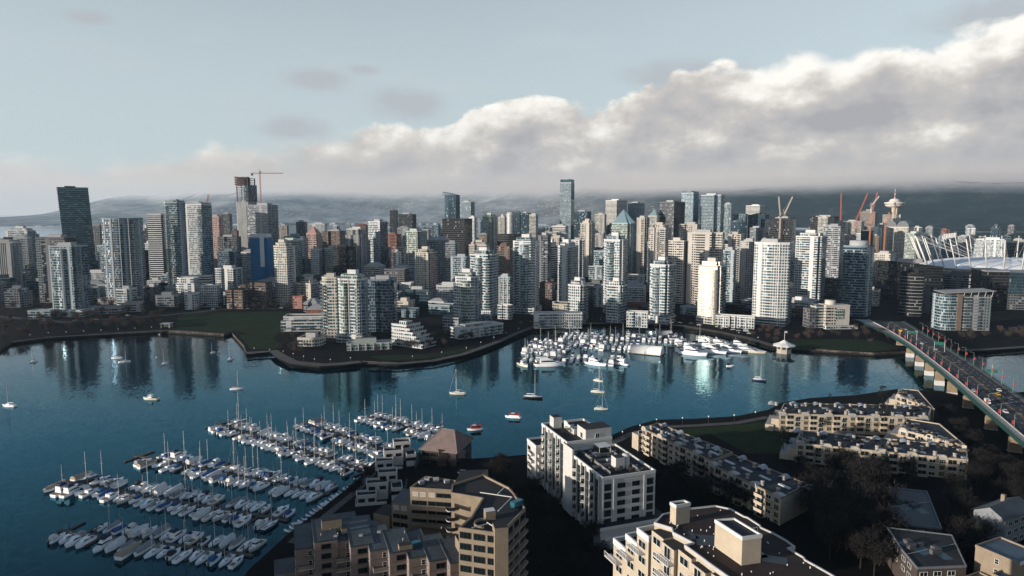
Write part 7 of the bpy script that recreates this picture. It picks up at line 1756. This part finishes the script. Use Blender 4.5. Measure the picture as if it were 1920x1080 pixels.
def dark_roofs():
    for i, (lab, px, z, mt) in enumerate([('dark flat roofed block with white edge lines, upper one among bare trees', [(1641, 912), (1738, 922), (1766, 992), (1688, 984), (1662, 940)], 11, M_SROOF), ('dark flat roofed block, lower one among the bare trees at right', [(1664, 990), (1785, 1004), (1812, 1062), (1720, 1066), (1690, 1030)], 14, M_DROOF)]):
        o = W(*px[0], z); o.z = 0; r = thing('flat_roof_block', lab, 'building', o); poly = ccw([((W(x, y, z) - o).x, (W(x, y, z) - o).y) for x, y in px])
        b = MB(); b.prism(poly, 2, z, 0, 1); b.build('wall', [M_BROWNW, mt], r); parapet(r, poly, z, .25, .35, mat('edge_grey', (.13, .14, .15)))
        b = MB(); rnd = random.Random(i)
        cx, cy = sum(p[0] for p in poly) / len(poly), sum(p[1] for p in poly) / len(poly)
        for k in range(5): b = MB(); b.obox(cx + rnd.uniform(-4, 4), cy + rnd.uniform(-5, 5), z, z + rnd.uniform(.4, 1.4), rnd.uniform(1.5, 4), rnd.uniform(1, 2.5), .3); b.build('roof_box', M_ROOF, r)
        b = MB()
        u, v = Vector((*poly[0], z + .2)).lerp(Vector((*poly[1], z + .2)), .3), Vector((*poly[3], z + .2)).lerp(Vector((*poly[2], z + .2)), .3); b.tube(u, v, .1, .1, 4)
        b.build('roof_pipe', M_MECH, r)
        b = MB(); b.obox(cx - 2, cy + 1, z + .004, z + .012, 5, 9, .4); b.obox(cx + 3.2, cy - 4, z + .004, z + .012, 3, 5, .1); b.build('water_stain', mat('teal_stain', (.035, .085, .11), .5, var=.5, scale=.3), r)
        for k in range(len(poly)):
            pa, pb = poly[k], poly[(k + 1) % len(poly)]; l = math.hypot(pb[0] - pa[0], pb[1] - pa[1])
            for p, a in facade_pts(pa, pb, [4.2 * j + 2 for j in range(int(l / 4.2))]):
                for f in range(2): put('flat_pair', 'window', r, p.x, p.y, z - 2.6 - 3 * f, a)
    # gabled grey house
    r = thing('gabled_house', 'pale grey three storey gabled house at the right edge of the bare trees', 'house', W(1878, 1005, GZ), R(28)); b = MB(); b.box(-9, 9, -5, 5, 0, 9.5, 0, 1); b.build('wall', [mat('grey_siding', (.19, .20, .215), .85, var=.2), M_SROOF], r)
    b = MB(); A = [(-9.6, -5.8, 9.4), (9.6, -5.8, 9.4), (9.6, 5.8, 9.4), (-9.6, 5.8, 9.4)]; r0, r1 = (-9.6, 0, 12.6), (9.6, 0, 12.6)
    b.face([A[0], A[1], r1, r0]); b.face([A[2], A[3], r0, r1]); b.build('roof', M_SROOF, r)
    b = MB(); b.face([(-9, 5, 9.5), (-9, -5, 9.5), (-9, 0, 12.3)]); b.face([(9, -5, 9.5), (9, 5, 9.5), (9, 0, 12.3)]); b.build('gable', mat('grey_siding', (.36, .37, .38)), r)
    for f in range(3):
        for x in (-6, -2, 2, 6): put('flat_pair', 'window', r, x, -5.02, .9 + f * 3.1, 0)
        for y in (-2.5, 2.5): put('single', 'window', r, 9.02, y, .9 + f * 3.1, math.pi / 2)
    b = MB(); b.box(2, 3.2, 1, 2.2, 11, 14); b.build('chimney', M_TAN, r)
    r = thing('corner_house', 'tan terraced house with blue grey roof cut by the lower right corner', 'house', W(1905, 1070, 14), R(25)); r.location.z = GZ
    for i, (x, y, z, w, d) in enumerate(((2, 3, 15, 12, 12), (-5, -3, 11, 7, 9), (-8, 3, 8, 6, 8))):
        b = MB(); b.box(x - w / 2, x + w / 2, y - d / 2, y + d / 2, 0, z, 0, 1); b.build('wall', [M_TAN, mat('blue_roof', (.06, .09, .115), .6, var=.4)], r); parapet(r, [(x - w / 2, y - d / 2), (x + w / 2, y - d / 2), (x + w / 2, y + d / 2), (x - w / 2, y + d / 2)], z, .25, .5, M_TAN)
        for f in range(3): put('flat_wide', 'window', r, x, y - d / 2 - .02, z - 2.6 - 3 * f, 0); put('single', 'window', r, x - w / 2 - .02, y, z - 2.6 - 3 * f, -math.pi / 2)
    b = MB(); b.box(-4.2, 8.2, -3.1, -3.0, 15, 16.0); b.build('rail', M_WHITET, r)
dark_roofs()
# ------------------------------------------------------------------ trees
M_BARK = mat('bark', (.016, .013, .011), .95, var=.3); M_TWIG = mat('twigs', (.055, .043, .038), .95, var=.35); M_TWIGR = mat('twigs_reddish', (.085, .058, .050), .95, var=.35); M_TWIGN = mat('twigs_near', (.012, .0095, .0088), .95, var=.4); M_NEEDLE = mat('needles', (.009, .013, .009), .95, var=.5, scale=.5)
def bare_tree(hh, seed, twig, n=330, tw=.10):
    rnd = random.Random(seed); r = thing('bare_tree', None, 'tree'); b = MB()
    b.tube((0, 0, -.5), (0, 0, hh * .32), hh * .022, hh * .016, 7); tips = []
    for k in range(7):
        a = 2 * math.pi * k / 7 + rnd.uniform(-.3, .3); z0 = hh * rnd.uniform(.22, .34); l = hh * rnd.uniform(.38, .55); e = rnd.uniform(.75, 1.25)
        p = Vector((0, 0, z0)); d = Vector((math.cos(a) * math.cos(e), math.sin(a) * math.cos(e), math.sin(e)))
        m = p + d * l * .5; t = m + (d + Vector((rnd.uniform(-.3, .3), rnd.uniform(-.3, .3), .25))).normalized() * l * .6
        b.tube(p, m, hh * .011, hh * .007, 5, 0, False); b.tube(m, t, hh * .007, hh * .003, 4, 0, False); tips += [m, t, (m + t) / 2]
        for j in range(3):
            s = m.lerp(t, rnd.random()); q = s + Vector((rnd.uniform(-1, 1), rnd.uniform(-1, 1), rnd.uniform(.1, 1))).normalized() * l * .35; b.tube(s, q, hh * .004, hh * .002, 3, 0, False); tips.append(q)
    b.build('trunk', M_BARK, r)
    b = MB()
    for k in range(n):
        s = rnd.choice(tips) + Vector((rnd.gauss(0, 1), rnd.gauss(0, 1), rnd.gauss(0, .8))) * hh * .085
        d = Vector((s.x * .5 + rnd.gauss(0, hh * .2), s.y * .5 + rnd.gauss(0, hh * .2), abs(rnd.gauss(hh * .22, hh * .15)))).normalized() * hh * rnd.uniform(.07, .16)
        w = Vector((rnd.uniform(-1, 1), rnd.uniform(-1, 1), rnd.uniform(-.4, .4))).normalized() * tw * hh / 10
        b.face([s - w, s + w, s + d]); f = s + d * .4; d2 = Vector((rnd.gauss(0, 1), rnd.gauss(0, 1), rnd.gauss(.5, .6))).normalized() * hh * .07; b.face([f - w * .7, f + w * .7, f + d2])
    b.build('crown', twig, r); return r
def conifer(hh, seed):
    rnd = random.Random(seed); r = thing('conifer', None, 'tree'); b = MB(); b.tube((0, 0, -.5), (0, 0, hh * .95), hh * .02, .03, 6); b.build('trunk', M_BARK, r); b = MB()
    for k in range(420):
        t = rnd.random() ** .8; z = hh * (.12 + .86 * t); rad = hh * .21 * (1 - t) ** .8 * rnd.uniform(.55, 1.15) + .15; a = rnd.uniform(0, 6.283)
        p = Vector((rad * .25 * math.cos(a), rad * .25 * math.sin(a), z)); q = Vector((rad * math.cos(a), rad * math.sin(a), z - rad * .35)); w = Vector((-math.sin(a), math.cos(a), 0)) * hh * .028
        b.face([p, q * .6 + p * .4 - w, q, q * .6 + p * .4 + w + Vector((0, 0, .1 * rnd.random()))])
    b.build('crown', M_NEEDLE, r); return r
def pine(hh, seed):
    rnd = random.Random(seed); r = thing('pine_tree', None, 'tree'); b = MB(); b.tube((0, 0, -.5), (.3, 0, hh * .9), hh * .022, .06, 6); b.build('trunk', M_BARK, r); b = MB()
    for c in range(16):
        t = rnd.uniform(.3, 1); a = rnd.uniform(0, 6.283); rr = hh * .2 * (1.25 - t); cx, cy, cz = rr * math.cos(a), rr * math.sin(a), hh * t * .95
        for k in range(46):
            s = Vector((cx + rnd.gauss(0, hh * .05), cy + rnd.gauss(0, hh * .05), cz + rnd.gauss(0, hh * .025))); d1 = Vector((rnd.gauss(0, 1), rnd.gauss(0, 1), rnd.gauss(0, .6))).normalized() * hh * .045; d2 = Vector((rnd.gauss(0, 1), rnd.gauss(0, 1), rnd.gauss(0, .6))).normalized() * hh * .03; b.face([s, s + d1, s + d2])
    b.build('crown', M_NEEDLE, r); return r
def plant():
    rnd = random.Random(31); P = {}
    def setup(k, f):
        r = f(); P[k] = [r, tree_of(r), False]
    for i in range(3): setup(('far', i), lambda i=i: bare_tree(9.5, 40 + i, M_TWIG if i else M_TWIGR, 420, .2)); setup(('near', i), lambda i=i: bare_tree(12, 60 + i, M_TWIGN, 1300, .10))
    setup(('fir', 0), lambda: conifer(14, 80)); setup(('pine', 0), lambda: pine(15, 90))
    def tree(kind, loc, sc_, lab, grp):
        i = rnd.randrange(3) if kind in ('far', 'near') else 0; q = P[(kind, i)]
        if not q[2]:
            r = q[0]; q[2] = True; r.location = loc; r.rotation_euler.z = rnd.uniform(0, 6.28); r.scale = (sc_, sc_, sc_ * rnd.uniform(.9, 1.1)); tag(r, lab, None, grp)
        else: dup(q[0], q[1], loc, rnd.uniform(0, 6.28), lab, (sc_, sc_, sc_ * rnd.uniform(.9, 1.1)), grp)
    def inside(px, py, poly):
        c = False; n = len(poly)
        for i in range(n):
            (x0, y0), (x1, y1) = poly[i], poly[i - 1]
            if (y0 > py) != (y1 > py) and px < (x1 - x0) * (py - y0) / (y1 - y0) + x0: c = not c
        return c
    def scatter(kind, poly, n, lab, grp, s=(.8, 1.2), z=GZ, gap=4.0):
        xs, ys = [p[0] for p in poly], [p[1] for p in poly]; done = []; t = 0
        while len(done) < n and t < n * 60:
            t += 1; px, py = rnd.uniform(min(xs), max(xs)), rnd.uniform(min(ys), max(ys))
            if not inside(px, py, poly): continue
            p = W(px, py, z)
            if any((p - q).length < gap for q in done): continue
            if any(abs(p.x - q[0]) < q[2] * .55 and abs(p.y - q[1] - q[3] * .3) < q[3] * .6 for q in TOWERS if q[4] > 0 and q[2] < 80): continue
            done.append(p); tree(kind, (p.x, p.y, z), rnd.uniform(*s), lab, grp)
    G1 = 'bare trees along the west promenade'; L1 = 'bare brown tree among the row behind the west promenade'
    scatter('far', [(0, 652), (24, 636), (90, 628), (200, 621), (305, 615), (305, 585), (150, 590), (0, 590)], 62, L1, G1, (.75, 1.15), gap=5)
    scatter('far', [(0, 588), (160, 588), (300, 580), (320, 560), (250, 545), (0, 560)], 26, 'bare street tree between the towers at far left', 'street trees at far left', (.8, 1.2), gap=6)
    scatter('far', [(330, 586), (545, 583), (545, 572), (330, 574)], 18, 'bare tree lining the road behind the lawn', 'bare trees behind the lawn', (.6, .95), gap=6)
    scatter('far', [(505, 640), (530, 612), (560, 620), (560, 650), (600, 668), (640, 668), (560, 668), (525, 660)], 12, 'bare tree beside the wharf boardwalk below the white flats', 'bare trees at the wharf', (.5, .8), gap=4)
    scatter('far', [(690, 672), (740, 655), (820, 655), (868, 640), (935, 630), (965, 618), (965, 606), (900, 616), (830, 634), (735, 640)], 26, 'bare tree on the planted bank below the terraced block', 'bare trees on the point', (.5, .9), gap=4.5)
    scatter('far', [(960, 612), (1090, 602), (1200, 602), (1300, 606), (1300, 598), (1200, 596), (1090, 596), (980, 602)], 24, 'bare promenade tree in front of the white front towers', 'promenade trees before the white towers', (.45, .75), gap=5)
    scatter('far', [(1340, 618), (1450, 645), (1500, 640), (1640, 645), (1690, 640), (1640, 615), (1500, 622), (1420, 616)], 34, 'bare tree by the lawn between pavilion and bridge', 'bare trees by the bridge end', (.5, .85), gap=5)
    scatter('far', [(1745, 648), (1920, 640), (1920, 618), (1860, 626), (1760, 640)], 14, 'bare tree on the far bank right of the bridge', 'bare trees right of the bridge', (.6, 1), gap=6)
    GN = 'dark bare trees on the near shore'
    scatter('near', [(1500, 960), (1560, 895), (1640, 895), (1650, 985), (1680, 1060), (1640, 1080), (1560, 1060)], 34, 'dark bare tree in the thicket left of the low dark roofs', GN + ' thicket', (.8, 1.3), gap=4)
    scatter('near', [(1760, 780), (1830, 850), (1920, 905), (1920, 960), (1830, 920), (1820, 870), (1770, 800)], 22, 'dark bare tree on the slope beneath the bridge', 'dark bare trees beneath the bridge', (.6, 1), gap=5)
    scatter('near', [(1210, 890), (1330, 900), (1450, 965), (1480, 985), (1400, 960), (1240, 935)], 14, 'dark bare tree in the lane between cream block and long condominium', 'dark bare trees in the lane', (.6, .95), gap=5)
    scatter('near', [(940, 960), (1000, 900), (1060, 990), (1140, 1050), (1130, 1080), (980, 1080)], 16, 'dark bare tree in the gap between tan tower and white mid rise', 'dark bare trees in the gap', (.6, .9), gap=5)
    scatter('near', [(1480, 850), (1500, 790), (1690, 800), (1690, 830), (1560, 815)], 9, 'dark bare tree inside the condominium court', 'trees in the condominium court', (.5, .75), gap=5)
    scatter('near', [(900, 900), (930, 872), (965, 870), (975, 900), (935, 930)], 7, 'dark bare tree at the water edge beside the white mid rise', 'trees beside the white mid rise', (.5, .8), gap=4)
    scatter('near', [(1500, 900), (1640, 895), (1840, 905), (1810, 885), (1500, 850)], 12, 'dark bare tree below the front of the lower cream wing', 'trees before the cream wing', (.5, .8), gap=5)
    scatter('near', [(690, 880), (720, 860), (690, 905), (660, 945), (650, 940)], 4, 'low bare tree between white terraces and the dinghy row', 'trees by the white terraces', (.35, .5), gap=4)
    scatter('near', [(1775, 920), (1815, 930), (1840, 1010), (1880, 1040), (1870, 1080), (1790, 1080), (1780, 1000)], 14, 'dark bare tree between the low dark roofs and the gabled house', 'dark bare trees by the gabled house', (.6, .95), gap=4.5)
    for px, py, s, lab in ((1652, 812, 1.1, 'tall dark pine in front of the waterside cream wing'), (1654, 752, .75, 'dark pine on the water side of the cream wings'), (1468, 852, .95, 'broad dark pine left of the lower cream wing'), (1556, 752, .35, 'small pine poking above the waterside cream roof'), (1452, 800, .6, 'dark pine at the end of the south lawn')):
        p = W(px, py, GZ); tree('pine', (p.x, p.y, GZ), s, lab, None)
    for px, py, s, lab in ((1560, 905, .9, 'dark fir left of the low dark roofs'), (1660, 890, .8, 'dark fir below the lower cream wing'), (1710, 905, .9, 'dark fir behind the upper dark roof'), (1760, 890, .75, 'dark fir below the right end of the cream wing'), (1830, 1040, 1.0, 'dark fir left of the tan corner house'), (1010, 615, .5, 'small dark fir by the seawall steps'), (262, 470 + 90, 1.0, 'dark fir among the towers at far left')):
        p = W(px, py, GZ); tree('fir', (p.x, p.y, GZ), s, lab, None)
plant()
